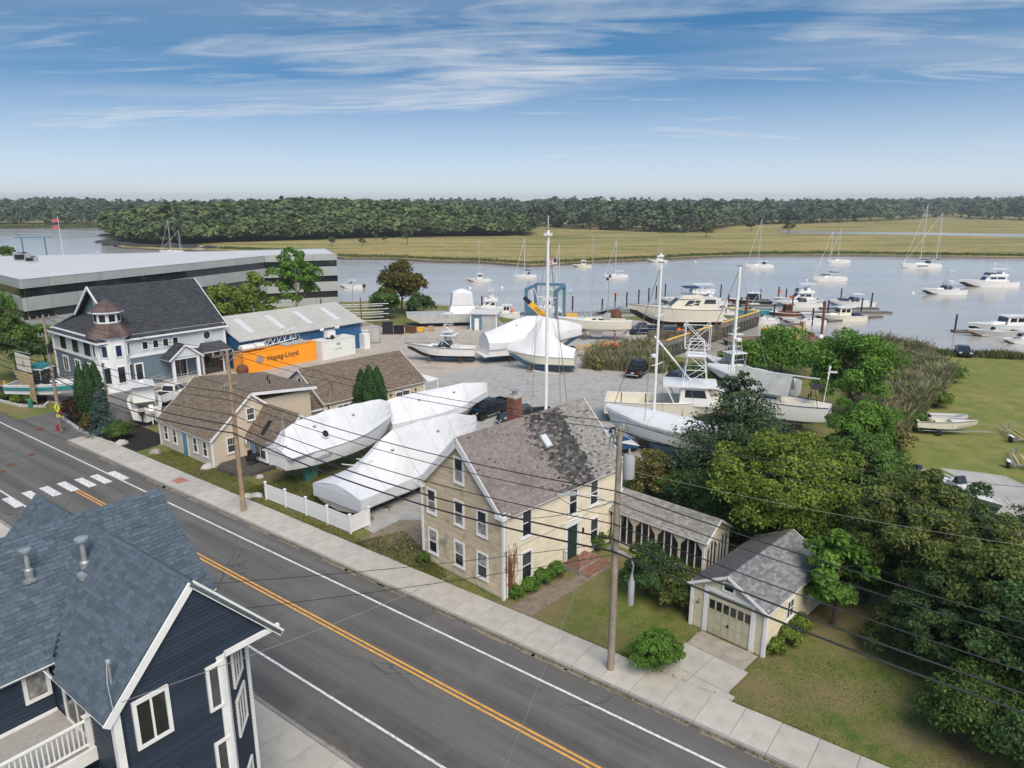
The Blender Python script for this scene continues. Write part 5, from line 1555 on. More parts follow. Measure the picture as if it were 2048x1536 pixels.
# ================================================================== TAN COTTAGE AND REAR HOUSE
ctO = Vector((-25.5, 57.1, 0)); ctA = rad(-39.5)
cot = thing('tan_cottage', 'low tan shop cottage with brown shingle roof beside the pavement', 'house', ctO, ctA)
CL, CD, CE, CR = 9.5, 7.8, 2.62, 5.8
Sc = Sub(-CL, 0, 0)
body(cot, Sc, 0, CL, 0, CD, CE, CR, m='tan_wall')
Wcf = Wall(-CL, 0, 0); Wcr = Wall(0, 0, 90)
boards(cot, Wcf, lambda z: (.08, CL-.08), .1, CE-.1, .125, 'tan_wall_grey', False)
def cgab(z):
    if z < CE: return (.08, CD-.08)
    t = (z-CE)/(CR-CE)*CD/2; return (t, CD-t) if CD-2*t > .2 else None
boards(cot, Wcr, cgab, .1, CR-.15, .125, 'tan_wall', False)
for x, y in ((-CL, 0), (0, 0)): corner(cot, S0, x, y, 0, CE, .16)
for u in (1.3, 2.95, 6.7, 8.4): window(cot, Wcf, u-.38, u+.38, .75, 2.2, .09, 2, 1, 3, pane='dark_glass')
dd = MB(); dd.tbox(Wcf, 4.35, 5.4, 0, .08, .1, 2.3); o = dd.build('doorway', 'white_trim', cot); MB().tbox(Wcf, 4.48, 5.27, .08, .10, .15, 2.2).build('door', 'door_blue', o)
window(cot, Wcr, 1.3, 2.2, .9, 2.35, .1, 2, 1, 3, pane='pane_glass'); window(cot, Wcr, 3.35, 4.2, 3.35, 4.55, .1, 2, 1, 3, pane='pane_glass')
gable_roof(cot, Sc, 0, CL, 0, CD, CE, CR, 'brown_shingle', oh=.25, ohx=.22, expo=.15, tab=.33, th=.12, seed=61)
# back wing with a shallow roof
MB().box(-8.6, -.25, 4.2, 10.2, 0, 4.85).build('wing_wall', 'tan_wall', cot)
k3 = [(-9.0, 3.92, 5.78), (.15, 3.92, 5.78), (.15, 10.7, 4.95), (-9.0, 10.7, 4.95)]
MB().slab([Vector(p)+Vector((0, 0, .14)) for p in k3], .16).build('wing_roof', 'brown_shingle', cot)
s3 = (Vector(k3[0])-Vector(k3[3])).normalized(); shingles(cot, Vector(k3[2])+Vector((0, 0, .15)), (-1, 0, 0), s3, [(0, 0), (9.15, 0), (9.15, 6.8), (0, 6.8)], .15, .33, 'brown_shingle', 0, 63)
MB().bar((.18, 3.95, 5.72), (.18, 10.7, 4.98), .06, .26).build('fascia', 'white_trim', cot)
for x, y in ((-2.6, 7.5), (-4.4, 8.4)): MB().lathe([(.07, 5.2), (.07, 5.9)], 8, (x, y, 0)).build('vent_pipe', 'black', cot)
# ell with the skylight
Se = Sub(.02, 0, 0)
body(cot, Se, 0, 5.2, 3.3, 7.3, 2.35, 4.6, m='tan_wall', name='ell_wall')
gable_roof(cot, Se, 0, 5.2, 3.3, 7.3, 2.35, 4.6, 'brown_shingle', oh=.28, ohx=.2, expo=.15, tab=.33, th=.12, seed=65)
Wel = Wall(0, 3.3, 0)
boards(cot, Wall(5.22, 3.3, 90), lambda z: ((z-2.35)/2.25*2, 4-(z-2.35)/2.25*2) if z > 2.35 else (.05, 3.95), .1, 4.4, .125, 'tan_wall', False)
dd = MB(); dd.tbox(Wel, .35, 1.35, 0, .08, .15, 2.2); o = dd.build('doorway', 'white_trim', cot); MB().tbox(Wel, .48, 1.22, .08, .10, .2, 2.1).build('door', 'door_blue', o)
by = MB(); by.prism([(1.7, 3.3), (2.05, 2.75), (3.75, 2.75), (4.1, 3.3)], .5, 2.15); o = by.build('bay_window', 'white_trim', cot)
for u0_, u1_ in ((.08, .78), (.9, 1.6)): MB().tbox(Wall(2.05, 2.75, 0), u0_, u1_, .0, .02, .85, 2.0).build('pane', 'pane_glass', o)
MB().loft([[(1.5, 3.3, 2.12), (1.95, 2.55, 2.12), (3.85, 2.55, 2.12), (4.3, 3.3, 2.12)], [(2.0, 3.3, 2.6), (2.2, 3.2, 2.6), (3.6, 3.2, 2.6), (3.9, 3.3, 2.6)]]).build('bay_roof', 'brown_shingle', cot)
ke = 2.25/2; ce = 1/math.sqrt(1+ke*ke); 
def onell(x, s, up=.06): return Vector((x, 3.02+s*ce, 2.35-.28*ke+s*ke*ce))+Vector((0, -ke*ce, ce))*up
sk = MB(); sk.slab([onell(2.0, .7, .1), onell(2.45, .7, .1), onell(2.45, 2.1, .1), onell(2.0, 2.1, .1)], .08); sk.build('skylight', 'black', cot)
tag(MB().lathe([(.30, -.05), (.36, 0), (.30, .05), (.22, .02), (.22, -.02), (.30, -.05)], 18, ax='y').build('life_ring', 'white_trim', None, ctO+Vector((math.cos(ctA)*.12-math.sin(ctA)*2.95, math.sin(ctA)*.12+math.cos(ctA)*2.95, 1.6)), ctA), 'white life ring hung beside the blue door of the tan cottage', 'life ring')
# deck boards in front of the ell
dk = thing('wooden_deck', 'low dark wooden deck with cut corner beside the tan cottage', 'deck', ctO, ctA)
dp = [(.1, .6), (.9, -.2), (3.2, .0), (4.3, 1.0), (4.3, 3.2), (.1, 3.2)]
y = .02
MB().prism([(x, y_) for x, y_ in dp], .0, .26).build('frame', 'wood_deck', dk)
while y < 3.15:
    us = rowspan(dp, y)
    if us: MB().box(us[0], us[1], y-.062, y+.062, .262, .30).build('plank', 'wood_deck', dk)
    y += .135
def patio(px, py):
    p = P(px, py, .3)
    t = thing('patio_table', 'small black round patio table on the dark wooden deck', 'table', p)
    MB().lathe([(.42, .68), (.42, .72)], 16).build('table_top', 'black', t); MB().tube([(0, 0, 0), (0, 0, .7)], .03, 6).build('leg', 'black', t)
    MB().lathe([(.25, 0), (.25, .03)], 10).build('foot', 'black', t)
    for k, a in enumerate((.5, 2.4, 4.4)):
        c = thing('patio_chair', 'black metal patio chair around the little deck table', 'chair', p+Vector((math.cos(a)*.75, math.sin(a)*.75, 0)), a, 'patio chairs on the deck')
        MB().box(-.22, .22, -.22, .22, .42, .46).build('seat', 'black', c); MB().box(.19, .23, -.22, .22, .46, .9).build('backrest', 'black', c)
        for x in (-.2, .2):
            for y_ in (-.2, .2): MB().tube([(x, y_, 0), (x, y_, .42)], .015, 5).build('leg', 'black', c)
patio(512, 925)
# rear house
rhO = Vector((-18.5, 67.4, 0)); rhA = rad(46.5)
rh = thing('tan_rear_house', 'long tan house with brown shingle gable roof behind the wrapped boats', 'house', rhO, rhA)
RL, RWd, RE, RR = 12.6, 8.8, 2.95, 5.6
body(rh, S0, 0, RL, 0, RWd, RE, RR, m='tan_wall')
gable_roof(rh, S0, 0, RL, 0, RWd, RE, RR, 'brown_shingle', oh=.3, ohx=.25, expo=.15, tab=.33, th=.13, seed=71)
Wrh = Wall(0, 0, 0); Wrg = Wall(0, RWd, -90)
boards(rh, Wrh, lambda z: (.08, RL-.08), .1, RE-.12, .125, 'tan_wall', False)
def rgab(z):
    if z < RE: return (.08, RWd-.08)
    t = (z-RE)/(RR-RE)*RWd/2; return (t, RWd-t) if RWd-2*t > .2 else None
boards(rh, Wrg, rgab, .1, RR-.15, .125, 'tan_wall', False)
corner(rh, S0, 0, 0, 0, RE, .16); corner(rh, S0, RL, 0, 0, RE, .16)
window(rh, Wrh, 1.3, 3.5, .75, 2.35, .12, 1, 3, 3, pane='pane_glass'); window(rh, Wrh, 8.6, 10.6, .5, 2.3, .13, 1, 2, 3, pane='pane_glass')
window(rh, Wrg, RWd/2-.4, RWd/2+.4, 3.3, 4.7, .1, 2, 1, pane=['blue_window', 'pane_glass'])
for u in (7.9, 11.3): MB().tbox(Wrh, u, u+.14, .03, .16, 1.95, 2.15).build('wall_lamp', 'black', rh)
MB().tube([(.35, -.12, 0), (.35, -.12, RE-.2)], .045, 6).build('downspout', 'black', rh)
MB().tube([(.6, -.1, RE-.3), (.6, -.1, RE+1.15)], .02, 6).build('antenna_mast', 'galvanised', rh)
dsh = MB(); dsh.tube([(.6+.28*math.cos(a), -.1, RE+1.45+.32*math.sin(a)) for a in [-1.9+.35*k for k in range(11)]], .025, 5); dsh.build('antenna', 'black', rh)
pg = MB()
MB().box(RL, RL+2.4, .2, 3.6, 2.5, 2.62).build('side_porch_roof', 'white_trim', rh)
for y in (.35, 3.4): MB().box(RL+2.2, RL+2.32, y-.06, y+.06, 0, 2.5).build('porch_post', 'white_trim', rh)
MB().box(RL+.1, RL+2.3, .25, .31, .9, .97).build('porch_rail', 'wood_grey', rh)
# link between cottage and rear house
lk = Sub(0, 0, 0)
MB().box(-4.6, 0.02, .6, 6.2, 0, 2.35).build('link_wall', 'tan_wall', rh)
q = [Vector((-4.9, .25, 2.25)), Vector((.3, .25, 2.25)), Vector((.3, 3.6, 4.1)), Vector((-4.9, 3.6, 4.1))]
MB().slab(q, .12).build('link_roof', 'brown_shingle', rh)
sl = (q[3]-q[0]).normalized(); shingles(rh, q[0]+Vector((0, 0, .01)), (1, 0, 0), sl, [(0, 0), (5.2, 0), (5.2, (q[3]-q[0]).length), (0, (q[3]-q[0]).length)], .15, .33, 'brown_shingle', 0, 75)
MB().slab([(-4.9, 3.6, 4.1), (.3, 3.6, 4.1), (.3, 6.6, 2.3), (-4.9, 6.6, 2.3)], .12).build('link_roof', 'brown_shingle', rh)
MB().bar((-4.9, .2, 2.2), (.3, .2, 2.2), .06, .18).build('fascia', 'white_trim', rh)
window(rh, Wall(-4.6, .6, 0), 1.1, 2.0, 1.4, 2.1, .09, 1, 2, 2, pane='dark_glass', sill=False); window(rh, Wall(-4.6, .6, 0), 2.3, 3.2, 1.4, 2.1, .09, 1, 2, 2, pane='dark_glass', sill=False)

# ================================================================== WHITE VINYL FENCE
fpts = [(-45.3, 28.95), (-42.9, 28.97), (-40.5, 29.0), (-38.1, 28.98), (-35.65, 28.95), (-35.6, 30.6)]
fn = thing('vinyl_fence', 'white vinyl panel fence with capped posts before the wrapped boats', 'fence', (0, 0, 0), RA)
for i, (u, v) in enumerate(fpts):
    b = MB(); b.box(u-.065, u+.065, v-.065, v+.065, 0, 1.42); po = b.build('post', 'white_trim', fn)
    MB().loft([[(u-.1, v-.1, 1.42), (u+.1, v-.1, 1.42), (u+.1, v+.1, 1.42), (u-.1, v+.1, 1.42)], [(u-.1, v-.1, 1.45), (u+.1, v-.1, 1.45), (u+.1, v+.1, 1.45), (u-.1, v+.1, 1.45)], [(u-.01, v-.01, 1.53), (u+.01, v-.01, 1.53), (u+.01, v+.01, 1.53), (u-.01, v+.01, 1.53)]]).build('cap', 'white_trim', po)
    if i < len(fpts)-1:
        u2, v2 = fpts[i+1]; a = Vector((u, v, 0)); b2 = Vector((u2, v2, 0)); d_ = (b2-a).normalized(); L = (b2-a).length
        for z, h in ((.16, .14), (1.22, .14)): MB().bar(a+d_*.07+Vector((0, 0, z)), b2-d_*.07+Vector((0, 0, z)), .05, h).build('rail', 'white_trim', fn)
        n = max(3, round((L-.14)/.152)); w = (L-.14)/n
        pm = MB().box(-w/2+.004, w/2-.004, -.012, .012, .23, 1.15).mesh('picket', 'white_trim')
        for k in range(n):
            c = a+d_*(.07+w*(k+.5)); link('picket', pm, fn, c, math.atan2(d_.y, d_.x))

# ================================================================== BOATS
NICK = ['big wrapped yacht by the fence', 'wrapped boat with teal keel', 'long wrapped boat before the rear house', 'tuna tower fishing boat', 'large wrapped blue-bottomed cruiser', 'tent-shaped wrapped boat', 'grey work barge', 'white sailing yacht ashore', 'cream motor yacht by the pier', 'wrapped mast-up sailing boat', 'wrapped boat behind the house', 'lattice tower workboat', 'grey tented sailing yacht', 'teal striped cabin cruiser', 'twin outboard hardtop boat']
def hull_ring(L, B, fb, dr, t, style):
    """half section points (keel .. sheer) at t: 0 stern, 1 bow"""
    x = -L/2+L*t
    if style == 'sail':
        w = B/2*max(.02, (math.sin(math.pi*(.24+.76*t)/1.0) if t > .0 else .7))**.8
        w = B/2*(1-abs((t-.45)/.58)**2.3) if t > .45 else B/2*(1-.42*((.45-t)/.45)**2)
        w = max(w, .03)
        zs = fb*(1+.28*(t-.35)**2/.42*(1 if t > .35 else .35))
        zk = -dr*max(0, 1-abs((t-.46)/.54)**2.2)+ (fb*.75*max(0, (t-.86)/.14)**1.2) + (fb*.35*max(0, (.14-t)/.14))
        pts = [(0, zk), (w*.55, zk*.72+.02), (w*.88, min(zs*.3, zk*.18+.06)), (w*.98, zs*.45), (w, zs)]
    else:
        p = 2.2
        w = B/2*(1-max(0, (t-.38)/.62)**p)*(.9+.1*min(1, t/.3))
        w = max(w, .03)
        zs = fb*(1+.42*t**2.2)
        zk = -dr*(1-max(0, (t-.62)/.38)**1.8*1.0)+fb*.62*max(0, (t-.78)/.22)**1.5
        zc = zk+(dr*.92 if t < .6 else dr*.92+fb*.28*((t-.6)/.4)**1.5)
        zc = min(zc, zs*.7)
        wc = w*(.90-.32*max(0, (t-.5)/.5))
        pts = [(0, zk), (wc*.5, (zk+zc)/2-.02), (wc, zc), (w*.5+wc*.5, (zc+zs)*.5), (w, zs)]
    return x, pts
def hull(parent, L, B, fb, dr, top='white_gloss', bot='blue_antifoul', style='motor', cockpit=.34, ns=15, deck='deck_white', stripe=None, wbot=2):
    rings = []
    for i in range(ns):
        t = i/(ns-1); t = t**.9 if style != 'sail' else t
        x, pts = hull_ring(L, B, fb, dr, t, style)
        rake = .06*L*max(0, (t-.8)/.2)
        ring = [(x+(rake*(z/fb) if z > 0 else 0), -y, z) for y, z in reversed(pts)]+[(x+(rake*(z/fb) if z > 0 else 0), y, z) for y, z in pts[1:]]
        rings.append(ring)
    b = MB()
    def mi(i, k): return 1 if wbot <= k < 8-wbot else 0
    b.loft(rings, False, False, mif=mi)
    b.add(rings[0], [tuple(range(8, -1, -1))], 0)
    h = b.build('hull', [top, bot], parent, smooth=True)
    d = MB(); rows = [[(r[0][0], r[0][1]*.97, r[0][2]-.03), (r[0][0], 0, r[0][2]+.03), (r[8][0], r[8][1]*.97, r[8][2]-.03)] for r in rings]
    ic = 0
    if cockpit:
        while ic < ns-1 and rings[ic][0][0] < -L/2+L*cockpit: ic += 1
        fl = [[(r[0][0], r[0][1]*.86, .12), (r[8][0], r[8][1]*.86, .12)] for r in rings[:ic+1]]
        fm = MB(); fm.loft(fl, False, False); a = rings[ic]
        fm.add([(a[0][0], a[0][1]*.97, .12), (a[8][0], a[8][1]*.97, .12), (a[8][0], a[8][1]*.97, a[8][2]), (a[0][0], a[0][1]*.97, a[0][2])], [(0,1,2,3)])
        fm.build('cockpit_floor', deck, parent)
        cv = MB()
        for sg in (0, 8):
            cv.loft([[(r[sg][0], r[sg][1], r[sg][2]+.02), (r[sg][0], r[sg][1]*.84, r[sg][2]+.02), (r[sg][0], r[sg][1]*.84, .12)] for r in rings[:ic+1]], False, False)
        a = rings[0]; cv.add([(a[0][0], a[0][1], a[0][2]+.02), (a[0][0]+.25, a[0][1]*.84, a[0][2]+.02), (a[8][0]+.25, a[8][1]*.84, a[8][2]+.02), (a[8][0], a[8][1], a[8][2]+.02)], [(0,1,2,3)])
        cv.build('coaming', top, parent)
    d.loft(rows[ic:], False, False); d.build('deck', deck, parent)
    r_ = MB()
    for sg in (0, 8): r_.tube([(r[sg][0], r[sg][1]*1.005, r[sg][2]) for r in rings], .04, 5)
    r_.build('rub_rail', stripe or 'white_trim', parent)
    return rings
def _pane(q, u0, u1, v0, v1, off=.02):
    a, b, c, d = [Vector(p) for p in q]
    def at(u, v): return (a.lerp(b, u)).lerp(d.lerp(c, u), v)
    n = (b-a).cross(d-a).normalized()
    return [at(u0, v0)+n*off, at(u1, v0)+n*off, at(u1, v1)+n*off, at(u0, v1)+n*off]
def cabin(parent, name, x0, x1, wb, wt, z0, z1, rf=.4, rb=.1, m='white_gloss', win=(), pane='dark_glass', wf=None):
    wf = wf or wb
    base = [(x0, -wb/2, z0), (x1, -wf/2, z0), (x1, wf/2, z0), (x0, wb/2, z0)]
    k = wt/wb
    top = [(x0+rb, -wt/2, z1), (x1-rf, -wf*k/2, z1), (x1-rf, wf*k/2, z1), (x0+rb, wt/2, z1)]
    o = MB().loft([base, top]).build(name, m, parent)
    Q = {'S': (base[0], base[1], top[1], top[0]), 'P': (base[2], base[3], top[3], top[2]), 'F': (base[1], base[2], top[2], top[1]), 'B': (base[3], base[0], top[0], top[3])}
    for sides, u0, u1, v0, v1 in win:
        for s in sides:
            q = Q[s]
            a, b = (u0, u1) if s != 'P' else (1-u1, 1-u0)
            MB().slab(_pane(q, a, b, v0, v1), .03).build('window', pane, o)
    return o
def rails(parent, rings, i0, h=.65, m='steel', inset=.93):
    b = MB()
    for sg in (0, 8):
        top = [(r[sg][0], r[sg][1]*inset, r[sg][2]+h) for r in rings[i0:]]
        b.tube(top, .022, 5)
        for r, t in list(zip(rings[i0:], top))[::2]: b.tube([(r[sg][0], r[sg][1]*inset, r[sg][2]), t], .018, 4)
    return b.build('bow_rail', m, parent)
def outboard(parent, x, y, z, m='hull_dark', s=1.0):
    b = MB(); b.loft([[(x-.05*s, y-.2*s, z+.3*s), (x-.7*s, y-.22*s, z+.3*s), (x-.7*s, y+.22*s, z+.3*s), (x-.05*s, y+.2*s, z+.3*s)], [(x-.02*s, y-.25*s, z+.6*s), (x-.8*s, y-.25*s, z+.6*s), (x-.8*s, y+.25*s, z+.6*s), (x-.02*s, y+.25*s, z+.6*s)], [(x-.12*s, y-.18*s, z+.98*s), (x-.62*s, y-.17*s, z+.9*s), (x-.62*s, y+.17*s, z+.9*s), (x-.12*s, y+.18*s, z+.98*s)]])
    o = b.build('outboard', m, parent)
    l = MB(); l.loft([[(x-.2*s, y-.07*s, z+.3*s), (x-.5*s, y-.07*s, z+.3*s), (x-.5*s, y+.07*s, z+.3*s), (x-.2*s, y+.07*s, z+.3*s)], [(x-.25*s, y-.04*s, z-.75*s), (x-.45*s, y-.04*s, z-.75*s), (x-.45*s, y+.04*s, z-.75*s), (x-.25*s, y+.04*s, z-.75*s)]]); l.build('leg', m, o)
def tower(parent, x, z0, z1, w, l, m='alu', top=True, plat=1):
    b = MB()
    f = .55
    def pt(sx, sy, k): return Vector((x+sx*l/2*(1-k*(1-f))-.0, sy*w/2*(1-k*(1-f)), z0+(z1-z0)*k))
    for sx in (-1, 1):
        for sy in (-1, 1): b.tube([pt(sx, sy, 0), pt(sx, sy, 1)], .04, 5)
    for k in (.35, .68, 1.0):
        c = [pt(-1, -1, k), pt(1, -1, k), pt(1, 1, k), pt(-1, 1, k)]
        for i in range(4): b.tube([c[i], c[(i+1) % 4]], .035, 5)
    for sy in (-1, 1):
        b.tube([pt(-1, sy, 0), pt(1, sy, .35)], .03, 4); b.tube([pt(1, sy, .35), pt(-1, sy, .68)], .03, 4); b.tube([pt(-1, sy, .68), pt(1, sy, 1)], .03, 4)
    o = b.build('tower', m, parent)
    if plat:
        MB().box(x-l*.42, x+l*.42, -w*.42, w*.42, z0+(z1-z0)*.66, z0+(z1-z0)*.66+.08).build('platform', 'white_gloss', o)
    if top:
        t = MB()
        for sx in (-1, 1):
            for sy in (-1, 1): t.tube([pt(sx, sy, 1), pt(sx*.9, sy*.9, 1)+Vector((0, 0, 1.5))], .025, 4)
        t.tube([pt(-1, -1, 1)+Vector((0, 0, .7)), pt(1, -1, 1)+Vector((0, 0, .7)), pt(1, 1, 1)+Vector((0, 0, .7)), pt(-1, 1, 1)+Vector((0, 0, .7))], .025, 4)
        t.build('tower_rail', m, o)
        p = pt(1, 1, 1); MB().box(x-l*.34, x+l*.34, -w*.34, w*.34, z1+1.45, z1+1.54).build('sun_top', 'white_gloss', o)
    return o
def aerial(parent, x, y, z, h, m='white_trim'):
    MB().tube([(x, y, z), (x-.15*h*.3, y, z+h)], [.022, .008], 5).build('aerial', m, parent)
def jackstands(loc, rz, L, B, zg, n=2, keel=True, zk=0.0):
    who = NICK.pop(0)
    for i in range(n):
        x = -L*.3+L*.5*i/max(1, n-1)
        for sg in (-1, 1):
            p = Vector((x, sg*B*.46, 0)); q = Matrix.Rotation(rz, 3, 'Z') @ p
            b = MB(); top = Vector((0, -sg*B*.10, zg))
            b.tube([(0, 0, zg*.35), top], .035, 6)
            for a in (0, 2.1, 4.2): b.tube([(math.cos(a)*.42, math.sin(a)*.42, .02), (0, 0, zg*.55)], .03, 5)
            b.box(top.x-.16, top.x+.16, top.y-.14, top.y+.14, zg-.02, zg+.05)
            tag(b.build('boat_stand', 'rust', None, Vector(loc)+q, rz), 'rusty tripod jack stand under the '+who, 'boat stand', 'jack stands under hauled-out boats')
        if keel and zk > .1:
            q = Matrix.Rotation(rz, 3, 'Z') @ Vector((x, 0, 0))
            b = MB(); n_ = max(1, int(zk/.16))
            for k in range(n_): b.box(-.45+(.02 if k % 2 else 0), .45, -.15-(.1 if k % 2 else 0), .15+(.1 if k % 2 else 0), k*zk/n_, (k+1)*zk/n_-.01)
            tag(b.build('keel_block', 'wood_grey', None, Vector(loc)+q, rz), 'stack of timber keel blocks under the '+who, 'blocks', 'keel blocks under hauled-out boats')
def boat(label, loc, rz, name='motorboat', cat='boat', group=None): return thing(name, label, cat, loc, rz, group)
def water_at(px0, px1, py, bow='L', z=WL):
    a, b = P(px0, py, z), P(px1, py, z)
    c = (a+b)/2; L = (b-a).length
    return c, L, (math.pi if bow == 'L' else 0.0)
# ---- kinds of motor boat; local z = 0 is the waterline
def m_express(t, L, B, top='white_gloss', bot='blue_antifoul', tw=0.0, hard=False, stripe=None, rl=True, deck='deck_white'):
    fb = .11*L if L < 9 else .105*L
    r = hull(t, L, B, fb, .055*L+.1, top, bot, cockpit=.36, stripe=stripe, deck=deck)
    cabin(t, 'trunk_cabin', -L*.06, L*.30, B*.72, B*.5, fb*1.0, fb*1.42, .12*L, .05, top, [(('P', 'S'), .15, .7, .3, .7)], wf=B*.35)
    w = cabin(t, 'windshield', -L*.14, L*.06, B*.74, B*.62, fb*1.3, fb*1.3+.75, .55, .3, 'dark_glass')
    MB().box(-L*.22, -L*.12, -B*.2, B*.2, .12, fb*1.35).build('helm_seat', 'white_trim', t)
    if hard:
        MB().box(-L*.22, L*.02, -B*.36, B*.36, fb*1.3+1.45, fb*1.3+1.55).build('hard_top', top, t)
        p = MB()
        for x in (-L*.2, -L*.02):
            for y in (-B*.34, B*.34): p.tube([(x, y, fb), (x, y, fb*1.3+1.5)], .035, 5)
        p.build('top_post', 'alu', t)
    if tw: tower(t, -L*.09, fb*1.05, fb+tw, B*.74, L*.19)
    if rl: rails(t, r, 8)
    return r, fb
def m_fly(t, L, B, top='white_gloss', bot='blue_antifoul', ht=True, tw=0, house=(.02, .62), pane='dark_glass', canvas=None):
    fb = .095*L
    r = hull(t, L, B, fb, .06*L, top, bot, cockpit=.26)
    x0, x1 = -L/2+L*.24, -L/2+L*.66
    cabin(t, 'deckhouse', x0, x1, B*.8, B*.7, fb*1.0, fb+1.55, 1.3, .1, top, [(('P', 'S'), .08, .46, .45, .85), (('P', 'S'), .5, .82, .45, .82), (('F',), .08, .92, .3, .85), (('B',), .15, .85, .1, .85)], pane, wf=B*.62)
    cabin(t, 'flybridge', x0-.4, x1-L*.08, B*.74, B*.70, fb+1.55, fb+2.15, .5, .0, top)
    cabin(t, 'bridge_screen', x0+L*.2, x1-L*.09, B*.6, B*.5, fb+2.15, fb+2.55, .35, .2, 'dark_glass')
    MB().box(x0+.5, x0+1.3, -B*.25, B*.25, fb+2.15, fb+2.75).build('bridge_seat', canvas or 'white_trim', t)
    if ht:
        MB().box(x0-.3, x1-L*.12, -B*.36, B*.36, fb+3.65, fb+3.76).build('hard_top', canvas or top, t)
        p = MB()
        for x in (x0+.1, x1-L*.15):
            for y in (-B*.33, B*.33): p.tube([(x, y, fb+2.1), (x, y*.95, fb+3.7)], .035, 5)
        p.build('top_post', 'alu', t)
    rails(t, r, 7)
    aerial(t, x0+.6, B*.3, fb+2.6, 3.2)
    return r, fb
def m_lobster(t, L, B, top='white_gloss', bot='red_antifoul', mast=True, roof='white_gloss'):
    fb = .10*L
    r = hull(t, L, B, fb, .06*L, top, bot, cockpit=.5)
    cabin(t, 'trunk_cabin', L*.02, L*.30, B*.66, B*.5, fb, fb*1.5, .2*L*.4, .0, top, [(('P', 'S'), .2, .7, .3, .7)], wf=B*.34)
    cabin(t, 'wheelhouse', -L*.16, L*.10, B*.68, B*.62, fb*.95, fb+1.75, .35, .0, top, [(('F',), .06, .34, .45, .88), (('F',), .37, .63, .45, .88), (('F',), .66, .94, .45, .88), (('P', 'S'), .1, .45, .45, .85), (('P', 'S'), .52, .88, .45, .85)])
    MB().box(-L*.24, L*.12, -B*.36, B*.36, fb+1.75, fb+1.84).build('roof', roof, t)
    if mast:
        MB().tube([(-L*.05, 0, fb+1.8), (-L*.05, 0, fb+4.2)], .05, 6).build('signal_mast', 'alu', t)
        aerial(t, -L*.1, B*.25, fb+1.8, 3)
    MB().lathe([(.22, 0), (.25, .12), (.05, .2)], 12, (-L*.02, 0, fb+1.85)).build('radar', 'white_trim', t)
    return r, fb
def m_console(t, L, B, top='white_gloss', bot='black_antifoul', tt=True, nob=1, om='hull_dark', trigger=False, topm=None):
    fb = .10*L+.1
    r = hull(t, L, B, fb, .05*L, top, bot, cockpit=.74)
    MB().box(-.5, .5, -.42, .42, .12, 1.25).build('console', 'white_gloss', t)
    cabin(t, 'windshield', .0, .55, .8, .7, 1.25, 1.75, .2, .2, 'dark_glass')
    MB().box(-1.5, -.9, -.45, .45, .12, .95).build('helm_seat', 'white_trim', t)
    if tt:
        MB().box(-1.5, .9, -.9, .9, 2.25, 2.34).build('t_top', topm or 'white_gloss', t)
        p = MB()
        for x in (-.7, .45):
            for y in (-.5, .5): p.tube([(x, y, .12), (x, y*1.3, 2.25)], .03, 5)
        p.build('top_post', 'alu', t)
    for k in range(nob): outboard(t, -L/2-.02, (k-(nob-1)/2)*.62, .15, om)
    if trigger:
        for sg in (-1, 1): MB().tube([(-.2, sg*.9, 2.3), (-2.6, sg*1.9, 5.6)], [.03, .012], 5).build('outrigger', 'alu', t)
    return r, fb
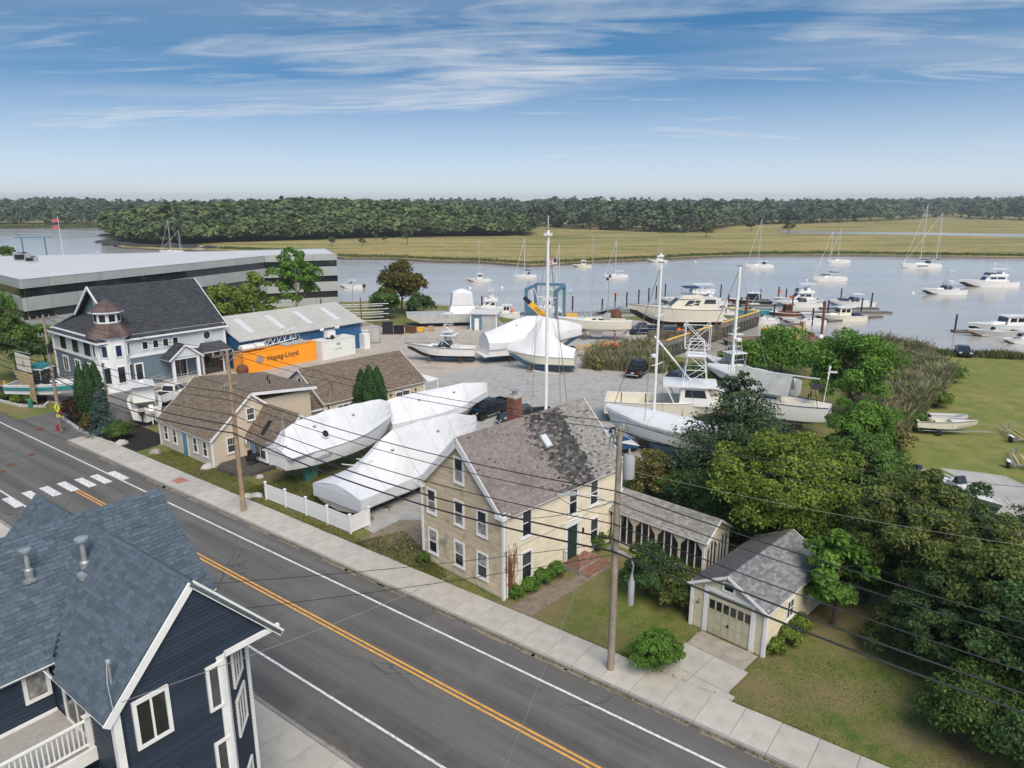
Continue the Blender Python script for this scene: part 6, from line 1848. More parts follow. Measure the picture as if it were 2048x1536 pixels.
def m_sail(t, L, B, mh, top='white_gloss', bot='blue_antifoul', cover='canvas_blue', dodger=None, land=False, boom=True, mizzen=0, furl=True, mx=.06, mr=.09, fb=None, cab=True):
    fb = fb or .085*L+.25
    r = hull(t, L, B, fb, .05*L, top, bot, 'sail', cockpit=0, wbot=2)
    if cab:
        cabin(t, 'coach_roof', -L*.14, L*.22, B*.58, B*.46, fb*1.0, fb+.5, .9, .15, top, [(('P', 'S'), .08, .34, .3, .75), (('P', 'S'), .42, .62, .3, .75)], wf=B*.32)
        c = MB(); c.box(-L*.38, -L*.15, -B*.22, B*.22, fb-.05, fb+.06); c.build('cockpit', 'wood_grey', t)
        k = MB()
        for sg in (-1, 1): k.box(-L*.40, -L*.14, sg*B*.26-.08, sg*B*.26+.08, fb, fb+.3)
        k.build('coaming', top, t)
    xm = L*mx
    def rig(x, h, nm, bl):
        m = MB().tube([(x, 0, fb), (x, 0, fb+h)], [mr, mr*.75], 8).build(nm, 'alu', t)
        s = MB()
        for f in ((.45, .75) if h > 9 else (.55,)):
            z = fb+h*f; s.tube([(x-.12, -B*.34*(1.25-f), z), (x, 0, z+.05), (x-.12, B*.34*(1.25-f), z)], .03, 5)
        s.build('spreader', 'alu', m)
        y_ = MB()
        for sg in (-1, 1):
            y_.tube([(x-.1, sg*B*.45, fb), (x-.12, sg*B*.34*.65, fb+h*.6), (x, 0, fb+h*.98)], .013, 4)
        y_.tube([(L*.5, 0, fb*1.2), (x, 0, fb+h*.98)], .045 if furl else .015, 5); y_.tube([(-L*.48, 0, fb), (x, 0, fb+h*.99)], .013, 4)
        y_.build('rigging', 'white_trim' if furl else 'steel', m)
        if boom:
            b = MB().tube([(x-.1, 0, fb+1.4), (x-bl, 0, fb+1.35)], .06, 6).build('boom', 'alu', t)
            if cover: MB().tube([(x-.1, 0, fb+1.75), (x-.5, 0, fb+1.7), (x-bl*.95, 0, fb+1.5)], [.26, .2, .1], 7).build('sail_cover', cover, b)
    rig(xm, mh, 'mast', L*.36)
    if mizzen: rig(-L*.36, mizzen, 'mizzen_mast', L*.16)
    if dodger: cabin(t, 'dodger', -L*.20, -L*.08, B*.55, B*.42, fb+.35, fb+1.2, .45, .05, dodger, [(('F',), .1, .9, .25, .85)])
    st = MB()
    for sg in (0, 8):
        tp = [(q[sg][0], q[sg][1]*.95, q[sg][2]+.6) for q in r[1:-1]]
        st.tube(tp, .012, 4)
        for q, p in list(zip(r[1:-1], tp))[::2]: st.tube([(q[sg][0], q[sg][1]*.95, q[sg][2]), p], .014, 4)
    st.build('lifeline', 'steel', t)
    if land:
        kf = MB(); kf.loft([[(-L*.10, -.16, -.04*L), (L*.13, -.16, -.04*L), (L*.13, .16, -.04*L), (-L*.10, .16, -.04*L)], [(-L*.08, -.12, -1.5), (L*.06, -.12, -1.5), (L*.06, .12, -1.5), (-L*.08, .12, -1.5)]]); kf.build('keel', bot, t)
        rd = MB(); rd.loft([[(-L*.47, -.05, fb*.1), (-L*.41, -.05, 0), (-L*.41, .05, 0), (-L*.47, .05, fb*.1)], [(-L*.47, -.05, -1.2), (-L*.42, -.05, -1.2), (-L*.42, .05, -1.2), (-L*.47, .05, -1.2)]]); rd.build('rudder', bot, t)
    return r, fb
def wrap(t, rings, prof, B, m='shrinkwrap', over=.04, drop=.25, seed=1, full=0.0):
    """shrink-wrap tent over a hull: prof [(t, ridge height above sheer, shoulder 0..1)]"""
    rr = random.Random(seed); rows = []
    n = len(rings)
    for i, r in enumerate(rings):
        f = i/(n-1); rh = lin([(p[0], p[1]) for p in prof], f); sh = lin([(p[0], p[2]) for p in prof], f)
        x, zs, w = r[8][0], r[8][2], max(r[8][1], full*B/2*min(1, (1-f)*3.2))+over
        row = []
        for yy, zz in ((1.0, -drop), (1.02, -.02), (.82, rh*.35*sh+rh*.10), (.5, rh*(.45+.4*sh)), (.22, rh*(.82+.15*sh)), (0, rh)):
            row.append((x+rr.uniform(-.06, .06), w*yy*(1+rr.uniform(-.012, .012)), zs+zz*(1+rr.uniform(-.035, .035))))
        ring_ = [(p[0], -p[1], p[2]) for p in row]+[p for p in reversed(row[:-1])]
        rows.append(ring_)
    b = MB(); b.loft(rows, False, False)
    b.add(rows[0], [tuple(range(len(rows[0])-1, -1, -1))])
    o = b.build('shrink_wrap', m, t, smooth=full == 0)
    s = MB()
    for sg in (0, 10): s.tube([(p[sg][0], p[sg][1]*1.004, p[sg][2]+.08) for p in rows], .02, 4)
    s.build('strap', 'canvas_grey', o)
    sm = MB()
    for i in range(2, n-1, 3): sm.tube([(p[0]+.015, p[1]*1.004, p[2]+.012) for p in rows[i]], .016, 4)
    sm.build('seam', 'hull_grey', o)
    vt = MB().box(-.13, .13, -.1, .1, 0, .1).mesh('vent', 'canvas_grey')
    for i in (4, 9): link('vent', vt, o, tuple(Vector(rows[i][3]).lerp(Vector(rows[i][4]), .5)))
    return o

# ---------------------------------------------------------------- wrapped boats beside the beige house
rzV = RA+math.pi/2
def wr_boat(label, u, v0, v1, B, zk, prof, bow='far', top='hull_grey', bot='black_antifoul', fb=1.4, name='wrapped_boat', drz=0.0, dr=.7, style='motor', seed=1, full=.86, drop=.5):
    c = RW(u, (v0+v1)/2, zk+dr); L = v1-v0
    t = boat(label, c, (rzV if bow == 'far' else rzV+math.pi)+drz, name)
    r = hull(t, L, B, fb, dr, top, bot, style, cockpit=0)
    wrap(t, r, prof, B, seed=seed, full=full, drop=drop)
    return t, r, L
W2, r2, _ = wr_boat('big shrink-wrapped motor yacht with grey hull behind the white fence', -39.0, 30.6, 45.2, 5.3, .22, [(0, .5, .5), (.1, .9, .3), (.30, 2.9, .25), (.36, 3.2, .1), (.6, 3.0, .1), (.85, 2.4, .1), (1, 1.4, .1)], fb=1.1, full=.97, drop=.95, dr=.42)
jackstands(RW(-39.0, 37.6, 0), rzV, 14, 5.1, .4, 3, True, .2)
for x in (-5.6, -4.2): MB().tube([(x, -.6, 2.7), (x-.9, -.5, 3.0), (x-.9, .2, 2.9)], .035, 5).build('davit_arm', 'white_trim', W2)
W1 = boat('shrink-wrapped sailing boat on a tall teal keel by the fence', RW(-46.0, 36.2, 1.8), rzV, 'wrapped_sailboat')
r1 = hull(W1, 11.2, 4.1, 1.25, .55, 'white_gloss', 'teal_antifoul', 'sail', cockpit=0)
wrap(W1, r1, [(0, .5, .3), (.08, 1.9, .2), (.25, 2.3, .1), (.6, 2.3, .1), (.9, 1.9, .1), (1, 1.2, .1)], 3.7, seed=4, full=.97, drop=.12)
kf = MB(); kf.loft([[(-3.4, -.2, -.25), (-1.7, -.2, -.35), (-1.7, .2, -.35), (-3.4, .2, -.25)], [(-3.1, -.15, -1.8), (-2.1, -.15, -1.8), (-2.1, .15, -1.8), (-3.1, .15, -1.8)]]); kf.build('keel', 'teal_antifoul', W1)
MB().tube([(-5.0, -.3, 1.2), (-5.0, -.3, 4.4)], .04, 6).build('stern_pole', 'galvanised', W1)
MB().tube([(-5.2, -.9, 2.0), (-6.1, -.9, 2.2), (-6.1, .6, 2.2), (-5.2, .6, 2.0)], .035, 5).build('davit_arm', 'galvanised', W1)
pt_ = MB().lathe([(.36, 0), (.36, .05), (.28, .06)], 16).build('porthole', 'white_trim', W1, (-1.9, -1.35, 2.2)); pt_.rotation_euler = (rad(62), 0, 0)
pp_ = MB().lathe([(.29, .065), (.0, .075)], 16).build('pane', 'dark_glass', pt_)
Wt1 = Wall(-3.6, -1.9, 4); text_on(W1, Wt1, 'CHIZZLER', 0, .48, .40, 'text_blue', .18)
jackstands(RW(-46.2, 36.0, 0), rzV, 10, 3.7, 1.5, 2, False)
W3, r3, _ = wr_boat('long shrink-wrapped motorboat with pale hull in front of the rear house', -46.6, 43.0, 54.8, 4.4, .35, [(0, 1.5, .2), (.15, 1.9, .1), (.45, 1.8, .15), (.8, 1.5, .1), (1, .8, .1)], fb=1.4, full=.92, drop=.7, seed=9, drz=rad(-12))
jackstands(RW(-46.6, 49, 0), rzV-rad(12), 11, 4.1, .8, 2, True, .45)

# ---------------------------------------------------------------- boats standing in the yard
def yard(label, pxa, pxb, zk, name='motorboat', bow='L', extra=0.0, dr=.0):
    """boat over the ground line pxa -> pxb (stern, bow)"""
    a, b = P(*pxa), P(*pxb)
    c = (a+b)/2; L = (b-a).length
    return boat(label, (c.x, c.y, zk), heading(a, b), name), L, c, heading(a, b)
t, L, c, hd_ = yard('white sport fishing boat with tall tuna tower and black bottom', (952, 724), (822, 721), 1.15)
r, fb = m_express(t, 9.4, 3.2, 'white_gloss', 'black_antifoul', tw=3.3, hard=True, stripe='black')
jackstands(c, hd_, 9, 3.2, .9, 2, True, .5)
MB().lathe([(.05, -.1), (.28, 0), (.05, .1)], 4, (-4.3, 0, -.35), ax='x').build('propeller', 'rust', t)
# big wrapped cruiser with blue bottom
t, L, c, hd_ = yard('large shrink-wrapped cruiser with white sides and blue bottom in the yard', (966, 724), (1150, 708), 1.15, 'wrapped_boat')
r = hull(t, 14.2, 4.6, 1.9, .75, 'white_gloss', 'blue_antifoul', cockpit=0, stripe='navy'); wrap(t, r, [(0, 1.2, .55), (.2, 2.2, .5), (.4, 3.0, .5), (.55, 2.9, .55), (.85, 1.6, .5), (1, .5, .4)], 4.6, drop=1.0, seed=12)
MB().box(-7.9, -7.0, -1.9, 1.9, -.05, .12).build('swim_platform', 'white_gloss', t)
jackstands(c, hd_, 13, 4.6, .8, 3, True, .4)
t, L, c, hd_ = yard('tent-shaped shrink-wrapped boat with cream sheer on blue bottom', (1150, 744), (1025, 738), 1.25, 'wrapped_boat')
r = hull(t, 8.6, 3.3, 1.0, .8, 'cream_gelcoat', 'blue_antifoul', cockpit=0)
o = wrap(t, r, [(0, .9, .1), (.2, 1.6, .0), (.38, 3.3, -.2), (.5, 4.9, -.3), (.6, 3.9, -.25), (.8, 1.5, .1), (1, .6, .3)], 3.3, drop=.12, seed=15)
jackstands(c, hd_, 8, 3.3, .95, 2, True, .4)
# landing craft with wrapped wheelhouse
t, L, c, hd_ = yard('flat grey aluminium work barge with a white wrapped wheelhouse', (955, 648), (815, 652), .75, 'work_barge')
b = MB(); prof = [(-6.2, .0), (4.2, .0), (6.6, 1.15), (6.6, 1.6), (-6.2, 1.5)]
b.loft([[(x, -2.2, z) for x, z in prof], [(x, 2.2, z) for x, z in prof]]); b.build('hull', 'hull_grey', t)
MB().box(-6, 6, -2.05, 2.05, 1.5, 1.54).build('deck', 'deck_white', t)
cabin(t, 'shrink_wrap', -6.0, -1.0, 4.2, 3.0, 1.55, 3.0, .5, .3, 'shrinkwrap'); cabin(t, 'shrink_wrap', -5.6, -1.6, 3.2, 3.0, 3.0, 5.3, .25, .2, 'shrinkwrap')
MB().loft([[(-5.4, -1.4, 5.3), (-1.8, -1.4, 5.3), (-1.8, 1.4, 5.3), (-5.4, 1.4, 5.3)], [(-3.8, -.3, 5.9), (-3.2, -.3, 5.9), (-3.2, .3, 5.9), (-3.8, .3, 5.9)]]).build('wrap_top', 'shrinkwrap', t)
jackstands(c, hd_, 11, 4, .7, 2, True, .7)
# white sailing yacht ashore
t, L, c, hd_ = yard('white sailing yacht ashore with varnished rail and grey dodger', (1268, 682), (1118, 676), 2.0, 'sailboat')
m_sail(t, 11.5, 3.3, 13.5, 'cream_gelcoat', 'white_gloss', None, 'canvas_grey', True, False, mx=.08, mr=.07, furl=False)
jackstands(c, hd_, 10, 3.3, 1.7, 2, True, .45)
# cream motor yacht on blocks by the pier
t, L, c, hd_ = yard('cream raised-deck motor yacht on blocks beside the yellow railed pier', (1425, 662), (1280, 662), 2.0, 'motor_yacht')
r = hull(t, 15.2, 4.6, 2.0, .9, 'cream_gelcoat', 'black_antifoul', cockpit=0, stripe='rust')
cabin(t, 'deckhouse', -6.3, 2.2, 4.0, 3.7, 2.0, 3.9, 2.2, .1, 'cream_gelcoat', [(('P', 'S'), .55, .72, .35, .85), (('P', 'S'), .4, .53, .4, .85), (('P', 'S'), .02, .3, .55, .95), (('F',), .1, .9, .3, .9)], wf=3.2)
cabin(t, 'flybridge', -3.6, .2, 3.5, 3.4, 3.9, 4.5, .7, 0, 'cream_gelcoat')
MB().box(-3.4, -.8, -1.6, 1.6, 5.7, 5.8).build('bimini', 'canvas_blue', t)
p = MB()
for x in (-3.3, -.9):
    for y in (-1.5, 1.5): p.tube([(x, y, 4.4), (x, y, 5.7)], .03, 5)
p.build('bimini_post', 'steel', t)
MB().box(-8.3, -7.5, -1.9, 1.9, .3, .45).build('swim_platform', 'white_gloss', t); rails(t, r, 8)
jackstands(c, hd_, 14, 4.6, 1.3, 3, True, 1.05)
# wrapped sailing boat with mast up, right of the house
a, b2 = P(1440, 935), P(1222, 880)
c = (a+b2)/2; hd_ = heading(a, b2)
t = boat('shrink-wrapped sailing boat with tall white mast standing beside the house', (c.x, c.y, 1.5), hd_, 'wrapped_sailboat')
r = hull(t, 10.6, 3.4, 1.35, .7, 'white_gloss', 'black_antifoul', 'sail', cockpit=0, stripe='canvas_grey'); wrap(t, r, [(0, .6, .5), (.3, 1.0, .6), (.7, .9, .5), (1, .35, .4)], 3.4, seed=22)
ml = PY(1293, 820, c.y+1.2); mt = PY(1311, 482, c.y+1.2)
mi = t.matrix_basis.inverted() @ Matrix.Identity(4)
def loc(p): return Matrix.Rotation(-hd_, 3, 'Z') @ (Vector(p)-Vector((c.x, c.y, 1.5)))
def mast_on(t, lp, h, spr, mr=.13, boomdir=None):
    m = MB().tube([lp, lp+Vector((0, 0, h))], [mr, mr*.8], 9).build('mast', 'white_trim', t)
    s = MB()
    for f, w in spr: s.tube([lp+Vector((-.1, -w, h*f+.12)), lp+Vector((0, 0, h*f)), lp+Vector((-.1, w, h*f+.12))], .04, 5)
    s.build('spreader', 'white_trim', m)
    y_ = MB()
    for f, w in ((.97, 1.6), (.62, 1.5)):
        for sg in (-1, 1): y_.tube([lp+Vector((0, sg*w, -.2)), lp+Vector((0, sg*w*.75, h*.45)), lp+Vector((0, 0, h*f))], .014, 4)
    y_.tube([lp+Vector((4.3, 0, -.1)), lp+Vector((0, 0, h*.98))], .035, 5); y_.tube([lp+Vector((-4.5, 0, -.2)), lp+Vector((0, 0, h*.99))], .014, 4)
    y_.build('rigging', 'cable_light', m)
    MB().box(lp.x-.25, lp.x+.3, lp.y-.06, lp.y+.06, lp.z+h, lp.z+h+.06).build('masthead', 'black', m)
    return m
mast_on(t, Vector((1.1, 0, 1.9)), 13.6, [(.34, 1.0), (.66, .8)])
MB().lathe([(.28, 0), (.3, .22), (.1, .3)], 12, (1.35, 0, 7.2)).build('radar', 'white_trim', t)
jackstands(c, hd_, 10, 3.4, 1.2, 2, True, .75)
# outboards of a blue-bottomed boat beside the house
c = P(1222, 905); t = boat('blue hulled motorboat with twin black outboards between house and wrapped sailboat', (c.x, c.y, .75), rad(-60), 'motorboat')
m_console(t, 6.4, 2.3, 'bright_blue', 'black_antifoul', False, 2, 'hull_dark')
# boat behind the house carrying the tallest mast
c = P(1092, 905); t = boat('wrapped sailing boat with very tall grey mast standing behind the clapboard house', (c.x, c.y, 1.35), rad(58), 'wrapped_sailboat')
r = hull(t, 9.2, 3.0, 1.0, .6, 'white_gloss', 'blue_antifoul', 'sail', cockpit=0); wrap(t, r, [(0, .5, .5), (.5, .8, .6), (1, .3, .4)], 3.0, seed=25)
m = mast_on(t, Vector((-.1, 0, 1.5)), PY(1078, 458, c.y).z-2.9, [(.27, 1.3), (.66, .9)], .15)
MB().tube([(-.1, 0, PY(1078, 458, c.y).z-1.35), (-.1, 0, PY(1078, 432, c.y).z-1.3)], .05, 6).build('masthead_pole', 'alu', t)
MB().box(-.5, .3, -.2, .2, PY(1078, 470, c.y).z-1.4, PY(1078, 470, c.y).z-1.2).build('masthead_light', 'white_trim', t)
jackstands(c, rad(58), 9, 3, 1.0, 2, True, .7)
# fishing boat with lattice tower
a, b2 = P(1235, 838), P(1440, 850); c = (a+b2)/2; hd_ = heading(a, b2)
t = boat('cream workboat with open stern, white wheelhouse roof and lattice tower', (c.x, c.y, 1.1), hd_, 'fishing_boat')
r = hull(t, 13.0, 4.3, 1.3, .7, 'cream_gelcoat', 'red_antifoul', cockpit=.56, deck='cream_gelcoat')
cabin(t, 'wheelhouse', .9, 4.4, 3.4, 3.2, 1.2, 3.1, .8, .2, 'white_gloss', [(('F',), .05, .95, .45, .88), (('P', 'S'), .15, .85, .45, .85)])
MB().box(-.8, 4.6, -1.9, 1.9, 3.1, 3.25).build('roof', 'white_gloss', t)
for y in (-1.8, 1.8): MB().bar((-.4, y, 3.1), (.5, y, 1.3), .28, .1).build('roof_pillar', 'white_gloss', t)
tower(t, 2.4, 3.2, 7.6, 2.6, 2.4, 'white_trim', False)
gx = MB()
for x in (1.2, 3.6):
    for y in (-1.1, 1.1): gx.tube([(x, y, 6.9), (x, y, 9.3)], .035, 5)
for z in (6.9, 9.3):
    gx.tube([(1.2, -1.1, z), (3.6, -1.1, z), (3.6, 1.1, z), (1.2, 1.1, z), (1.2, -1.1, z)], .035, 5)
for y in (-1.1, 1.1): gx.tube([(1.2, y, 6.9), (3.6, y, 9.3)], .03, 4); gx.tube([(3.6, y, 6.9), (1.2, y, 9.3)], .03, 4)
gx.build('lattice_top', 'white_trim', t)
lmp = MB().box(-.1, .1, -.1, .1, -.1, .1).mesh('deck_lamp', 'lamp_clear')
for y in (-.9, -.5, -.1): link('deck_lamp', lmp, t, (1.1, y, 9.15))
MB().tube([(2.0, .8, 3.3), (-1.8, 2.4, 7.4)], .09, 7).build('boom', 'white_trim', t)
for x in (-4.8, -2.4): MB().bar((x, -1.9, 1.2), (x, -1.9, 2.3), .1).build('post', 'rust', t)
MB().lathe([(.5, .15), (.55, .5), (.5, .95), (.3, 1.0)], 12, (-1.5, .3, 0)).build('winch_drum', 'canvas_grey', t)
jackstands(c, hd_, 12, 4.3, .9, 2, True, .35)
# sailing yacht with grey cover, stern to the trees
a, b2 = P(1625, 872), P(1440, 842); c = (a+b2)/2; hd_ = heading(a, b2)
t = boat('white sailing yacht under a grey boom tent with wind generator at its stern', (c.x, c.y, 1.75), hd_, 'sailboat')
r = hull(t, 11.6, 3.7, 1.45, .8, 'white_gloss', 'blue_antifoul', 'sail', cockpit=0, stripe='navy')
cabin(t, 'coach_roof', -1.5, 2.8, 2.2, 1.8, 1.45, 2.0, .9, .1, 'cream_gelcoat', [(('P', 'S'), .1, .4, .3, .7)], wf=1.3)
MB().box(-4.6, -1.6, -1.0, 1.0, 1.48, 1.54).build('cockpit_floor', 'cream_gelcoat', t)
tn = MB(); tn.loft([[(-2.2, -1.6, 2.2), (-2.2, 0, 4.0), (-2.2, 1.6, 2.2)], [(3.3, -1.5, 2.3), (3.3, 0, 4.3), (3.3, 1.5, 2.3)]], False, False); tn.build('boom_tent', 'canvas_grey', t)
MB().tube([(3.6, 0, 4.1), (-4.6, 0, 3.95)], .08, 7).build('boom', 'alu', t)
mast_on(t, Vector((3.7, 0, 1.6)), PY(1553, 538, c.y-1).z-3.35, [(.5, 1.0)], .17)
MB().lathe([(.3, 0), (.32, .25), (.1, .32)], 12, (3.3, 0, PY(1530, 690, c.y-1).z-1.9)).build('radar', 'white_trim', t)
MB().tube([(-5.0, -1.2, 1.5), (-5.2, -1.2, 4.4)], .04, 6).build('generator_pole', 'white_trim', t)
wg = MB()
for k in range(5): a_ = k*1.2566; wg.bar((-5.2, -1.2, 4.5), (-5.2, -1.2+.75*math.cos(a_), 4.5+.75*math.sin(a_)), .1, .03)
wg.bar((-5.2, -1.2, 4.5), (-5.9, -1.2, 4.55), .16, .16); wg.build('wind_generator', 'white_trim', t)
for k, y in enumerate((-.7, .5)): MB().lathe([(.05, 0), (.34, .02), (.34, .06)], 14, (-3.9, y, 2.2), ax='x').build('steering_wheel', 'black', t)
bi = MB(); bi.tube([(-4.9, -1.4, 1.5), (-4.5, -1.3, 3.2), (-4.5, 1.3, 3.2), (-4.9, 1.4, 1.5)], .03, 5); bi.box(-4.9, -4.0, -1.2, 1.2, 3.18, 3.22); bi.build('bimini', 'canvas_dark', t)
text_on(t, Wall(-5.81, .95, -90), 'CORMORANT', 0, .95, .34, 'navy', .03)
text_on(t, Wall(-5.5, -1.25, 5), 'CORMORANT', 0, 1.02, .26, 'navy', .32)
jackstands(c, hd_, 10, 3.7, 1.4, 2, True, .9)
# white wrapped dome boat and small towered boat behind
a, b2 = P(1590, 800), P(1425, 770); c = (a+b2)/2; hd_ = heading(a, b2)
t = boat('shrink-wrapped boat with smooth white domed cover behind the juniper', (c.x, c.y, .55), hd_, 'wrapped_boat')
r = hull(t, 10.2, 4.0, 1.3, .5, 'white_gloss', 'black_antifoul', cockpit=0); wrap(t, r, [(0, .5, .9), (.4, 1.0, .9), (.8, .7, .7), (1, .3, .4)], 4.0, seed=33)
a, b2 = P(1500, 775), P(1415, 745); c = (a+b2)/2; hd_ = heading(a, b2)
t = boat('white sport boat with short aluminium tower parked behind the domed wrapped boat', (c.x, c.y, 1.0), hd_, 'motorboat'); m_express(t, 9.2, 3.1, 'white_gloss', 'navy', tw=2.6, hard=True)
# teal cabin cruiser by the store sign
a, b2 = P(40, 800), P(172, 802); c = (a+b2)/2; hd_ = heading(a, b2)
t = boat('white cabin cruiser with dark teal stripe parked beside the wooden sign', (c.x, c.y, 1.1), hd_, 'cabin_cruiser')
r, fb = m_express(t, 9.2, 3.0, 'white_gloss', 'white_gloss', hard=True); 
sp = MB()
for sg in (0, 8): sp.loft([[(q[sg][0], q[sg][1]*1.012, q[sg][2]*.42), (q[sg][0], q[sg][1]*1.015, q[sg][2]*.78)] for q in r[:-1]], False, False)
sp.build('stripe', 'hull_teal', t)
MB().box(-1.6, -.1, -.8, .8, 2.6, 3.2).build('canvas_top', 'hull_teal', t)
jackstands(c, hd_, 8, 3, .9, 2, True, .6)
# white twin outboard boat behind the shrubs
a, b2 = P(300, 868), P(285, 800); c = (a+b2)/2; hd_ = heading(a, b2)
t = boat('white hardtop fishing boat with twin outboards beside the clipped shrubs', (c.x, c.y, 1.0), hd_, 'motorboat')
m_lobster(t, 9.0, 3.1, 'white_gloss', 'white_gloss', False)
for y in (-.45, .45): outboard(t, -4.5, y, .2, 'white_gloss' if y < 0 else 'hull_dark', 1.15)
jackstands(c, hd_, 8, 3, .8, 2, True, .6)
# small boats in the grass lot
c = P(1885, 868); t = boat('small white sailing dinghy on a trailer at the edge of the reeds', (c.x, c.y, .75), rad(-12), 'sailing_dinghy')
r = hull(t, 5.2, 1.7, .6, .25, 'cream_gelcoat', 'cream_gelcoat', cockpit=.55, stripe='wood_grey')
tr_ = thing('boat_trailer', 'galvanised trailer carrying the small white sailing dinghy', 'trailer', (c.x, c.y, 0), rad(-12))
MB().bar((-2, -.5, .42), (2.0, -.3, .42), .08).build('frame', 'galvanised', tr_); MB().bar((-2, .5, .42), (2.0, .3, .42), .08).build('frame', 'galvanised', tr_); MB().bar((2, 0, .42), (4.4, 0, .5), .08).build('drawbar', 'galvanised', tr_)
for y in (-.8, .8): MB().lathe([(.28, -.09), (.28, .09)], 14, (-.6, y, .28), ax='y').build('wheel', 'rubber', tr_)
c2_ = P(1890, 850); t = boat('grey inflatable dinghy resting beside the small sailing dinghy', (c2_.x, c2_.y, .55), rad(-8), 'inflatable_dinghy')
tu = MB(); tu.tube([(-1.7, -.6, .3), (.8, -.62, .3), (1.6, -.35, .38), (1.85, 0, .42), (1.6, .35, .38), (.8, .62, .3), (-1.7, .6, .3)], .23, 9); tu.build('tube', 'hull_grey', t, smooth=True)
MB().box(-1.5, 1.4, -.5, .5, .05, .16).build('floor', 'canvas_grey', t); MB().box(-1.6, -1.5, -.5, .5, .05, .5).build('transom', 'wood_grey', t)
bm_ = MB().box(-.4, .4, -.3, .3, 0, .5)
tag(MB().box(-1.6, 1.6, -.5, .5, .0, .5).build('float_block', 'wood_grey', None, (c2_.x, c2_.y, 0), rad(-8)), 'timber crib under the grey inflatable dinghy', 'crib')
def jet_trailer(px, py, rz, label):
    c = P(px, py); t = thing('jet_ski_trailer', label, 'trailer', c, rz, 'empty boat trailers in the grass lot')
    for y in (-.6, .6): MB().bar((-1.8, y, .45), (1.4, y*.8, .45), .09).build('frame', 'galvanised', t); MB().bar((-1.8, y*.5, .62), (1.2, y*.5, .62), .14, .05).build('bunk', 'wood_new', t)
    MB().bar((-1.2, -.9, .4), (-1.2, .9, .4), .1).build('axle', 'galvanised', t); MB().bar((1.4, 0, .45), (3.2, 0, .5), .09).build('drawbar', 'galvanised', t)
    MB().bar((1.5, 0, .5), (1.3, 0, 1.25), .1).build('winch_post', 'galvanised', t)
    for y in (-.95, .95):
        w = MB().lathe([(.16, -.1), (.3, -.1), (.3, .1), (.16, .1)], 14, (-1.2, y, .3), ax='y').build('wheel', 'rubber', t)
        MB().lathe([(.15, -.05), (.15, .05)], 10, (-1.2, y, .3), ax='y').build('rim', 'white_trim', w)
        MB().box(-1.6, -.8, y-.14, y+.14, .64, .68).build('mudguard', 'white_trim', t)
jet_trailer(2030, 878, rad(80), 'empty galvanised boat trailer standing on grass near the small dinghy')
jet_trailer(2036, 930, rad(65), 'empty boat trailer with white mudguards beside the pale shell patch')
a, b2 = P(1850, 985), P(1965, 1045); c = (a+b2)/2
t = boat('pale open skiff with black outboard half hidden behind the dark trees', (c.x, c.y, .8), heading(a, b2), 'skiff'); m_console(t, 7.0, 2.4, 'hull_grey', 'hull_teal', False, 1)

# ---------------------------------------------------------------- boats on moorings
def moor(label, px0, px1, py, bow='L', name='sailboat', turn=0.0, k=1.0):
    c, L, rz = water_at(px0, px1, py, bow)
    return boat(label, c, rz+turn, name), L*k
G_ = 'sailing boats on river moorings'
t, L = moor('white sailing boat with blue dodger moored off the travel lift', 1030, 1073, 556); m_sail(t, L, L*.3, 12, dodger='canvas_blue', cover='canvas_blue')
t, L = moor('white sailing boat with bare boom on the open mooring nearest the lamp post', 1210, 1256, 556); m_sail(t, L, L*.3, 11.5, cover=None)
t, L = moor('white sloop with dark stern canopy moored off the gangway slips', 1492, 1546, 536); m_sail(t, L, L*.28, 17, dodger='canvas_dark', cover=None)
t, L = moor('white ketch with dark furled sails and long bowsprit', 1627, 1692, 562); m_sail(t, L, L*.28, 14.5, cover='canvas_dark', mizzen=0, dodger=None); MB().tube([(L*.48, 0, 1.4), (L*.62, 0, 1.7)], .07, 6).build('bowsprit', 'wood_grey', t); MB().tube([(L*.3, 0, 2.0), (L*.0, 0, 1.9)], .18, 6).build('staysail', 'canvas_dark', t)
t, L = moor('small white sloop with green sail cover close to the far bank', 1656, 1699, 526); m_sail(t, L, L*.29, 12.5, cover='leaf_dark')
t, L = moor('big white two-masted cruising yacht with dark hull windows', 1806, 1880, 536); m_sail(t, L, L*.26, 22, cover='canvas_dark', mizzen=19, dodger='canvas_dark', mr=.14); MB().box(-L*.1, L*.18, -L*.1305, L*.1305, .75, 1.05).build('hull_window', 'dark_glass', t)
t, L = moor('pale blue sailing hull moored beyond the travel lift', 1097, 1144, 586); m_sail(t, L, L*.3, 12.5, 'hull_paleblue', 'navy', cover=None)
t, L = moor('white two-masted sailing boat moored below the wooded point', 337, 354, 507, k=1.6); m_sail(t, 11, 3.2, 15, mizzen=10, cover=None)
G2 = 'motor boats on river moorings'
t, L = moor('white lobster style motorboat moored with tall thin mast', 936, 981, 563, name='motorboat'); m_lobster(t, L, L*.32); MB().tube([(0, 0, 2), (0, 0, 13)], .06, 6).build('tall_mast', 'alu', t)
t, L = moor('small beige cabin motorboat moored midstream under the marsh bank', 1147, 1183, 534, name='motorboat'); m_lobster(t, L, L*.32, 'cream_gelcoat')
t, L = moor('white trawler yacht with dark hull stripe moored close to the far bank', 1297, 1334, 524, name='motorboat'); m_fly(t, L, L*.32, bot='black_antifoul', ht=False); MB().tube([(0, 0, 3), (-.4, 0, 10)], .06, 6).build('steadying_mast', 'alu', t)
t, L = moor('white sport fisher with tuna tower on an outer mooring', 1846, 1929, 588, name='motorboat', turn=rad(4)); m_express(t, L*1.0, 3.4, 'white_gloss', 'black_antifoul', tw=3.6, hard=True)
t, L = moor('white pilothouse motor yacht with blue windows on an outer mooring', 1922, 2031, 573, name='motor_yacht', turn=rad(3)); 
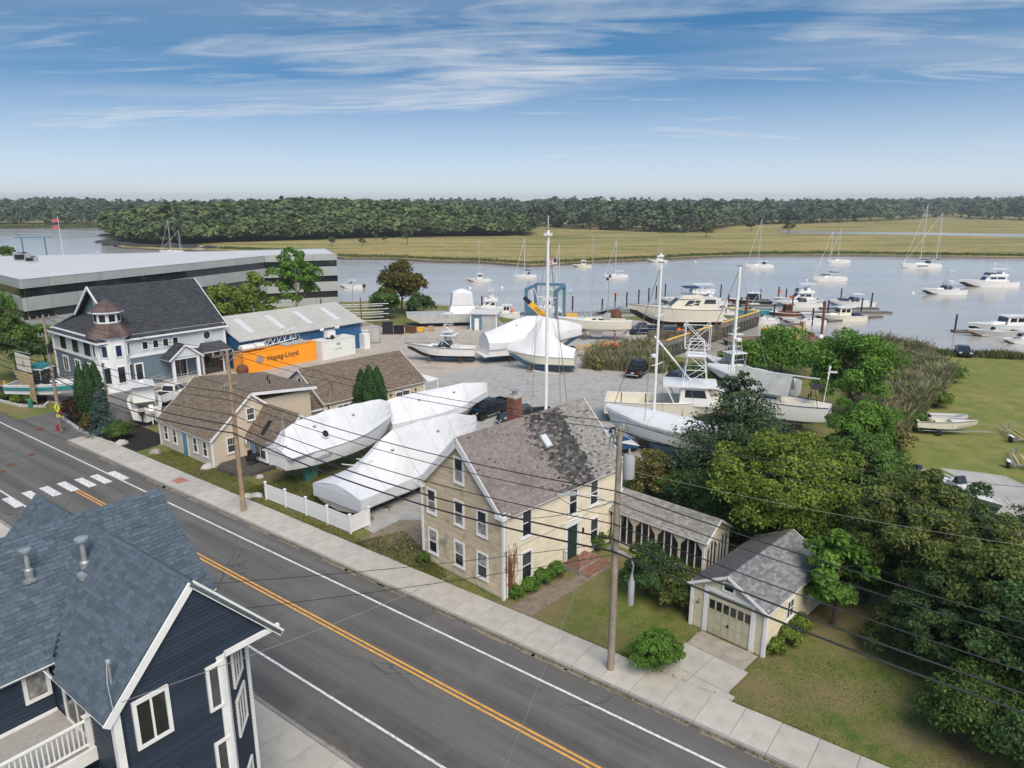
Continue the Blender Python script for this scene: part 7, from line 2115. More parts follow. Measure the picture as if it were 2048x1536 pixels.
r, fb = m_fly(t, L*1.0, 4.4, bot='black_antifoul', pane='blue_window')
t, L = moor('white open motorboat with engines beside the corner of the office', 682, 726, 576, 'L', 'motorboat'); m_console(t, L, L*.34, nob=2)
for k, (x0, x1, y) in enumerate([(182, 210, 515), (388, 414, 502)]):
    t, L = moor(['tiny white runabout on the river behind the office roof', 'small grey launch moored under the wooded point'][k], x0, x1, y, 'L', 'motorboat'); m_console(t, max(6, L), 2.3, nob=1)
bu = MB().lathe([(0, -.3), (.35, -.15), (.42, .1), (.3, .4), (0, .5)], 12).mesh('mooring_buoy', 'white_trim', True)
bu2 = MB().lathe([(0, -.3), (.35, -.15), (.42, .1), (.3, .4), (0, .5)], 12).mesh('mooring_buoy', 'orange', True)
for k, (px, py) in enumerate([(940,577),(1233,590),(1826,587),(1990,528),(2000,537),(1613,561),(1391,524),(1561,583),(1004,576)]):
    tag(link('mooring_buoy', bu2 if k % 3 == 1 else bu, None, P(px, py, WL)), 'round orange mooring buoy floating on the river' if k % 3 == 1 else 'round white mooring buoy floating on the river', 'buoy', 'orange mooring buoys' if k % 3 == 1 else 'white mooring buoys')

# ---------------------------------------------------------------- boats at the docks
D = 'boats at the marina docks'
def dock_boat(label, px0, px1, py, bow='L', turn=0.0, name='motorboat'):
    c, L, rz = water_at(px0, px1, py, bow); return boat(label, c, rz+turn, name, group=None), L
t, L = dock_boat('large white flybridge sport fisher with enclosed bridge at the docks', 1325, 1450, 611); m_fly(t, L, 4.8, bot='navy')
t, L = dock_boat('white flybridge cruiser moored alongside the larger sport fisher', 1345, 1450, 622); m_fly(t, L, 4.2, bot='black_antifoul', ht=True)
t, L = dock_boat('dark hulled lobster boat with white wheelhouse at the middle dock', 1462, 1540, 608); m_lobster(t, L, 3.4, 'hull_dark', 'red_antifoul')
t, L = dock_boat('white flybridge fisherman with box-like hardtop and orange cover', 1553, 1640, 606); m_fly(t, L, 4.2, bot='blue_antifoul'); MB().box(1.0, 2.0, -1, 1, 1.3, 1.7).build('cover', 'orange', t)
t, L = dock_boat('white walkaround motorboat with white hull tied inside the box-top fisherman', 1556, 1640, 613); m_express(t, L, 3.1, rl=False, hard=False); outboard(t, -L/2, 0, .2)
t, L = dock_boat('white hardtop cruiser with blue cover on the outer finger', 1660, 1745, 612); m_express(t, L, 3.4, hard=True); MB().box(L*.1, L*.3, -1.0, 1.0, 1.5, 1.75).build('cover', 'canvas_blue', t); outboard(t, -L/2, .4, .2, 'steel'); outboard(t, -L/2, -.4, .2, 'steel')
t, L = dock_boat('cream pilothouse cruiser with long flat cabin on the near outer finger', 1633, 1728, 640, turn=rad(3)); m_lobster(t, L, 3.6, 'cream_gelcoat', 'black_antifoul', False); MB().box(-L*.4, -L*.25, -1.2, 1.2, .9, 1.3).build('cover', 'canvas_blue', t)
t, L = dock_boat('maroon tug-like workboat with brown wheelhouse at the inner dock', 1543, 1600, 631); m_lobster(t, L, 3.0, 'rust', 'black_antifoul', True, 'rust')
t, L = dock_boat('white cuddy motorboat with outboard beside the rusty barge', 1565, 1652, 648); m_console(t, L*.9, 2.7, nob=1)
t, L = dock_boat('teal hulled centre console with outriggers behind the pier', 1462, 1545, 628); m_console(t, L, 2.9, 'hull_teal', 'white_gloss', True, 2, 'white_gloss', True, 'deck_white')
t, L = dock_boat('white runabout tied at the end of the yellow railed pier', 1490, 1560, 645); m_console(t, L*.9, 2.5, nob=1, tt=False)
t, L = dock_boat('white open boat with white t-top between pier and cruiser', 1418, 1468, 628); m_console(t, L, 2.5)
t, L = dock_boat('white sport fisher with flybridge rails docked left of the travel lift', 935, 1010, 622); m_fly(t, L, 3.9, bot='navy', ht=False); tower(t, -1, 2.9, 5.5, 2.4, 1.8)
t, L = dock_boat('white lobster boat with orange gear docked beside the small blue shed', 980, 1040, 632); m_lobster(t, L, 3.2); MB().lathe([(.3, 0), (.35, .4), (.2, .8)], 10, (-1.5, .6, .9)).build('float', 'orange', t)
t, L = dock_boat('white lobster boat behind the travel lift legs', 1065, 1120, 620); m_lobster(t, L, 3.2)
t, L = dock_boat('white fishing boat with red buoys at its stern docked under the flag lines', 1080, 1145, 645, 'L'); m_lobster(t, L, 3.3); [MB().lathe([(0, 0), (.3, .1), (.3, .5), (0, .6)], 10, (-L*.42+q*.5, .8, .8)).build('buoy', 'orange', t) for q in range(3)]
t, L = dock_boat('white raised-bow trawler with blue windows at the far right dock', 1938, 2090, 665, turn=rad(5)); m_lobster(t, L, 4.2, 'white_gloss', 'navy', True)
t, L = dock_boat('grey open workboat with square bow beside the white trawler', 1938, 2035, 672, turn=rad(5)); m_console(t, L, 2.7, 'hull_grey', 'rust', False, 1)
t, L = dock_boat('white tender with black outboard near the grassy bank', 2005, 2075, 686, turn=rad(10)); m_console(t, L, 2.4, 'white_gloss', 'hull_dark', True, 1)

# ================================================================== VEHICLES
def wheel(parent, x, y, r=.38, w=.26):
    t = MB().lathe([(r*.6, -w/2), (r*.95, -w/2), (r, -w*.35), (r, w*.35), (r*.95, w/2), (r*.6, w/2)], 18, (x, y, r), ax='y').build('wheel', 'rubber', parent)
    MB().lathe([(r*.58, -w*.42), (r*.3, -w*.5), (r*.3, w*.5), (r*.58, w*.42)], 12, (x, y, r), ax='y').build('rim', 'steel', t)
def car(kind_, label, loc, rz, m, cat):
    t = thing({'pickup': 'pickup_truck', 'suv': 'suv', 'sedan': 'sedan'}[kind_], label, cat, loc, rz)
    if kind_ == 'pickup':
        W = 1.0; st = [(-2.9, .92, .55, 1.15), (-2.85, .98, .48, 1.22), (-1.9, 1.0, .42, 1.24), (-.55, 1.0, .40, 1.24), (1.2, 1.0, .40, 1.22), (1.5, 1.0, .42, 1.20), (2.5, .98, .46, 1.14), (2.8, .92, .5, 1.02), (2.88, .85, .55, .9)]
        cab = (-.75, 1.45, 1.22, 1.92, .75, .25)
    elif kind_ == 'suv':
        st = [(-2.4, .86, .5, 1.0), (-2.35, .93, .42, 1.12), (-1.2, .96, .36, 1.14), (.8, .96, .36, 1.12), (1.2, .95, .38, 1.08), (2.1, .92, .42, .98), (2.38, .84, .5, .82)]
        cab = (-2.3, 1.15, 1.10, 1.72, .9, .45)
    else:
        st = [(-2.35, .82, .5, .85), (-2.28, .9, .4, .95), (-1.2, .93, .32, .98), (.8, .93, .32, .95), (1.2, .92, .34, .92), (2.1, .88, .4, .80), (2.35, .78, .48, .65)]
        cab = (-1.75, 1.1, .94, 1.42, .85, .75)
    rings = []
    for x, w, z0, z1 in st:
        c = .12
        rings.append([(x, -w+c, z0), (x, w-c, z0), (x, w, z0+c), (x, w, z1-c*1.2), (x, w-c, z1), (x, -w+c, z1), (x, -w, z1-c*1.2), (x, -w, z0+c)])
    MB().loft(rings).build('body', m, t, smooth=True)
    x0, x1, z0, z1, rf, rb = cab
    wb, wt = (1.8, 1.45) if kind_ != 'sedan' else (1.7, 1.3)
    o = cabin(t, 'cab', x0, x1, wb, wt, z0-.02, z1, rf, rb, m, [(('P', 'S'), .10, .47, .12, .9), (('P', 'S'), .52, .92, .12, .9), (('F',), .06, .94, .1, .93), (('B',), .08, .92, .15, .9)])
    rw = .40 if kind_ == 'pickup' else .36
    ax = {'pickup': (-1.75, 1.85), 'suv': (-1.45, 1.42), 'sedan': (-1.4, 1.4)}[kind_]
    for x in ax:
        for y in (-.86, .86):
            wheel(t, x, y, rw)
            MB().lathe([(rw*1.18, -.1), (rw*1.18, .1)], 16, (x, y*.985, rw*1.02), ax='y').build('wheel_arch', 'black', t)
    xf, xb = st[-1][0], st[0][0]
    for y in (-.66, .66):
        MB().box(xf-.12, xf+.03, y-.18, y+.18, .72, .88).build('headlight', 'lamp_clear', t)
        MB().box(xb-.03, xb+.1, y*1.2-.1, y*1.2+.1, .8, 1.08).build('tail_light', 'lamp_red', t)
        MB().box(x1-.55, x1-.35, y*1.62-.08, y*1.62+.08, z0+.05, z0+.22).build('mirror', m, t)
    MB().box(xf-.05, xf+.08, -.8, .8, .45, .62).build('bumper', 'chrome' if kind_ == 'pickup' else m, t)
    MB().box(xb-.08, xb+.05, -.8, .8, .45, .62).build('bumper', 'chrome' if kind_ == 'pickup' else m, t)
    MB().box(xf-.03, xf+.04, -.45, .45, .66, .95).build('grille', 'black', t)
    MB().box(xb-.05, xb-.02, -.18, .18, .72, .86).build('licence_plate', 'white_trim', t)
    if kind_ == 'pickup':
        b = MB(); b.box(-2.75, -.85, -.82, .82, 1.235, 1.25); b.build('bed', 'black', t)
        for y in (-.9, .9): MB().box(-2.85, -.8, y-.09, y+.09, 1.22, 1.38).build('bed_rail', m, t)
        MB().box(-2.9, -2.78, -.9, .9, 1.0, 1.38).build('tailgate', m, t)
        MB().box(-.6, 1.3, -1.08, -.98, .38, .46).build('running_board', 'steel', t); MB().box(-.6, 1.3, .98, 1.08, .38, .46).build('running_board', 'steel', t)
    return t
def pcar(kind_, label, pa, pb, m, cat='truck'):
    a, b = P(*pa), P(*pb); c = (a+b)/2
    return car(kind_, label, c, heading(a, b), m, cat)
pcar('pickup', 'black pickup truck parked at the bow of the long wrapped motorboat', (1010, 820), (942, 842), 'pickup_black')
pcar('pickup', 'dark grey pickup truck parked behind the brick chimney house', (1100, 842), (1000, 852), 'pickup_grey')
pcar('pickup', 'black pickup truck parked alone by the reed bed with its tailgate outwards', (1262, 760), (1290, 738), 'pickup_black')
pcar('suv', 'black estate car parked between the black pickup and the lattice tower boat', (1338, 772), (1396, 762), 'pickup_black', 'car')
pcar('pickup', 'dark blue pickup truck parked under the bow of the cream yacht', (1313, 668), (1258, 668), 'pickup_blue')
pcar('sedan', 'dark green saloon car parked on the grass near the shore', (1918, 700), (1934, 722), 'sedan_green', 'car')
pcar('pickup', 'white pickup truck with dark bed cover parked behind the twin outboard boat', (318, 812), (372, 790), 'white_gloss')

# ================================================================== POLES AND WIRES
def pole(label, u, v, h, m, arm=None, r=.16, name='utility_pole', lean=(0, 0)):
    t = thing(name, label, 'utility pole', RW(u, v, 0), RA, 'utility poles along the road')
    MB().tube([(0, 0, -.3), (lean[0]*.5, lean[1]*.5, h*.5), (lean[0], lean[1], h)], [r*1.15, r, r*.72], 10).build('post', m, t, smooth=True)
    if arm:
        for z, l in arm:
            o = MB().bar((lean[0], -l+lean[1], z), (lean[0], l+lean[1], z), .10, .12).build('cross_arm', 'wood_grey', t)
            for y in (-l+.12, -l*.4, l*.4, l-.12): MB().lathe([(.03, z+.06), (.06, z+.12), (.045, z+.2), (.06, z+.26), (.0, z+.3)], 8, (lean[0], y+lean[1], 0)).build('insulator', 'insulator', o)
            for sg in (-1, 1): MB().bar((lean[0]-.02, sg*l*.62+lean[1], z-.05), (lean[0]-.02, lean[1], z-.65), .03).build('brace', 'galvanised', o)
    return t
h1, h2, h3 = 12.4, 12.1, 11.6
p1_ = pole('weathered grey utility pole with transformer and street lamp by the clapboard house', -14.18, 26.75, h1, 'pole_wood_grey', [(h1-.25, .75)])
b = MB().lathe([(.0, 10.05), (.25, 10.07), (.27, 10.2), (.27, 11.0), (.22, 11.12), (.0, 11.18)], 16, (.45, .12, 0)).build('transformer', 'insulator', p1_, smooth=True)
MB().lathe([(.04, 11.1), (.06, 11.25), (.03, 11.45)], 8, (.45, .12, 0)).build('bushing', 'insulator', b)
for k in range(3): MB().lathe([(.03, 11.5+k*.01), (.05, 11.6), (.05, 11.95), (.03, 12.0)], 8, (-.28, -.35+k*.3, 0)).build('fuse_cutout', 'insulator', p1_)
o = MB().tube([(0, 0, 8.6), (-.7, -.6, 9.15), (-1.5, -1.3, 9.3)], .035, 6).build('lamp_arm', 'galvanised', p1_)
MB().loft([[(-1.4, -1.3, 9.24), (-1.5, -1.15, 9.24), (-2.1, -1.75, 9.2), (-2.0, -1.9, 9.2)], [(-1.4, -1.3, 9.36), (-1.5, -1.15, 9.36), (-2.1, -1.75, 9.3), (-2.0, -1.9, 9.3)]]).build('lamp_head', 'insulator', o)
sp_ = MB(); sp_.tube([(-.4, .1, 6.35), (.5, .1, 6.3)], .12, 8); sp_.build('splice_case', 'insulator', p1_)
cd = MB(); cd.tube([(.5, .1, 6.25), (.7, .15, 6.25), (.86, .2, 5.85), (.8, .2, 5.3)], .04, 7); cd.build('cable_loop', 'insulator', p1_)
MB().lathe([(.0, 3.8), (.14, 3.82), (.15, 3.9), (.15, 5.0), (.09, 5.15), (.05, 5.4)], 14, (.8, .2, 0)).build('hanging_can', 'insulator', p1_, smooth=True)
p2_ = pole('brown utility pole with cross arms beside the tan cottage', -44.65, 26.6, h2, 'pole_wood', [(h2-.3, 1.15), (h2-2.6, .55)], lean=(-.12, .0))
p3_ = pole('grey leaning utility pole by the yellow pedestrian sign', -76.2, 26.75, h3, 'pole_wood_grey', [(h3-.35, 1.25), (h3-2.0, .75)], lean=(-.1, .05))
MB().lathe([(.0, 8.0), (.17, 8.02), (.18, 8.8), (.0, 8.9)], 12, (.35, 0, 0)).build('equipment_box', 'black', p3_)
POL = [(-108, 26.7, 11.8), (-76.2, 26.75, h3), (-44.65, 26.6, h2), (-14.18, 26.75, h1), (16.5, 26.8, 12.0)]
pole('utility pole carrying the wires onwards along the road', 16.5, 26.8, 12.0, 'pole_wood_grey', [(11.75, .75)])
pole('utility pole carrying the wires up the hill behind the sign', -108, 26.7, 11.8, 'pole_wood_grey', [(11.5, .75)])
def wire(a, b, sag, r, m='cable', label='black overhead wire slung between the utility poles', grp='overhead wires along the road', n=18, name='overhead_wire'):
    a, b = Vector(a), Vector(b)
    pts = [a.lerp(b, k/n)-Vector((0, 0, 4*sag*(k/n)*(1-k/n))) for k in range(n+1)]
    o = a.copy(); bm = MB().tube([p-o for p in pts], r, 5, cap=False)
    return tag(bm.build(name, m, None, o), label, 'wire', grp)
SPEC = [(-.25+.30, -.55, .55, .017, 'cable'), (-.25+.30, .55, .6, .017, 'cable'), (-3.0, -.12, .6, .028, 'cable'), (-3.55, -.14, .62, .022, 'cable'), (-4.6, -.16, .7, .026, 'cable'), (-5.35, -.18, .75, .042, 'cable'), (-5.95, -.2, .82, .048, 'cable')]
KN = ['thin street-side top wire', 'thin field-side top wire', 'upper twisted supply cable', 'thin cable under the twisted supply cable', 'middle telephone cable', 'upper thick black telephone cable', 'lowest thick black telephone cable']
SPAN = [' uphill of the leaning pole', ' from leaning pole to brown pole', ' from brown pole to transformer pole', ' beyond the transformer pole']
for i, (dz, dv, sag, r, m) in enumerate(SPEC):
    for j, ((u0, v0, ha), (u1, v1, hb)) in enumerate(zip(POL, POL[1:])):
        wire(RW(u0, v0+dv, ha+dz), RW(u1, v1+dv, hb+dz), sag, r, m, KN[i]+SPAN[j])
sl_ = MB(); a = RW(-14.18, 26.55, h1-5.95); 
wire(RW(-14.18, 26.5, 9.0), RW(-17.8, 6.6, 9.3), .35, .009, 'cable_light', 'pale twisted service cable crossing the road to the navy house', 'service drops')
wire(RW(-14.18, 26.5, 6.9), RW(-40, 4.0, 5.5), .6, .014, 'cable', 'thin black service wire crossing the road below the pale cable', 'service drops')
wire(RW(-14.18, 26.5, 6.3), RW(-38, 2.0, 5.0), .6, .014, 'cable', 'lowest thin black service wire crossing the road', 'service drops')
hW = lambda x, y, z: Vector((hB.x+x*math.cos(rad(-44))-y*math.sin(rad(-44)), hB.y+x*math.sin(rad(-44))+y*math.cos(rad(-44)), z))
wire(RW(-14.18, 26.8, 8.9), hW(.1, .3, 5.0), .3, .016, 'cable', 'service wire from the grey pole to the corner of the clapboard house', 'service drops')
wire(RW(-14.18, 26.8, 8.2), hW(.1, 4.6, 4.9), .3, .014, 'cable', 'service wire from the grey pole to the middle of the clapboard house', 'service drops')
wire(RW(-14.18, 26.7, 9.6), RW(-13.3, 15.8, .3), .0, .006, 'cable_light', 'pale guy wire slanting from the grey pole across the road', 'service drops')
wire(RW(-14.18, 26.9, 10.4), RW(22, 42, 9.0), 1.2, .008, 'cable_light', 'pale wire running over the garage into the trees', 'service drops')
wire(RW(-14.18, 26.9, 11.9), RW(24, 50, 10.5), 1.2, .012, 'cable', 'thin wire running from the pole top over the porch trees', 'service drops')

# ================================================================== STREET THINGS BY THE CORNER
c = P(124, 868)
sg = thing('crossing_sign', 'yellow diamond pedestrian crossing sign with arrow plate on a post', 'sign', c, rad(-30))
MB().bar((0, 0, 0), (0, 0, 3.0), .09).build('post', 'wood_grey', sg)
d = MB(); s = .54; d.loft([[(0, -.06, 2.2-s+.5), (s, -.06, 2.7), (0, -.06, 2.7+s), (-s, -.06, 2.7)], [(0, -.08, 2.2-s+.5), (s, -.08, 2.7), (0, -.08, 2.7+s), (-s, -.08, 2.7)]]); pl = d.build('diamond_plate', 'sign_yellow', sg)
mn = MB(); Wm = Wall(0, -.08, 0)
mn.tprism(Wm, [(.06+.055*math.cos(k*.785), 3.0+.055*math.sin(k*.785)) for k in range(8)], 0, .012)
for q in [[(-.02, 2.7), (.08, 2.7), (.10, 2.92), (0, 2.92)], [(-.02, 2.72), (.03, 2.68), (-.10, 2.45), (-.16, 2.47)], [(.02, 2.70), (.08, 2.70), (.16, 2.48), (.11, 2.46)], [(.02, 2.92), (-.14, 2.78), (-.11, 2.75), (.04, 2.86)], [(.08, 2.90), (.2, 2.80), (.18, 2.76), (.07, 2.84)]]: mn.tprism(Wm, q, 0, .012)
mn.build('walking_figure', 'text_black', pl)
pl2 = MB().box(-.33, .33, -.08, -.06, 1.72, 2.0).build('arrow_plate', 'sign_yellow', sg)
Wm2 = Wall(0, -.08, 0); ar = MB(); ar.tprism(Wm2, [(-.2, 1.92), (.08, 1.80), (.05, 1.77), (.2, 1.76), (.14, 1.88), (.11, 1.84), (-.17, 1.96)], 0, .012); ar.build('arrow', 'text_black', pl2)
bx = MB().box(.08, .34, -.05, .12, 1.95, 2.55).build('signal_box', 'red_paint', sg)
c = P(116, 862)
hy = thing('fire_hydrant', 'dark red fire hydrant at the foot of the crossing sign', 'hydrant', c)
MB().lathe([(.18, 0), (.18, .06), (.12, .08), (.12, .55), (.17, .57), (.16, .64), (.1, .74), (.04, .8)], 12).build('barrel', 'red_paint', hy, smooth=True)
for a in (0, 3.14): MB().lathe([(.06, .1), (.07, .2)], 8, (0, 0, .45), ax='x' if a == 0 else 'y').build('nozzle', 'red_paint', hy)
# slatted wooden sign board
c = P(62, 806)
ws = thing('wooden_sign', 'tapered sign of pale wooden slats with cream panel on top', 'sign', c, rad(-37))
for k in range(9):
    z = .35+k*.36; w0 = 1.5+.27*k
    MB().box(1.6-w0*1.45, 1.7, -.05, .03, z, z+.29).build('slat', 'wood_new', ws)
for x in (-.1, 1.4): MB().box(x, x+.12, .04, .16, 0, 5.0).build('post', 'wood_grey', ws)
MB().box(-2.2, 1.7, -.06, .02, 3.7, 5.6).build('panel', 'cream_gelcoat', ws)
em = MB(); Wm3 = Wall(0, -.06, 0); em.tprism(Wm3, [(-.9, 4.4), (.4, 4.4), (.15, 4.2), (-.65, 4.2)], 0, .012); em.tprism(Wm3, [(-.3, 4.5), (.3, 4.5), (-.3, 5.2)], 0, .012); em.build('boat_emblem', 'logo_grey', ws)
MB().bar((-2.6, 0, 5.75), (2.1, 0, 5.95), .1, .08).build('lamp_bar', 'galvanised', ws)
t_ = thing('litter_bin', 'green plastic bin at the end of the wooden sign bed', 'bin', P(62, 815)); MB().lathe([(.22, 0), (.27, .8), (.29, .82), (.27, .9)], 12).build('drum', 'green_plastic', t_); MB().lathe([(.29, .9), (.2, 1.0), (.0, 1.02)], 12).build('lid', 'green_plastic', t_)
tag(MB().lathe([(.11, 0), (.11, 1.2), (.08, 1.28), (0, 1.3)], 12).build('bollard', 'yellow', None, P(12, 782)), 'yellow steel bollard at the end of the planted island', 'bollard')
def rock(px, py, s, m='granite_pale', label='pale boulder lying on the grass by the tan cottage', seed=1, grp='boulders by the cottage'):
    rr = random.Random(seed); b = MB(); rings = []
    for j in range(6):
        f = j/5; r = math.cos(f*1.5)*s
        rings.append([(math.cos(a*.628)*r*rr.uniform(.85, 1.2)*1.3, math.sin(a*.628)*r*rr.uniform(.85, 1.15), s*.75*math.sin(f*1.57)*rr.uniform(.9, 1.1)) for a in range(10)])
    b.loft(rings)
    return tag(b.build('boulder', m, None, P(px, py), rr.uniform(0, 3), smooth=True), label, 'boulder', grp)
rock(243, 888, .55, label='large pale boulder at the end of the mulch bed', seed=2); rock(416, 935, .5, label='pale boulder at the corner of the tan cottage', seed=3)
rock(310, 905, .45, 'stone', 'brown boulder in the grass in front of the tan cottage', 4); rock(492, 995, .42, label='flat white boulder beside the brown pole near the fence', seed=5); rock(514, 992, .36, label='smaller white boulder next to the fence post', seed=6); rock(520, 955, .34, label='pale boulder under the stern of the teal keel boat', seed=8)
# dressed stones round the beds
def edging(pts, label):
    t = thing('stone_edging', label, 'edging', (0, 0, 0)); rr = random.Random(9)
    for a, b in zip(pts, pts[1:]):
        A, B = P(*a), P(*b); L = (B-A).length; n = max(1, int(L/.55)); h = heading(A, B)
        for k in range(n):
            q = A.lerp(B, (k+.5)/n); w = L/n*.48
            MB().add([(x*w*rr.uniform(.92, 1), y*.14*rr.uniform(.85, 1.1), z) for z in (0, .26*rr.uniform(.8, 1.1)) for x, y in ((-1,-1),(1,-1),(1,1),(-1,1))], [(3,2,1,0),(4,5,6,7),(0,1,5,4),(1,2,6,5),(2,3,7,6),(3,0,4,7)]).build('stone', 'granite_pale', t, q, h)
edging([(124, 836), (150, 856), (190, 878), (232, 893)], 'row of grey edging stones along the mulch bed'); edging([(-20, 798), (40, 813), (88, 815), (98, 806)], 'row of pale edging stones round the sign bed')

# ================================================================== WATERFRONT
# pier with yellow rail, planked, beside the inlet
a, b2 = P(1300, 690), P(1490, 630)
ph_ = heading(a, b2)
pier = thing('pier', 'timber pier with yellow rail above a weedy retaining wall', 'pier', (a.x+2.3*math.sin(ph_), a.y-2.3*math.cos(ph_), 0), ph_)
PL_ = (b2-a).length
MB().box(0, PL_, -.5, .0, -3.2, -.05).build('retaining_wall', 'algae_wall', pier)
n = int(PL_/.3)
pk_ = MB().box(-.135, .135, -.45, 3.4, 0, .06).mesh('plank', 'wood_grey')
for k in range(n): link('plank', pk_, pier, ((k+.5)*PL_/n, 0, -.02+RND.uniform(0, .01)))
ps_ = MB().box(-.07, .07, -.07, .07, -1.2, 1.1).mesh('rail_post', 'wood_grey')
bd_ = MB().box(-.62, .62, -.02, .02, 0, .75).mesh('side_board', 'wood_grey')
nn = int(PL_/1.35)
for k in range(nn+1):
    link('rail_post', ps_, pier, (k*PL_/nn, -.55, 0))
    if k < nn: link('side_board', bd_, pier, ((k+.5)*PL_/nn, -.55, .08))
MB().bar((0, -.55, 1.12), (PL_, -.55, 1.12), .24, .2).build('top_rail', 'yellow_paint', pier)
MB().bar((PL_, -.55, 1.12), (PL_-.6, 6.2, 1.12), .24, .2).build('end_rail', 'yellow_paint', pier)
for y in (0, 2, 4, 6): MB().box(PL_-.2-y*.09, PL_-.05-y*.09, y-.07, y+.07, 0, 1.1).build('rail_post', 'wood_grey', pier)
# dark mud of the inlet
# pilings
pl_m = MB().tube([(0, 0, -3), (0, 0, 3.4)], .17, 8).mesh('piling', 'hull_dark')
pl_r = MB().tube([(0, 0, -3), (0, 0, 6.2)], .24, 8).mesh('piling', 'rust')
for px, py in [(964,622),(1108,612),(1145,622),(1204,628),(1230,615),(1253,613),(1277,607),(1297,603),(1312,598),(1330,594),(1441,595),(1456,618),(1480,625),(1520,606),(1556,600),(1584,620),(1615,606),(1655,630),(1681,604),(1722,626),(1742,614),(1624,650),(1547,640),(1571,605),(1096,640),(1909,664)]:
    tag(link('piling', pl_m, None, P(px, py, WL)), 'dark mooring pile standing in the water at the docks', 'piling', 'dark piles at the marina docks')
for px, py in [(1489,660),(1643,668)]:
    tag(link('piling', pl_r, None, P(px, py, WL)), 'tall rusty steel pile beside the barge', 'piling', 'tall rusty piles by the barge')
# floating docks
def dock(a, b, w, label):
    A, B = P(*a, WL), P(*b, WL); L = (B-A).length
    t = thing('floating_dock', label, 'dock', A, heading(A, B))
    MB().box(0, L, -w/2, w/2, -.2, .28).build('float', 'wood_deck', t)
    n = max(2, int(L/.9)); me = MB().box(-.43, .43, -w/2, w/2, 0, .05).mesh('plank', 'wood_grey')
    for k in range(n): link('plank', me, t, (L*(k+.5)/n, 0, .285))
dock((1240, 626), (1780, 626), 2.2, 'long grey floating dock running through the marina'); dock((1440, 612), (1640, 612), 1.6, 'floating finger dock behind the teal centre console')
dock((1560, 652), (1760, 634), 1.6, 'floating finger dock between the barge and the cream cruiser'); dock((1640, 618), (1755, 618), 1.6, 'outer floating finger dock by the hardtop cruiser')
dock((940, 632), (1055, 628), 1.8, 'floating dock beside the travel lift slip'); dock((1905, 664), (2060, 668), 2.0, 'floating dock below the white trawler'); dock((1110, 630), (1260, 622), 1.8, 'floating dock under the aluminium gangway')
# aluminium gangway
a, b2 = P(1110, 640, 0), P(1245, 612, WL+.4)
gw = thing('gangway', 'aluminium gangway sloping down to the floating docks', 'gangway', (0, 0, 0)); d_ = (b2-a); nrm_ = d_.cross(Vector((0, 0, 1))).normalized()
g_ = MB()
for s_ in (-.6, .6):
    for z in (0, .55, 1.1): g_.bar(a+nrm_*s_+Vector((0, 0, z)), b2+nrm_*s_+Vector((0, 0, z)), .06)
    for k in range(15): q = a.lerp(b2, k/14)+nrm_*s_; g_.bar(q, q+Vector((0, 0, 1.1)), .05)
g_.build('side_rail', 'alu', gw); MB().slab([a-nrm_*.6, b2-nrm_*.6, b2+nrm_*.6, a+nrm_*.6], .06).build('walkway', 'galvanised', gw)
fl_ = thing('dock_float', 'row of white plastic float blocks by the gangway', 'float', P(1150, 645), rad(-4))
for k in range(8): MB().box(-2.6+k*.72, -1.95+k*.72, -.5, .5, 0, .55).build('float_block', 'white_trim', fl_)
# travel lift
a = P(1052, 652); tl = thing('travel_lift', 'blue steel travel lift straddling the haul-out slip', 'boat lift', (a.x, a.y, 0), rad(75))
for y in (0, -5.6):
    for x in (0, 7.5):
        MB().box(x-.25, x+.25, y-.25, y+.25, .8, 6.6).build('leg', 'lift_blue', tl)
        for q in (-.5, .5): wheel(tl, x+q, y, .55, .4)
    MB().bar((-.6, y, 1.2), (8.1, y, 1.2), .4, .5).build('lower_beam', 'lift_blue', tl); MB().bar((-.4, y, 6.7), (7.9, y, 6.7), .45, .5).build('upper_beam', 'lift_blue', tl)
MB().bar((7.5, 0, 6.9), (7.5, -5.6, 6.9), .4, .5).build('cross_beam', 'lift_blue', tl); MB().box(1.8, 4.2, -.75, .75, 1.4, 3.2).build('engine_house', 'lift_blue', tl)
MB().box(.6, 1.6, -.6, .3, 1.4, 3.0).build('control_cab', 'lift_blue', tl)
sl2 = MB()
for x in (2.2, 5.5): sl2.tube([(x, -.2, 6.5), (x, -1.2, 3.0), (x, -2.8, 2.2), (x, -4.4, 3.0), (x, -5.4, 6.5)], .07, 5)
sl2.build('sling', 'white_trim', tl)
tag(MB().add([(0,0,0),(7,0,1.4),(7,2.2,1.4),(0,2.2,0),(0,0,-.15),(7,0,1.2),(7,2.2,1.2),(0,2.2,-.15)], [(0,1,2,3),(4,7,6,5),(0,4,5,1),(1,5,6,2),(2,6,7,3),(3,7,4,0)]).build('loading_ramp', 'lift_blue', None, P(1040, 662)+Vector((0, 0, .2)), rad(18)), 'long blue steel loading ramp lying by the travel lift', 'ramp')
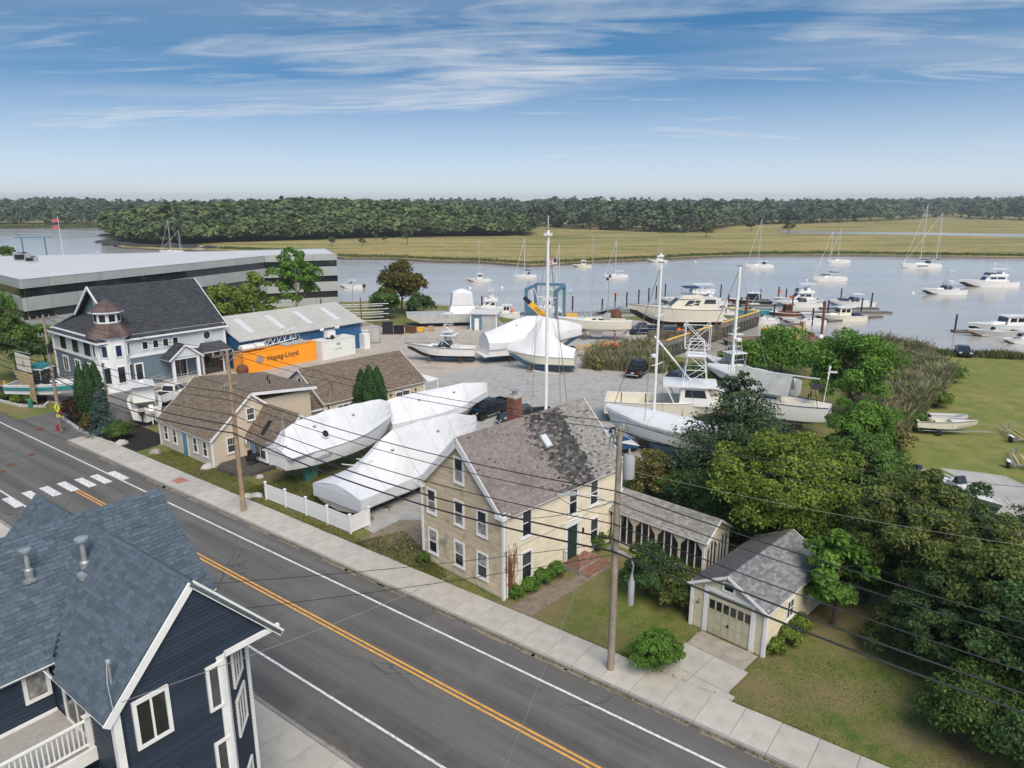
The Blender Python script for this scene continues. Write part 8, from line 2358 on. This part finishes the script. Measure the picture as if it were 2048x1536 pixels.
# yellow crane
a = P(1120, 662); cr_ = thing('mobile_crane', 'yellow telescopic crane with dark boom tip behind the wrapped boats', 'crane', (a.x, a.y, 0), 0)
MB().box(-1.5, 5.0, -1.3, 1.3, .8, 1.9).build('carrier', 'yellow', cr_); MB().box(1.0, 3.0, -1.2, 1.2, 1.9, 3.0).build('upper_cab', 'yellow', cr_)
for x in (-.6, .9, 3.4): [wheel(cr_, x, y, .55, .4) for y in (-1.2, 1.2)]
pb_ = PY(1128, 668, a.y)-Vector((a.x, a.y, 0)); ptp = PY(1060, 604, a.y)-Vector((a.x, a.y, 0))
bm_ = MB().bar(pb_+Vector((.3, -1.5, -.2)), ptp+Vector((0, -1.5, 0)), .6, .95).build('boom', 'yellow', cr_)
dd_ = (ptp-pb_).normalized(); MB().bar(ptp+Vector((0, -1.5, 0)), ptp+dd_*1.5+Vector((0, -1.5, 0)), .45, .7).build('boom_tip', 'hull_dark', cr_)
tx = text_on(cr_, Wall(0, 0, 0), 'GROVE', 0, 0, .8, 'text_black')
ang = math.atan2(-dd_.z, -dd_.x); q0 = ptp-dd_*.9+Vector((-.05, -1.82, -.28))
tx.matrix_local = Matrix.Translation(q0) @ Matrix.Rotation(-ang, 4, 'Y') @ Matrix.Rotation(math.pi/2, 4, 'X')
# orange boom lift
a = P(1210, 712); bo = thing('boom_lift', 'orange boom lift folded beside the white yacht', 'lift', (a.x, a.y, 0), rad(12))
MB().box(-1.3, 1.3, -.9, .9, .35, .95).build('chassis', 'orange', bo); cabin(bo, 'turntable', -1.2, 2.2, 1.7, 1.3, .95, 1.9, .4, .5, 'orange')
for x in (-.9, .9): [wheel(bo, x, y, .45, .3) for y in (-.95, .95)]
MB().bar((1.8, .2, 1.9), (-4.8, .2, 1.5), .35, .4).build('boom', 'wood_new', bo); MB().bar((1.6, .2, 1.5), (-4.2, .2, 1.0), .25, .3).build('lower_boom', 'wood_new', bo); MB().box(-5.6, -4.7, -.5, .8, .6, 1.6).build('basket', 'black', bo)
# dock office
a = P(958, 662); so_ = thing('dock_shed', 'small blue grey dock shed with white trim near the slip', 'shed', (a.x-1.5, a.y+1, 0), rad(-8))
body(so_, S0, 0, 4.6, 0, 3.0, 2.9, None, m='hull_grey'); MB().box(.1, 2.0, -.04, 0, .0, 2.6).build('door_wall', 'lift_blue', so_); MB().box(.7, 1.5, -.08, -.04, 0, 2.1).build('door', 'white_trim', so_)
MB().slab([(-.3, -.3, 3.0), (4.9, -.3, 3.0), (4.9, 3.3, 3.3), (-.3, 3.3, 3.3)], .15).build('roof', 'membrane', so_); MB().box(4.6, 4.63, 1.1, 1.6, .9, 1.9).build('window', 'white_trim', so_)
for x in (0, 4.6): corner(so_, S0, x, 0, 0, 2.9, .2)
# rusty work barge with yellow tank
a = P(1545, 690, WL); bg = thing('rusty_barge', 'rust stained deck barge carrying a yellow tank and winch', 'barge', (a.x, a.y, WL), rad(14))
MB().loft([[(-7, -3.2, -.3), (9, -3.2, -.3), (9, 3.2, -.3), (-7, 3.2, -.3)], [(-8, -3.4, 1.0), (9.5, -3.4, 1.0), (9.5, 3.4, 1.0), (-8, 3.4, 1.0)]]).build('hull', 'rust_deck', bg)
MB().box(-7.9, 9.4, -3.3, 3.3, 1.0, 1.06).build('deck', 'rust_deck', bg); rb2 = MB()
rb2.tube([(-8, -3.4, .95), (9.5, -3.4, .95)], .12, 6); rb2.tube([(-8, -3.4, .95), (-8, 3.4, .95)], .12, 6); rb2.build('rubbing_strake', 'canvas_grey', bg)
ct_ = [[(-1.9+dx, y*f, 1.1+.95+z*f) for y, z in ((-1.1, -.95), (1.1, -.95), (1.25, 0), (1.1, .9), (.5, 1.05), (-.5, 1.05), (-1.1, .9), (-1.25, 0))] for dx, f in ((0, .85), (.25, 1), (3.2, 1), (3.45, .85))]
MB().loft(ct_).build('tank', 'yellow_paint', bg, smooth=True)
wn = MB(); wn.box(3.6, 5.6, -.8, .8, 1.1, 1.6); wn.box(3.8, 5.0, -.6, .6, 1.6, 3.2); wn.box(5.4, 5.9, -.5, .5, 1.1, 3.9); wn.bar((5.6, 0, 3.8), (6.8, 0, 1.2), .2); wn.build('winch', 'wood_new', bg)
MB().lathe([(0, 0), (.4, .1), (.45, .4), (.2, .8), (0, .85)], 12, (7.9, -2.2, 1.06)).build('fender', 'white_trim', bg); MB().box(6.2, 8.4, .2, 2.2, 1.06, 1.7).build('engine', 'rust', bg)
# lobster traps stacked below the cream yacht
tp_ = MB(); tp_.box(-.5, .5, -.3, .3, 0, .04)
tm_ = MB()
for x in (-.5, 0, .5): tm_.box(x-.02, x+.02, -.3, .3, 0, .36)
for y in (-.3, .3):
    for z in (0, .12, .24, .34): tm_.box(-.5, .5, y-.015, y+.015, z, z+.03)
for y in (-.2, -.1, 0, .1, .2): tm_.box(-.5, .5, y-.015, y+.015, .33, .36)
tm_.box(-.46, .46, -.26, .26, .02, .28)
trap = tm_.mesh('lobster_trap', 'trap_mesh')
base = P(1302, 679); r9 = random.Random(2)
for i in range(11):
    for k in range(4):
        o = link('lobster_trap', trap, None, base+Vector((i*1.12+r9.uniform(-.05, .05), r9.uniform(-.1, .1), k*.37)), r9.uniform(-.08, .08))
        tag(o, 'wire lobster trap in the stack under the cream yacht', 'trap', 'stacked lobster traps')
for px, py, m in [(1358, 664, 'orange'), (1365, 668, 'orange')]:
    tag(MB().lathe([(0, 0), (.35, .1), (.4, .4), (.2, .8), (0, .85)], 10).build('trap_buoy', m, None, P(px, py)), 'orange float heaped against the lobster traps', 'float', 'orange floats by the traps')
tag(MB().lathe([(0, 0), (.9, .2), (1.1, 1.0), (.8, 1.9), (0, 2.2)], 14, ax='z').build('rusty_float', 'rust', None, P(1232, 640)), 'big rusty round buoy resting by the seawall', 'buoy')
# lamp mast and flags
a = P(1215, 644); lm = thing('lamp_post', 'tall thin floodlight mast on the seawall', 'lamp post', a); MB().tube([(0, 0, 0), (0, 0, 9.0)], [.1, .06], 8).build('post', 'galvanised', lm)
for x in (-.5, .0): MB().box(x, x+.4, -.2, .2, 8.4+x, 8.9+x).build('floodlight', 'hull_dark', lm)
a = P(1112, 628); fp = thing('flagpole', 'flagpole flying a striped flag beyond the travel lift', 'flagpole', a); MB().tube([(0, 0, 0), (0, 0, 11.5)], [.07, .04], 7).build('pole', 'white_trim', fp)
for k in range(7): MB().loft([[(-.05-.3*j, .08*math.sin(j*1.1), 11.2-k*.17-.06*j) for j in range(6)], [(-.05-.3*j, .08*math.sin(j*1.1), 11.03-k*.17-.06*j) for j in range(6)]], False, False).build('flag_stripe', 'flag_red' if k % 2 == 0 else 'white_trim', fp)
MB().loft([[(-.05-.3*j, .08*math.sin(j*1.1)-.01, 11.2-.06*j) for j in range(3)], [(-.05-.3*j, .08*math.sin(j*1.1)-.01, 10.55-.06*j) for j in range(3)]], False, False).build('flag_canton', 'canvas_blue', fp)
a = P(132, 546); fp = thing('flagpole', 'white flagpole with two small flags behind the office roof', 'flagpole', (a.x, a.y, 0)); MB().tube([(0, 0, 0), (0, 0, 18)], [.09, .05], 7).build('pole', 'white_trim', fp)
for z in (17.2, 15.2): MB().loft([[(-.05-.4*j, .08*math.sin(j*1.1), z-.08*j) for j in range(6)], [(-.05-.4*j, .08*math.sin(j*1.1), z-1.1-.08*j) for j in range(6)]], False, False).build('flag', 'flag_red', fp)
# dressing flags on lines
# blue framed lift far left
a = P(70, 520); gl = thing('gantry_frame', 'blue steel gantry frame behind the office roof', 'gantry', (a.x-4, a.y, 0), 0)
for x in (0, 9): MB().box(x-.2, x+.2, -.2, .2, 0, 8.6).build('leg', 'lift_blue', gl)
MB().bar((-3, 0, 8.7), (12, 0, 8.9), .4, .4).build('beam', 'lift_blue', gl)
# pipe rack and junk beyond the shed
a = P(690, 655); pr_ = thing('mast_rack', 'rack of long white stored masts behind the blue shed', 'rack', (a.x, a.y, 0), rad(12))
for x in (-4, 3): [MB().bar((x, y, 0), (x, y, 5.2), .18).build('upright', 'rust', pr_) for y in (0, 1.6)]
for k in range(7): MB().tube([(-8+(k % 3)*.8, .2+.5*(k % 3), 1.0+.5*k), (8-(k % 2), .3+.5*(k % 3), 1.1+.5*k)], .08, 7).build('stored_mast', 'galvanised', pr_)
tag(MB().tube([(0, 0, 0), (0, 0, 9.5)], [.12, .08], 8).build('yard_lamp', 'galvanised', None, P(710, 672)), 'grey yard lamp mast in front of the mast rack', 'lamp post')
r7 = random.Random(12)
JK = [(728, 690, 1.6, 1.3, 2.3, 'white_box', 'pale plastic tote behind the shed'), (750, 685, 1.5, 1.4, 2.6, 'hull_grey', 'grey cage of wrapped gear'), (776, 668, 1.8, 1.5, 2.0, 'hull_dark', 'dark green skip box'), (798, 668, 1.4, 1.2, 1.4, 'hull_dark', 'black caged tank'), (822, 666, 1.6, 1.2, 1.1, 'rust', 'rusty engine pallet'), (842, 664, 1.0, 1.0, .8, 'yellow', 'small yellow pump'), (862, 662, .9, .8, .8, 'wood_new', 'plywood crate'), (1092, 650, 1.2, 1.0, 1.2, 'hull_dark', 'dark engine on pallet'), (1012, 655, .8, .8, .8, 'stone', 'grey mooring block'), (995, 652, 1.1, 1, .8, 'granite_pale', 'pale mooring block'), (1180, 716, 1.4, 1.0, .9, 'hull_dark', 'black trailer winch frame'), (1200, 722, 1.2, 1.0, .7, 'white_box', 'white bagged gear')]
for px, py, w, d_, h, m, lb in JK:
    t = thing('yard_crate', lb+' on the yard', 'crate', P(px, py), r7.uniform(-.4, .4))
    MB().box(-w/2, w/2, -d_/2, d_/2, .14, h).build('box', m, t); MB().box(-w/2-.05, w/2+.05, -d_/2-.05, d_/2+.05, 0, .13).build('pallet', 'wood_grey', t); MB().box(-w/2-.03, w/2+.03, -d_/2-.03, d_/2+.03, h, h+.06).build('lid', m, t)
ld = thing('step_ladder', 'white ladder leaning on the grey cage behind the shed', 'ladder', P(735, 690), .3)
for y in (-.22, .22): MB().bar((0, y, 0), (.8, y, 3.4), .06).build('stile', 'alu', ld)
for k in range(9): MB().bar((.08*k+.06, -.22, .35*k+.25), (.08*k+.06, .22, .35*k+.25), .04).build('rung', 'alu', ld)
tag(MB().slab([(-1.6, -.7, .35), (1.6, -.7, .35), (1.6, .7, .45), (-1.6, .7, .45)], .3).build('wooden_platform', 'wood_grey', None, P(1852, 698), rad(-20)), 'grey wooden swim platform lying on the grass near the reeds', 'platform')

# ================================================================== TREES AND SHRUBS
def at(px, py): return P(px, py)
conifer('juniper_tree', 'dark ragged juniper tree standing before the grey tented sailing yacht', at(1462, 1005), 10.4, 5.3, 'leaf_juniper', 201, lv=46, per=80, ls=.16, droop=-.1, power=.62, base=.02, rough=.42)
tree('willow_tree', 'broad bright green tree beside the stern of the sailing yacht', at(1690, 845), 9.6, 4.7, 'leaf_bright', nleaf=15000, ls=.2, ncl=46)
tree('bank_tree', 'wide light green thicket tree hiding the rusty barge hull', at(1560, 752), 5.8, 5.2, 'leaf_bright', nleaf=9000, ls=.2, cz=.52, rz=.48, ncl=34)
tree('bank_tree', 'light green thicket tree left of the wide one on the bank', at(1478, 742), 3.6, 3.2, 'leaf_yellow', nleaf=5000, ls=.2, cz=.5, rz=.48)
tree('maple_tree', 'rounded vivid green tree between the reeds and the yellow-green tree', at(1715, 940), 6.3, 3.3, 'leaf_bright', nleaf=14000, ls=.16, cz=.54, rz=.46, ncl=40)
tree('locust_tree', 'large yellow-green spreading tree behind the cream garage', at(1552, 1122), 8.3, 4.6, 'leaf_yellow', nleaf=22000, ls=.15, cz=.58, rz=.44, ncl=60, cr=.27)
tree('locust_tree', 'mid green tree just right of the spreading yellow-green tree', at(1702, 1050), 7.0, 2.9, 'leaf_mid', nleaf=12000, ls=.15, cz=.56, rz=.45, ncl=40)
tree('olive_tree', 'tall brownish olive tree behind the garage roof', at(1800, 1240), 8.8, 3.1, 'leaf_olive', nleaf=20000, ls=.13, cz=.54, rz=.47, ncl=64, cr=.24)
tree('olive_tree', 'dark green tree filling the gap beside the brownish olive tree', at(1890, 1195), 7.4, 2.8, 'leaf_dark', nleaf=16000, ls=.13, cz=.52, rz=.48, ncl=52, cr=.26)
conifer('hemlock_tree', 'drooping dark hemlock beside the pale shell patch', at(2046, 1170), 8.2, 2.3, 'leaf_dark', 207, lv=24, per=40, ls=.12, droop=.35, power=.8)
tree('hedge_tree', 'big dark olive tree overhanging the lower lawn', at(1965, 1345), 8.3, 3.4, 'leaf_olive', nleaf=24000, ls=.12, cz=.52, rz=.48, ncl=72, cr=.24)
tree('hedge_tree', 'dense dark green tree at the edge of the lower lawn', at(2062, 1440), 7.2, 3.3, 'leaf_dark', nleaf=22000, ls=.12, cz=.5, rz=.5, ncl=70, cr=.24)
tree('hedge_tree', 'mid-height green tree leaning over the lawn behind the garage', at(1862, 1350), 5.6, 2.3, 'leaf_dark', nleaf=14000, ls=.12, cz=.52, rz=.48, ncl=50, cr=.26)
bush('hedge_shrub', 'low dark shrub rounding the foot of the hedge trees', at(1960, 1490), 3.4, 2.3, 'leaf_mid', nleaf=12000, ls=.11, ncl=34); bush('hedge_shrub', 'leafy shrub at the hedge foot nearest the garage lawn', at(1800, 1320), 2.8, 1.9, 'leaf_olive', nleaf=8000, ls=.11)
bush('hedge_shrub', 'dark shrub spilling out at the lower end of the hedge', at(2070, 1560), 3.4, 2.3, 'leaf_dark', nleaf=9000, ls=.11)
bush('garden_shrub', 'broad shrub behind the screened porch and garage', at(1480, 1090), 4.0, 3.0, 'leaf_mid', nleaf=9000, ls=.14); bush('garden_shrub', 'dark undergrowth shrub below the mid green tree', at(1660, 1110), 4.2, 2.6, 'leaf_dark', nleaf=8000, ls=.14); bush('garden_shrub', 'undergrowth shrub between vivid tree and shell patch', at(1790, 1015), 4.0, 2.6, 'leaf_mid', nleaf=8000, ls=.14)
bush('garden_shrub', 'shrub filling the gap between garage and hedge trees', at(1730, 1205), 3.6, 2.0, 'leaf_dark', nleaf=9000, ls=.12)
dead = thing('bare_tree', 'pale leafless branching tree among the dark hedge trees', 'tree', at(2010, 1300))
trunk_mb(8.0, .12, 77, 14, 2.6, .08, .2).build('trunk', 'bark_pale', dead)
tw = MB(); r5 = random.Random(5)
for k in range(130):
    a = r5.uniform(0, 6.28); z = r5.uniform(2.5, 7.6); r = r5.uniform(.3, 2.4); p = Vector((math.cos(a)*r*.6, math.sin(a)*r*.6, z)); tw.tube([p, p+Vector((math.cos(a)*.6, math.sin(a)*.6, r5.uniform(-.1, .6)))], .012, 3)
tw.build('twig', 'bark_pale', dead)
bush('flowering_hedge', 'cream flowered hydrangea hedge behind the transformer pole', at(1300, 990), 3.6, 2.3, 'leaf_hydrangea', nleaf=8000, ls=.13, ncl=30); bush('flowering_hedge', 'darker part of the flowered hedge next to the juniper', at(1365, 1000), 3.4, 2.0, 'leaf_mid', nleaf=7000, ls=.13)
bush('flowering_hedge', 'cream blossoming shrub below the stern of the sailing yacht', at(1600, 935), 3.0, 2.2, 'leaf_hydrangea', nleaf=6000, ls=.14); bush('garden_shrub', 'green shrub between juniper and yellow-green tree', at(1585, 985), 3.6, 2.4, 'leaf_mid', nleaf=7000, ls=.15)
bush('garden_shrub', 'leafy shrub behind the porch roof', at(1400, 1045), 4.2, 2.4, 'leaf_dark', nleaf=8000, ls=.14)
tree('sumac_sapling', 'fern-leaved sapling leaning on the right wall of the garage', at(1668, 1250), 5.6, 1.9, 'leaf_bright', nleaf=5200, ls=.2, ncl=26, cz=.56, rz=.46, cr=.36)
bush('garden_shrub', 'dark leafy shrub growing against the screened porch', at(1292, 1188), 3.3, 1.75, 'leaf_dark', nleaf=9000, ls=.11, ncl=30); bush('garden_shrub', 'loose olive shrub between porch and garage', at(1372, 1222), 3.0, 1.3, 'leaf_olive', nleaf=5200, ls=.11); bush('garden_shrub', 'small brownish shrub at the left corner of the garage', at(1338, 1212), 1.9, 1.1, 'leaf_olive', nleaf=3600, ls=.1)
bush('round_bush', 'round bright green bush between the pole and the driveway', at(1312, 1338), 1.95, 1.35, 'leaf_bright', nleaf=9000, ls=.085, ncl=36, cr=.36)
for k, (px, py, h, r, lb) in enumerate([(1030,1193,.75,.6,'by the dead vine'),(1058,1180,.8,.65,'under the first side window'),(1086,1167,.9,.7,'along the cream side wall'),(1112,1154,.95,.7,'left of the brick steps'),(1196,1098,1.1,.75,'right of the brick steps'),(1224,1080,1.3,.8,'at the porch corner of the house'),(850,1124,.6,.55,'at the left corner of the beige gable')]):
    bush('foundation_plant', 'low green foundation plant '+lb, at(px, py), h, r, 'leaf_bright' if k < 4 else 'leaf_mid', nleaf=1600, ls=.08, ncl=14, group='foundation plants of the clapboard house')
for px, py, h, r, lb in [(1548, 1308, .9, .6, 'yellowing weed clump at the front corner of the garage'), (1575, 1290, 1.2, .7, 'yellowing weed clump along the side wall of the garage'), (1600, 1268, 1.3, .7, 'tall weed clump under the garage side window')]: bush('weed_clump', lb, at(px, py), h, r, 'leaf_yellow', nleaf=1800, ls=.08, ncl=14)
# left side
tree('birch_tree', 'tall airy green tree in front of the office block', at(598, 652), 14.6, 4.6, 'leaf_bright', 'bark_pale', nleaf=6500, ls=.30, ncl=44, cz=.60, rz=.40, cr=.26); tree('birch_tree', 'thin leaved birch with pale bare limbs behind the blue shed', at(520, 672), 11.0, 3.9, 'leaf_yellow', 'bark_pale', nleaf=4200, ls=.27, ncl=34, cr=.26)
tree('birch_tree', 'bushy yellowish birch rising over the store roof end', at(452, 690), 10.2, 3.8, 'leaf_yellow', 'bark_pale', nleaf=4800, ls=.27, ncl=34); tree('maple_tree', 'maple turning reddish brown beside the river', at(805, 628), 10.6, 5.4, 'leaf_autumn', nleaf=8500, ls=.30, ncl=44); bush('river_shrub', 'green shrub at the foot of the reddish maple', at(770, 640), 7.2, 3.2, 'leaf_mid', nleaf=4500, ls=.26); bush('river_shrub', 'darker shrub right of the reddish maple', at(842, 634), 4.6, 3.2, 'leaf_dark', nleaf=4000, ls=.26)
tree('street_tree', 'green tree at the left of the turret store', at(-15, 705), 10.4, 4.4, 'leaf_bright', nleaf=7000, ls=.24, ncl=38); tree('street_tree', 'leafy tree behind the wooden slat sign', at(36, 762), 8.6, 4.0, 'leaf_mid', nleaf=7500, ls=.22, ncl=38); tree('street_tree', 'light green small tree between sign and turret store', at(96, 745), 6.2, 2.7, 'leaf_bright', nleaf=4200, ls=.2)
tree('river_tree', 'round green tree standing beyond the office roof', (-122, 172, 0), 12.5, 5.0, 'leaf_mid', nleaf=4500, ls=.34)
for k, (px, py, h) in enumerate([(172, 842, 5.9), (188, 840, 6.1), (203, 836, 6.0)]): thuja('arborvitae', ['slim dark arborvitae nearest the wooden sign', 'middle of three slim dark arborvitae by the turret', 'slim dark arborvitae beside the blue spruce'][k], at(px, py), h, .78, 300+k, n=3600)
conifer('blue_spruce', 'small blue spruce in the mulch bed', at(209, 870), 5.3, 1.55, 'leaf_spruce', 305, lv=22, per=34, ls=.11, droop=.05, power=.9, base=.02)
bush('clipped_shrub', 'round green shrub beside the blue spruce', at(240, 880), 1.95, 1.4, 'leaf_mid', nleaf=6500, ls=.085, ncl=34); bush('red_bush', 'reddish leaved bush at the corner of the mulch bed', at(150, 842), 2.7, 1.5, 'leaf_red', nleaf=4000, ls=.11); bush('red_bush', 'bronze bush in front of the arborvitae', at(182, 866), 1.9, 1.1, 'leaf_autumn', nleaf=3000, ls=.1)
for k, (px, py) in enumerate([(10, 800), (32, 806), (56, 806)]): bush('bed_plant', ['low yellow-green plant left in the sign bed', 'low plant in the middle of the sign bed', 'low plant by the green bin'][k], at(px, py), 1.0, .8, 'leaf_yellow' if k % 2 else 'leaf_mid', nleaf=1500, ls=.1)
for k, (px, py, h) in enumerate([(727, 846, 5.6), (743, 850, 6.2), (758, 842, 5.7)]): thuja('arborvitae', ['rounded green arborvitae at the window end of the rear house clump', 'tallest middle arborvitae against the tan rear house', 'rounded green arborvitae nearest the wrapped boat by the rear house'][k], at(px, py), h, 1.0, 310+k, 'leaf_bright' if k == 9 else 'leaf_thuja', n=5000)
# ================================================================== REEDS AND GRASS
def pol(pts, z=0.0): return [tuple(P(x, y, z)[:2]) for x, y in pts]
kind(link('reed_bed', blades('reed_bed', pol([(1650,706),(1700,698),(1800,700),(1850,716),(1905,752),(1885,800),(1815,850),(1800,900),(1755,905),(1740,850),(1700,790),(1655,740)]), 34000, 2.3, .045, 'reed', 401, 0, .42, .4, 1)), 'stuff')
kind(link('reed_bed', blades('reed_bed', pol([(1165,738),(1190,704),(1250,695),(1300,700),(1335,718),(1330,748),(1250,744)]), 13000, 1.9, .042, 'reed', 402, 0, .4, .4, 1)), 'stuff')
kind(link('reed_bed', blades('reed_bed', pol([(1340,735),(1400,745),(1440,760),(1345,755)]), 3500, 1.2, .07, 'reed_green', 403, 0, .22, .35, 1)), 'stuff')
bush('bank_shrub', 'green shrub in the reeds beside the black pickup', at(1385, 758), 1.8, 2.2, 'leaf_mid', nleaf=3500, ls=.2); bush('bank_shrub', 'white flowered shrub at the end of the reed bed', at(1200, 738), 1.5, 1.8, 'leaf_hydrangea', nleaf=2500, ls=.14)
for k, (px, py, h, r, m) in enumerate([(1745, 908, 2.2, 2.0, 'leaf_mid'), (1790, 900, 2.4, 1.7, 'leaf_hydrangea'), (1830, 860, 2.0, 1.6, 'leaf_mid'), (1872, 815, 2.2, 1.8, 'leaf_yellow'), (1898, 765, 2.0, 2.0, 'leaf_mid')]): bush('reed_edge_shrub', ['dark shrub at the inner corner of the tall reeds', 'cream flowering shrub fringing the tall reeds', 'shrub fringing the reeds above the small dinghy', 'yellowish shrub on the lawn side of the reeds', 'shrub at the shoreward end of the reeds'][k], at(px, py), h, r, m, nleaf=3200, ls=.14)
kind(link('shore_grass', blades('shore_grass', pol([(1560,690),(1800,695),(1880,706),(2080,715),(2300,724),(2300,732),(2080,722),(1880,713),(1790,704),(1560,700)]), 9000, 1.1, .07, 'reed_green', 404, 0, .3, .4)), 'stuff')
kind(link('lawn_grass', blades('lawn_grass', [tuple(RW(u, v)[:2]) for u, v in [(-16.5, 28.05), (4, 27.95), (16, 28.1), (20, 40), (2, 40), (-6, 34), (-14, 33)]], 16000, .07, .02, 'grass_blade', 405, 0, .4, .4)), 'stuff')
kind(link('lawn_grass', blades('lawn_grass', [tuple(RW(u, v)[:2]) for u, v in [(-62, 28.05), (-26.5, 28.05), (-26.5, 28.9), (-46, 28.85), (-48, 30.2), (-62, 30.4)]], 16000, .07, .02, 'grass_blade', 406, 0, .4, .4)), 'stuff')
kind(link('weeds', blades('weeds', [tuple(RW(u, v)[:2]) for u, v in [(-48, 29.1), (-36, 29.1), (-36, 31.5), (-48, 33)]], 7000, .35, .022, 'grass_blade', 407, 0, .4, .5)), 'stuff')
kind(link('weeds', blades('weeds', [tuple(RW(u, v)[:2]) for u, v in [(-34.5, 28.1), (-26, 28.1), (-27, 29.0), (-33, 31.5)]], 4000, .2, .02, 'grass_blade', 408, 0, .4, .5)), 'stuff')
kind(link('weeds', blades('weeds', [tuple(RW(u, v)[:2]) for u, v in [(-40, 25.5), (12, 25.5), (12, 25.62), (-40, 25.62)]], 1500, .09, .02, 'reed_green', 409, .02, .6, .5)), 'stuff')
kind(link('weeds', blades('weeds', [tuple(RW(u, v)[:2]) for u, v in [(-72, 27.93), (14, 27.93), (14, 28.12), (-72, 28.12)]], 9000, .15, .02, 'grass_blade', 410, .02, .6, .5)), 'stuff')

# ================================================================== HAZE
def _haze():
    m = bpy.data.materials.new('haze'); m.use_nodes = True
    nt = m.node_tree; nt.nodes.clear()
    v = nt.nodes.new('ShaderNodeVolumePrincipled'); o = nt.nodes.new('ShaderNodeOutputMaterial')
    v.inputs['Color'].default_value = (.86, .90, .94, 1); v.inputs['Density'].default_value = .00018; v.inputs['Anisotropy'].default_value = .2
    nt.links.new(v.outputs[0], o.inputs['Volume'])
    return m
_SPEC['haze'] = _haze
kind(MB().box(-4200, 4200, -300, 4300, -6.5, 60).build('haze', 'haze'), 'stuff')
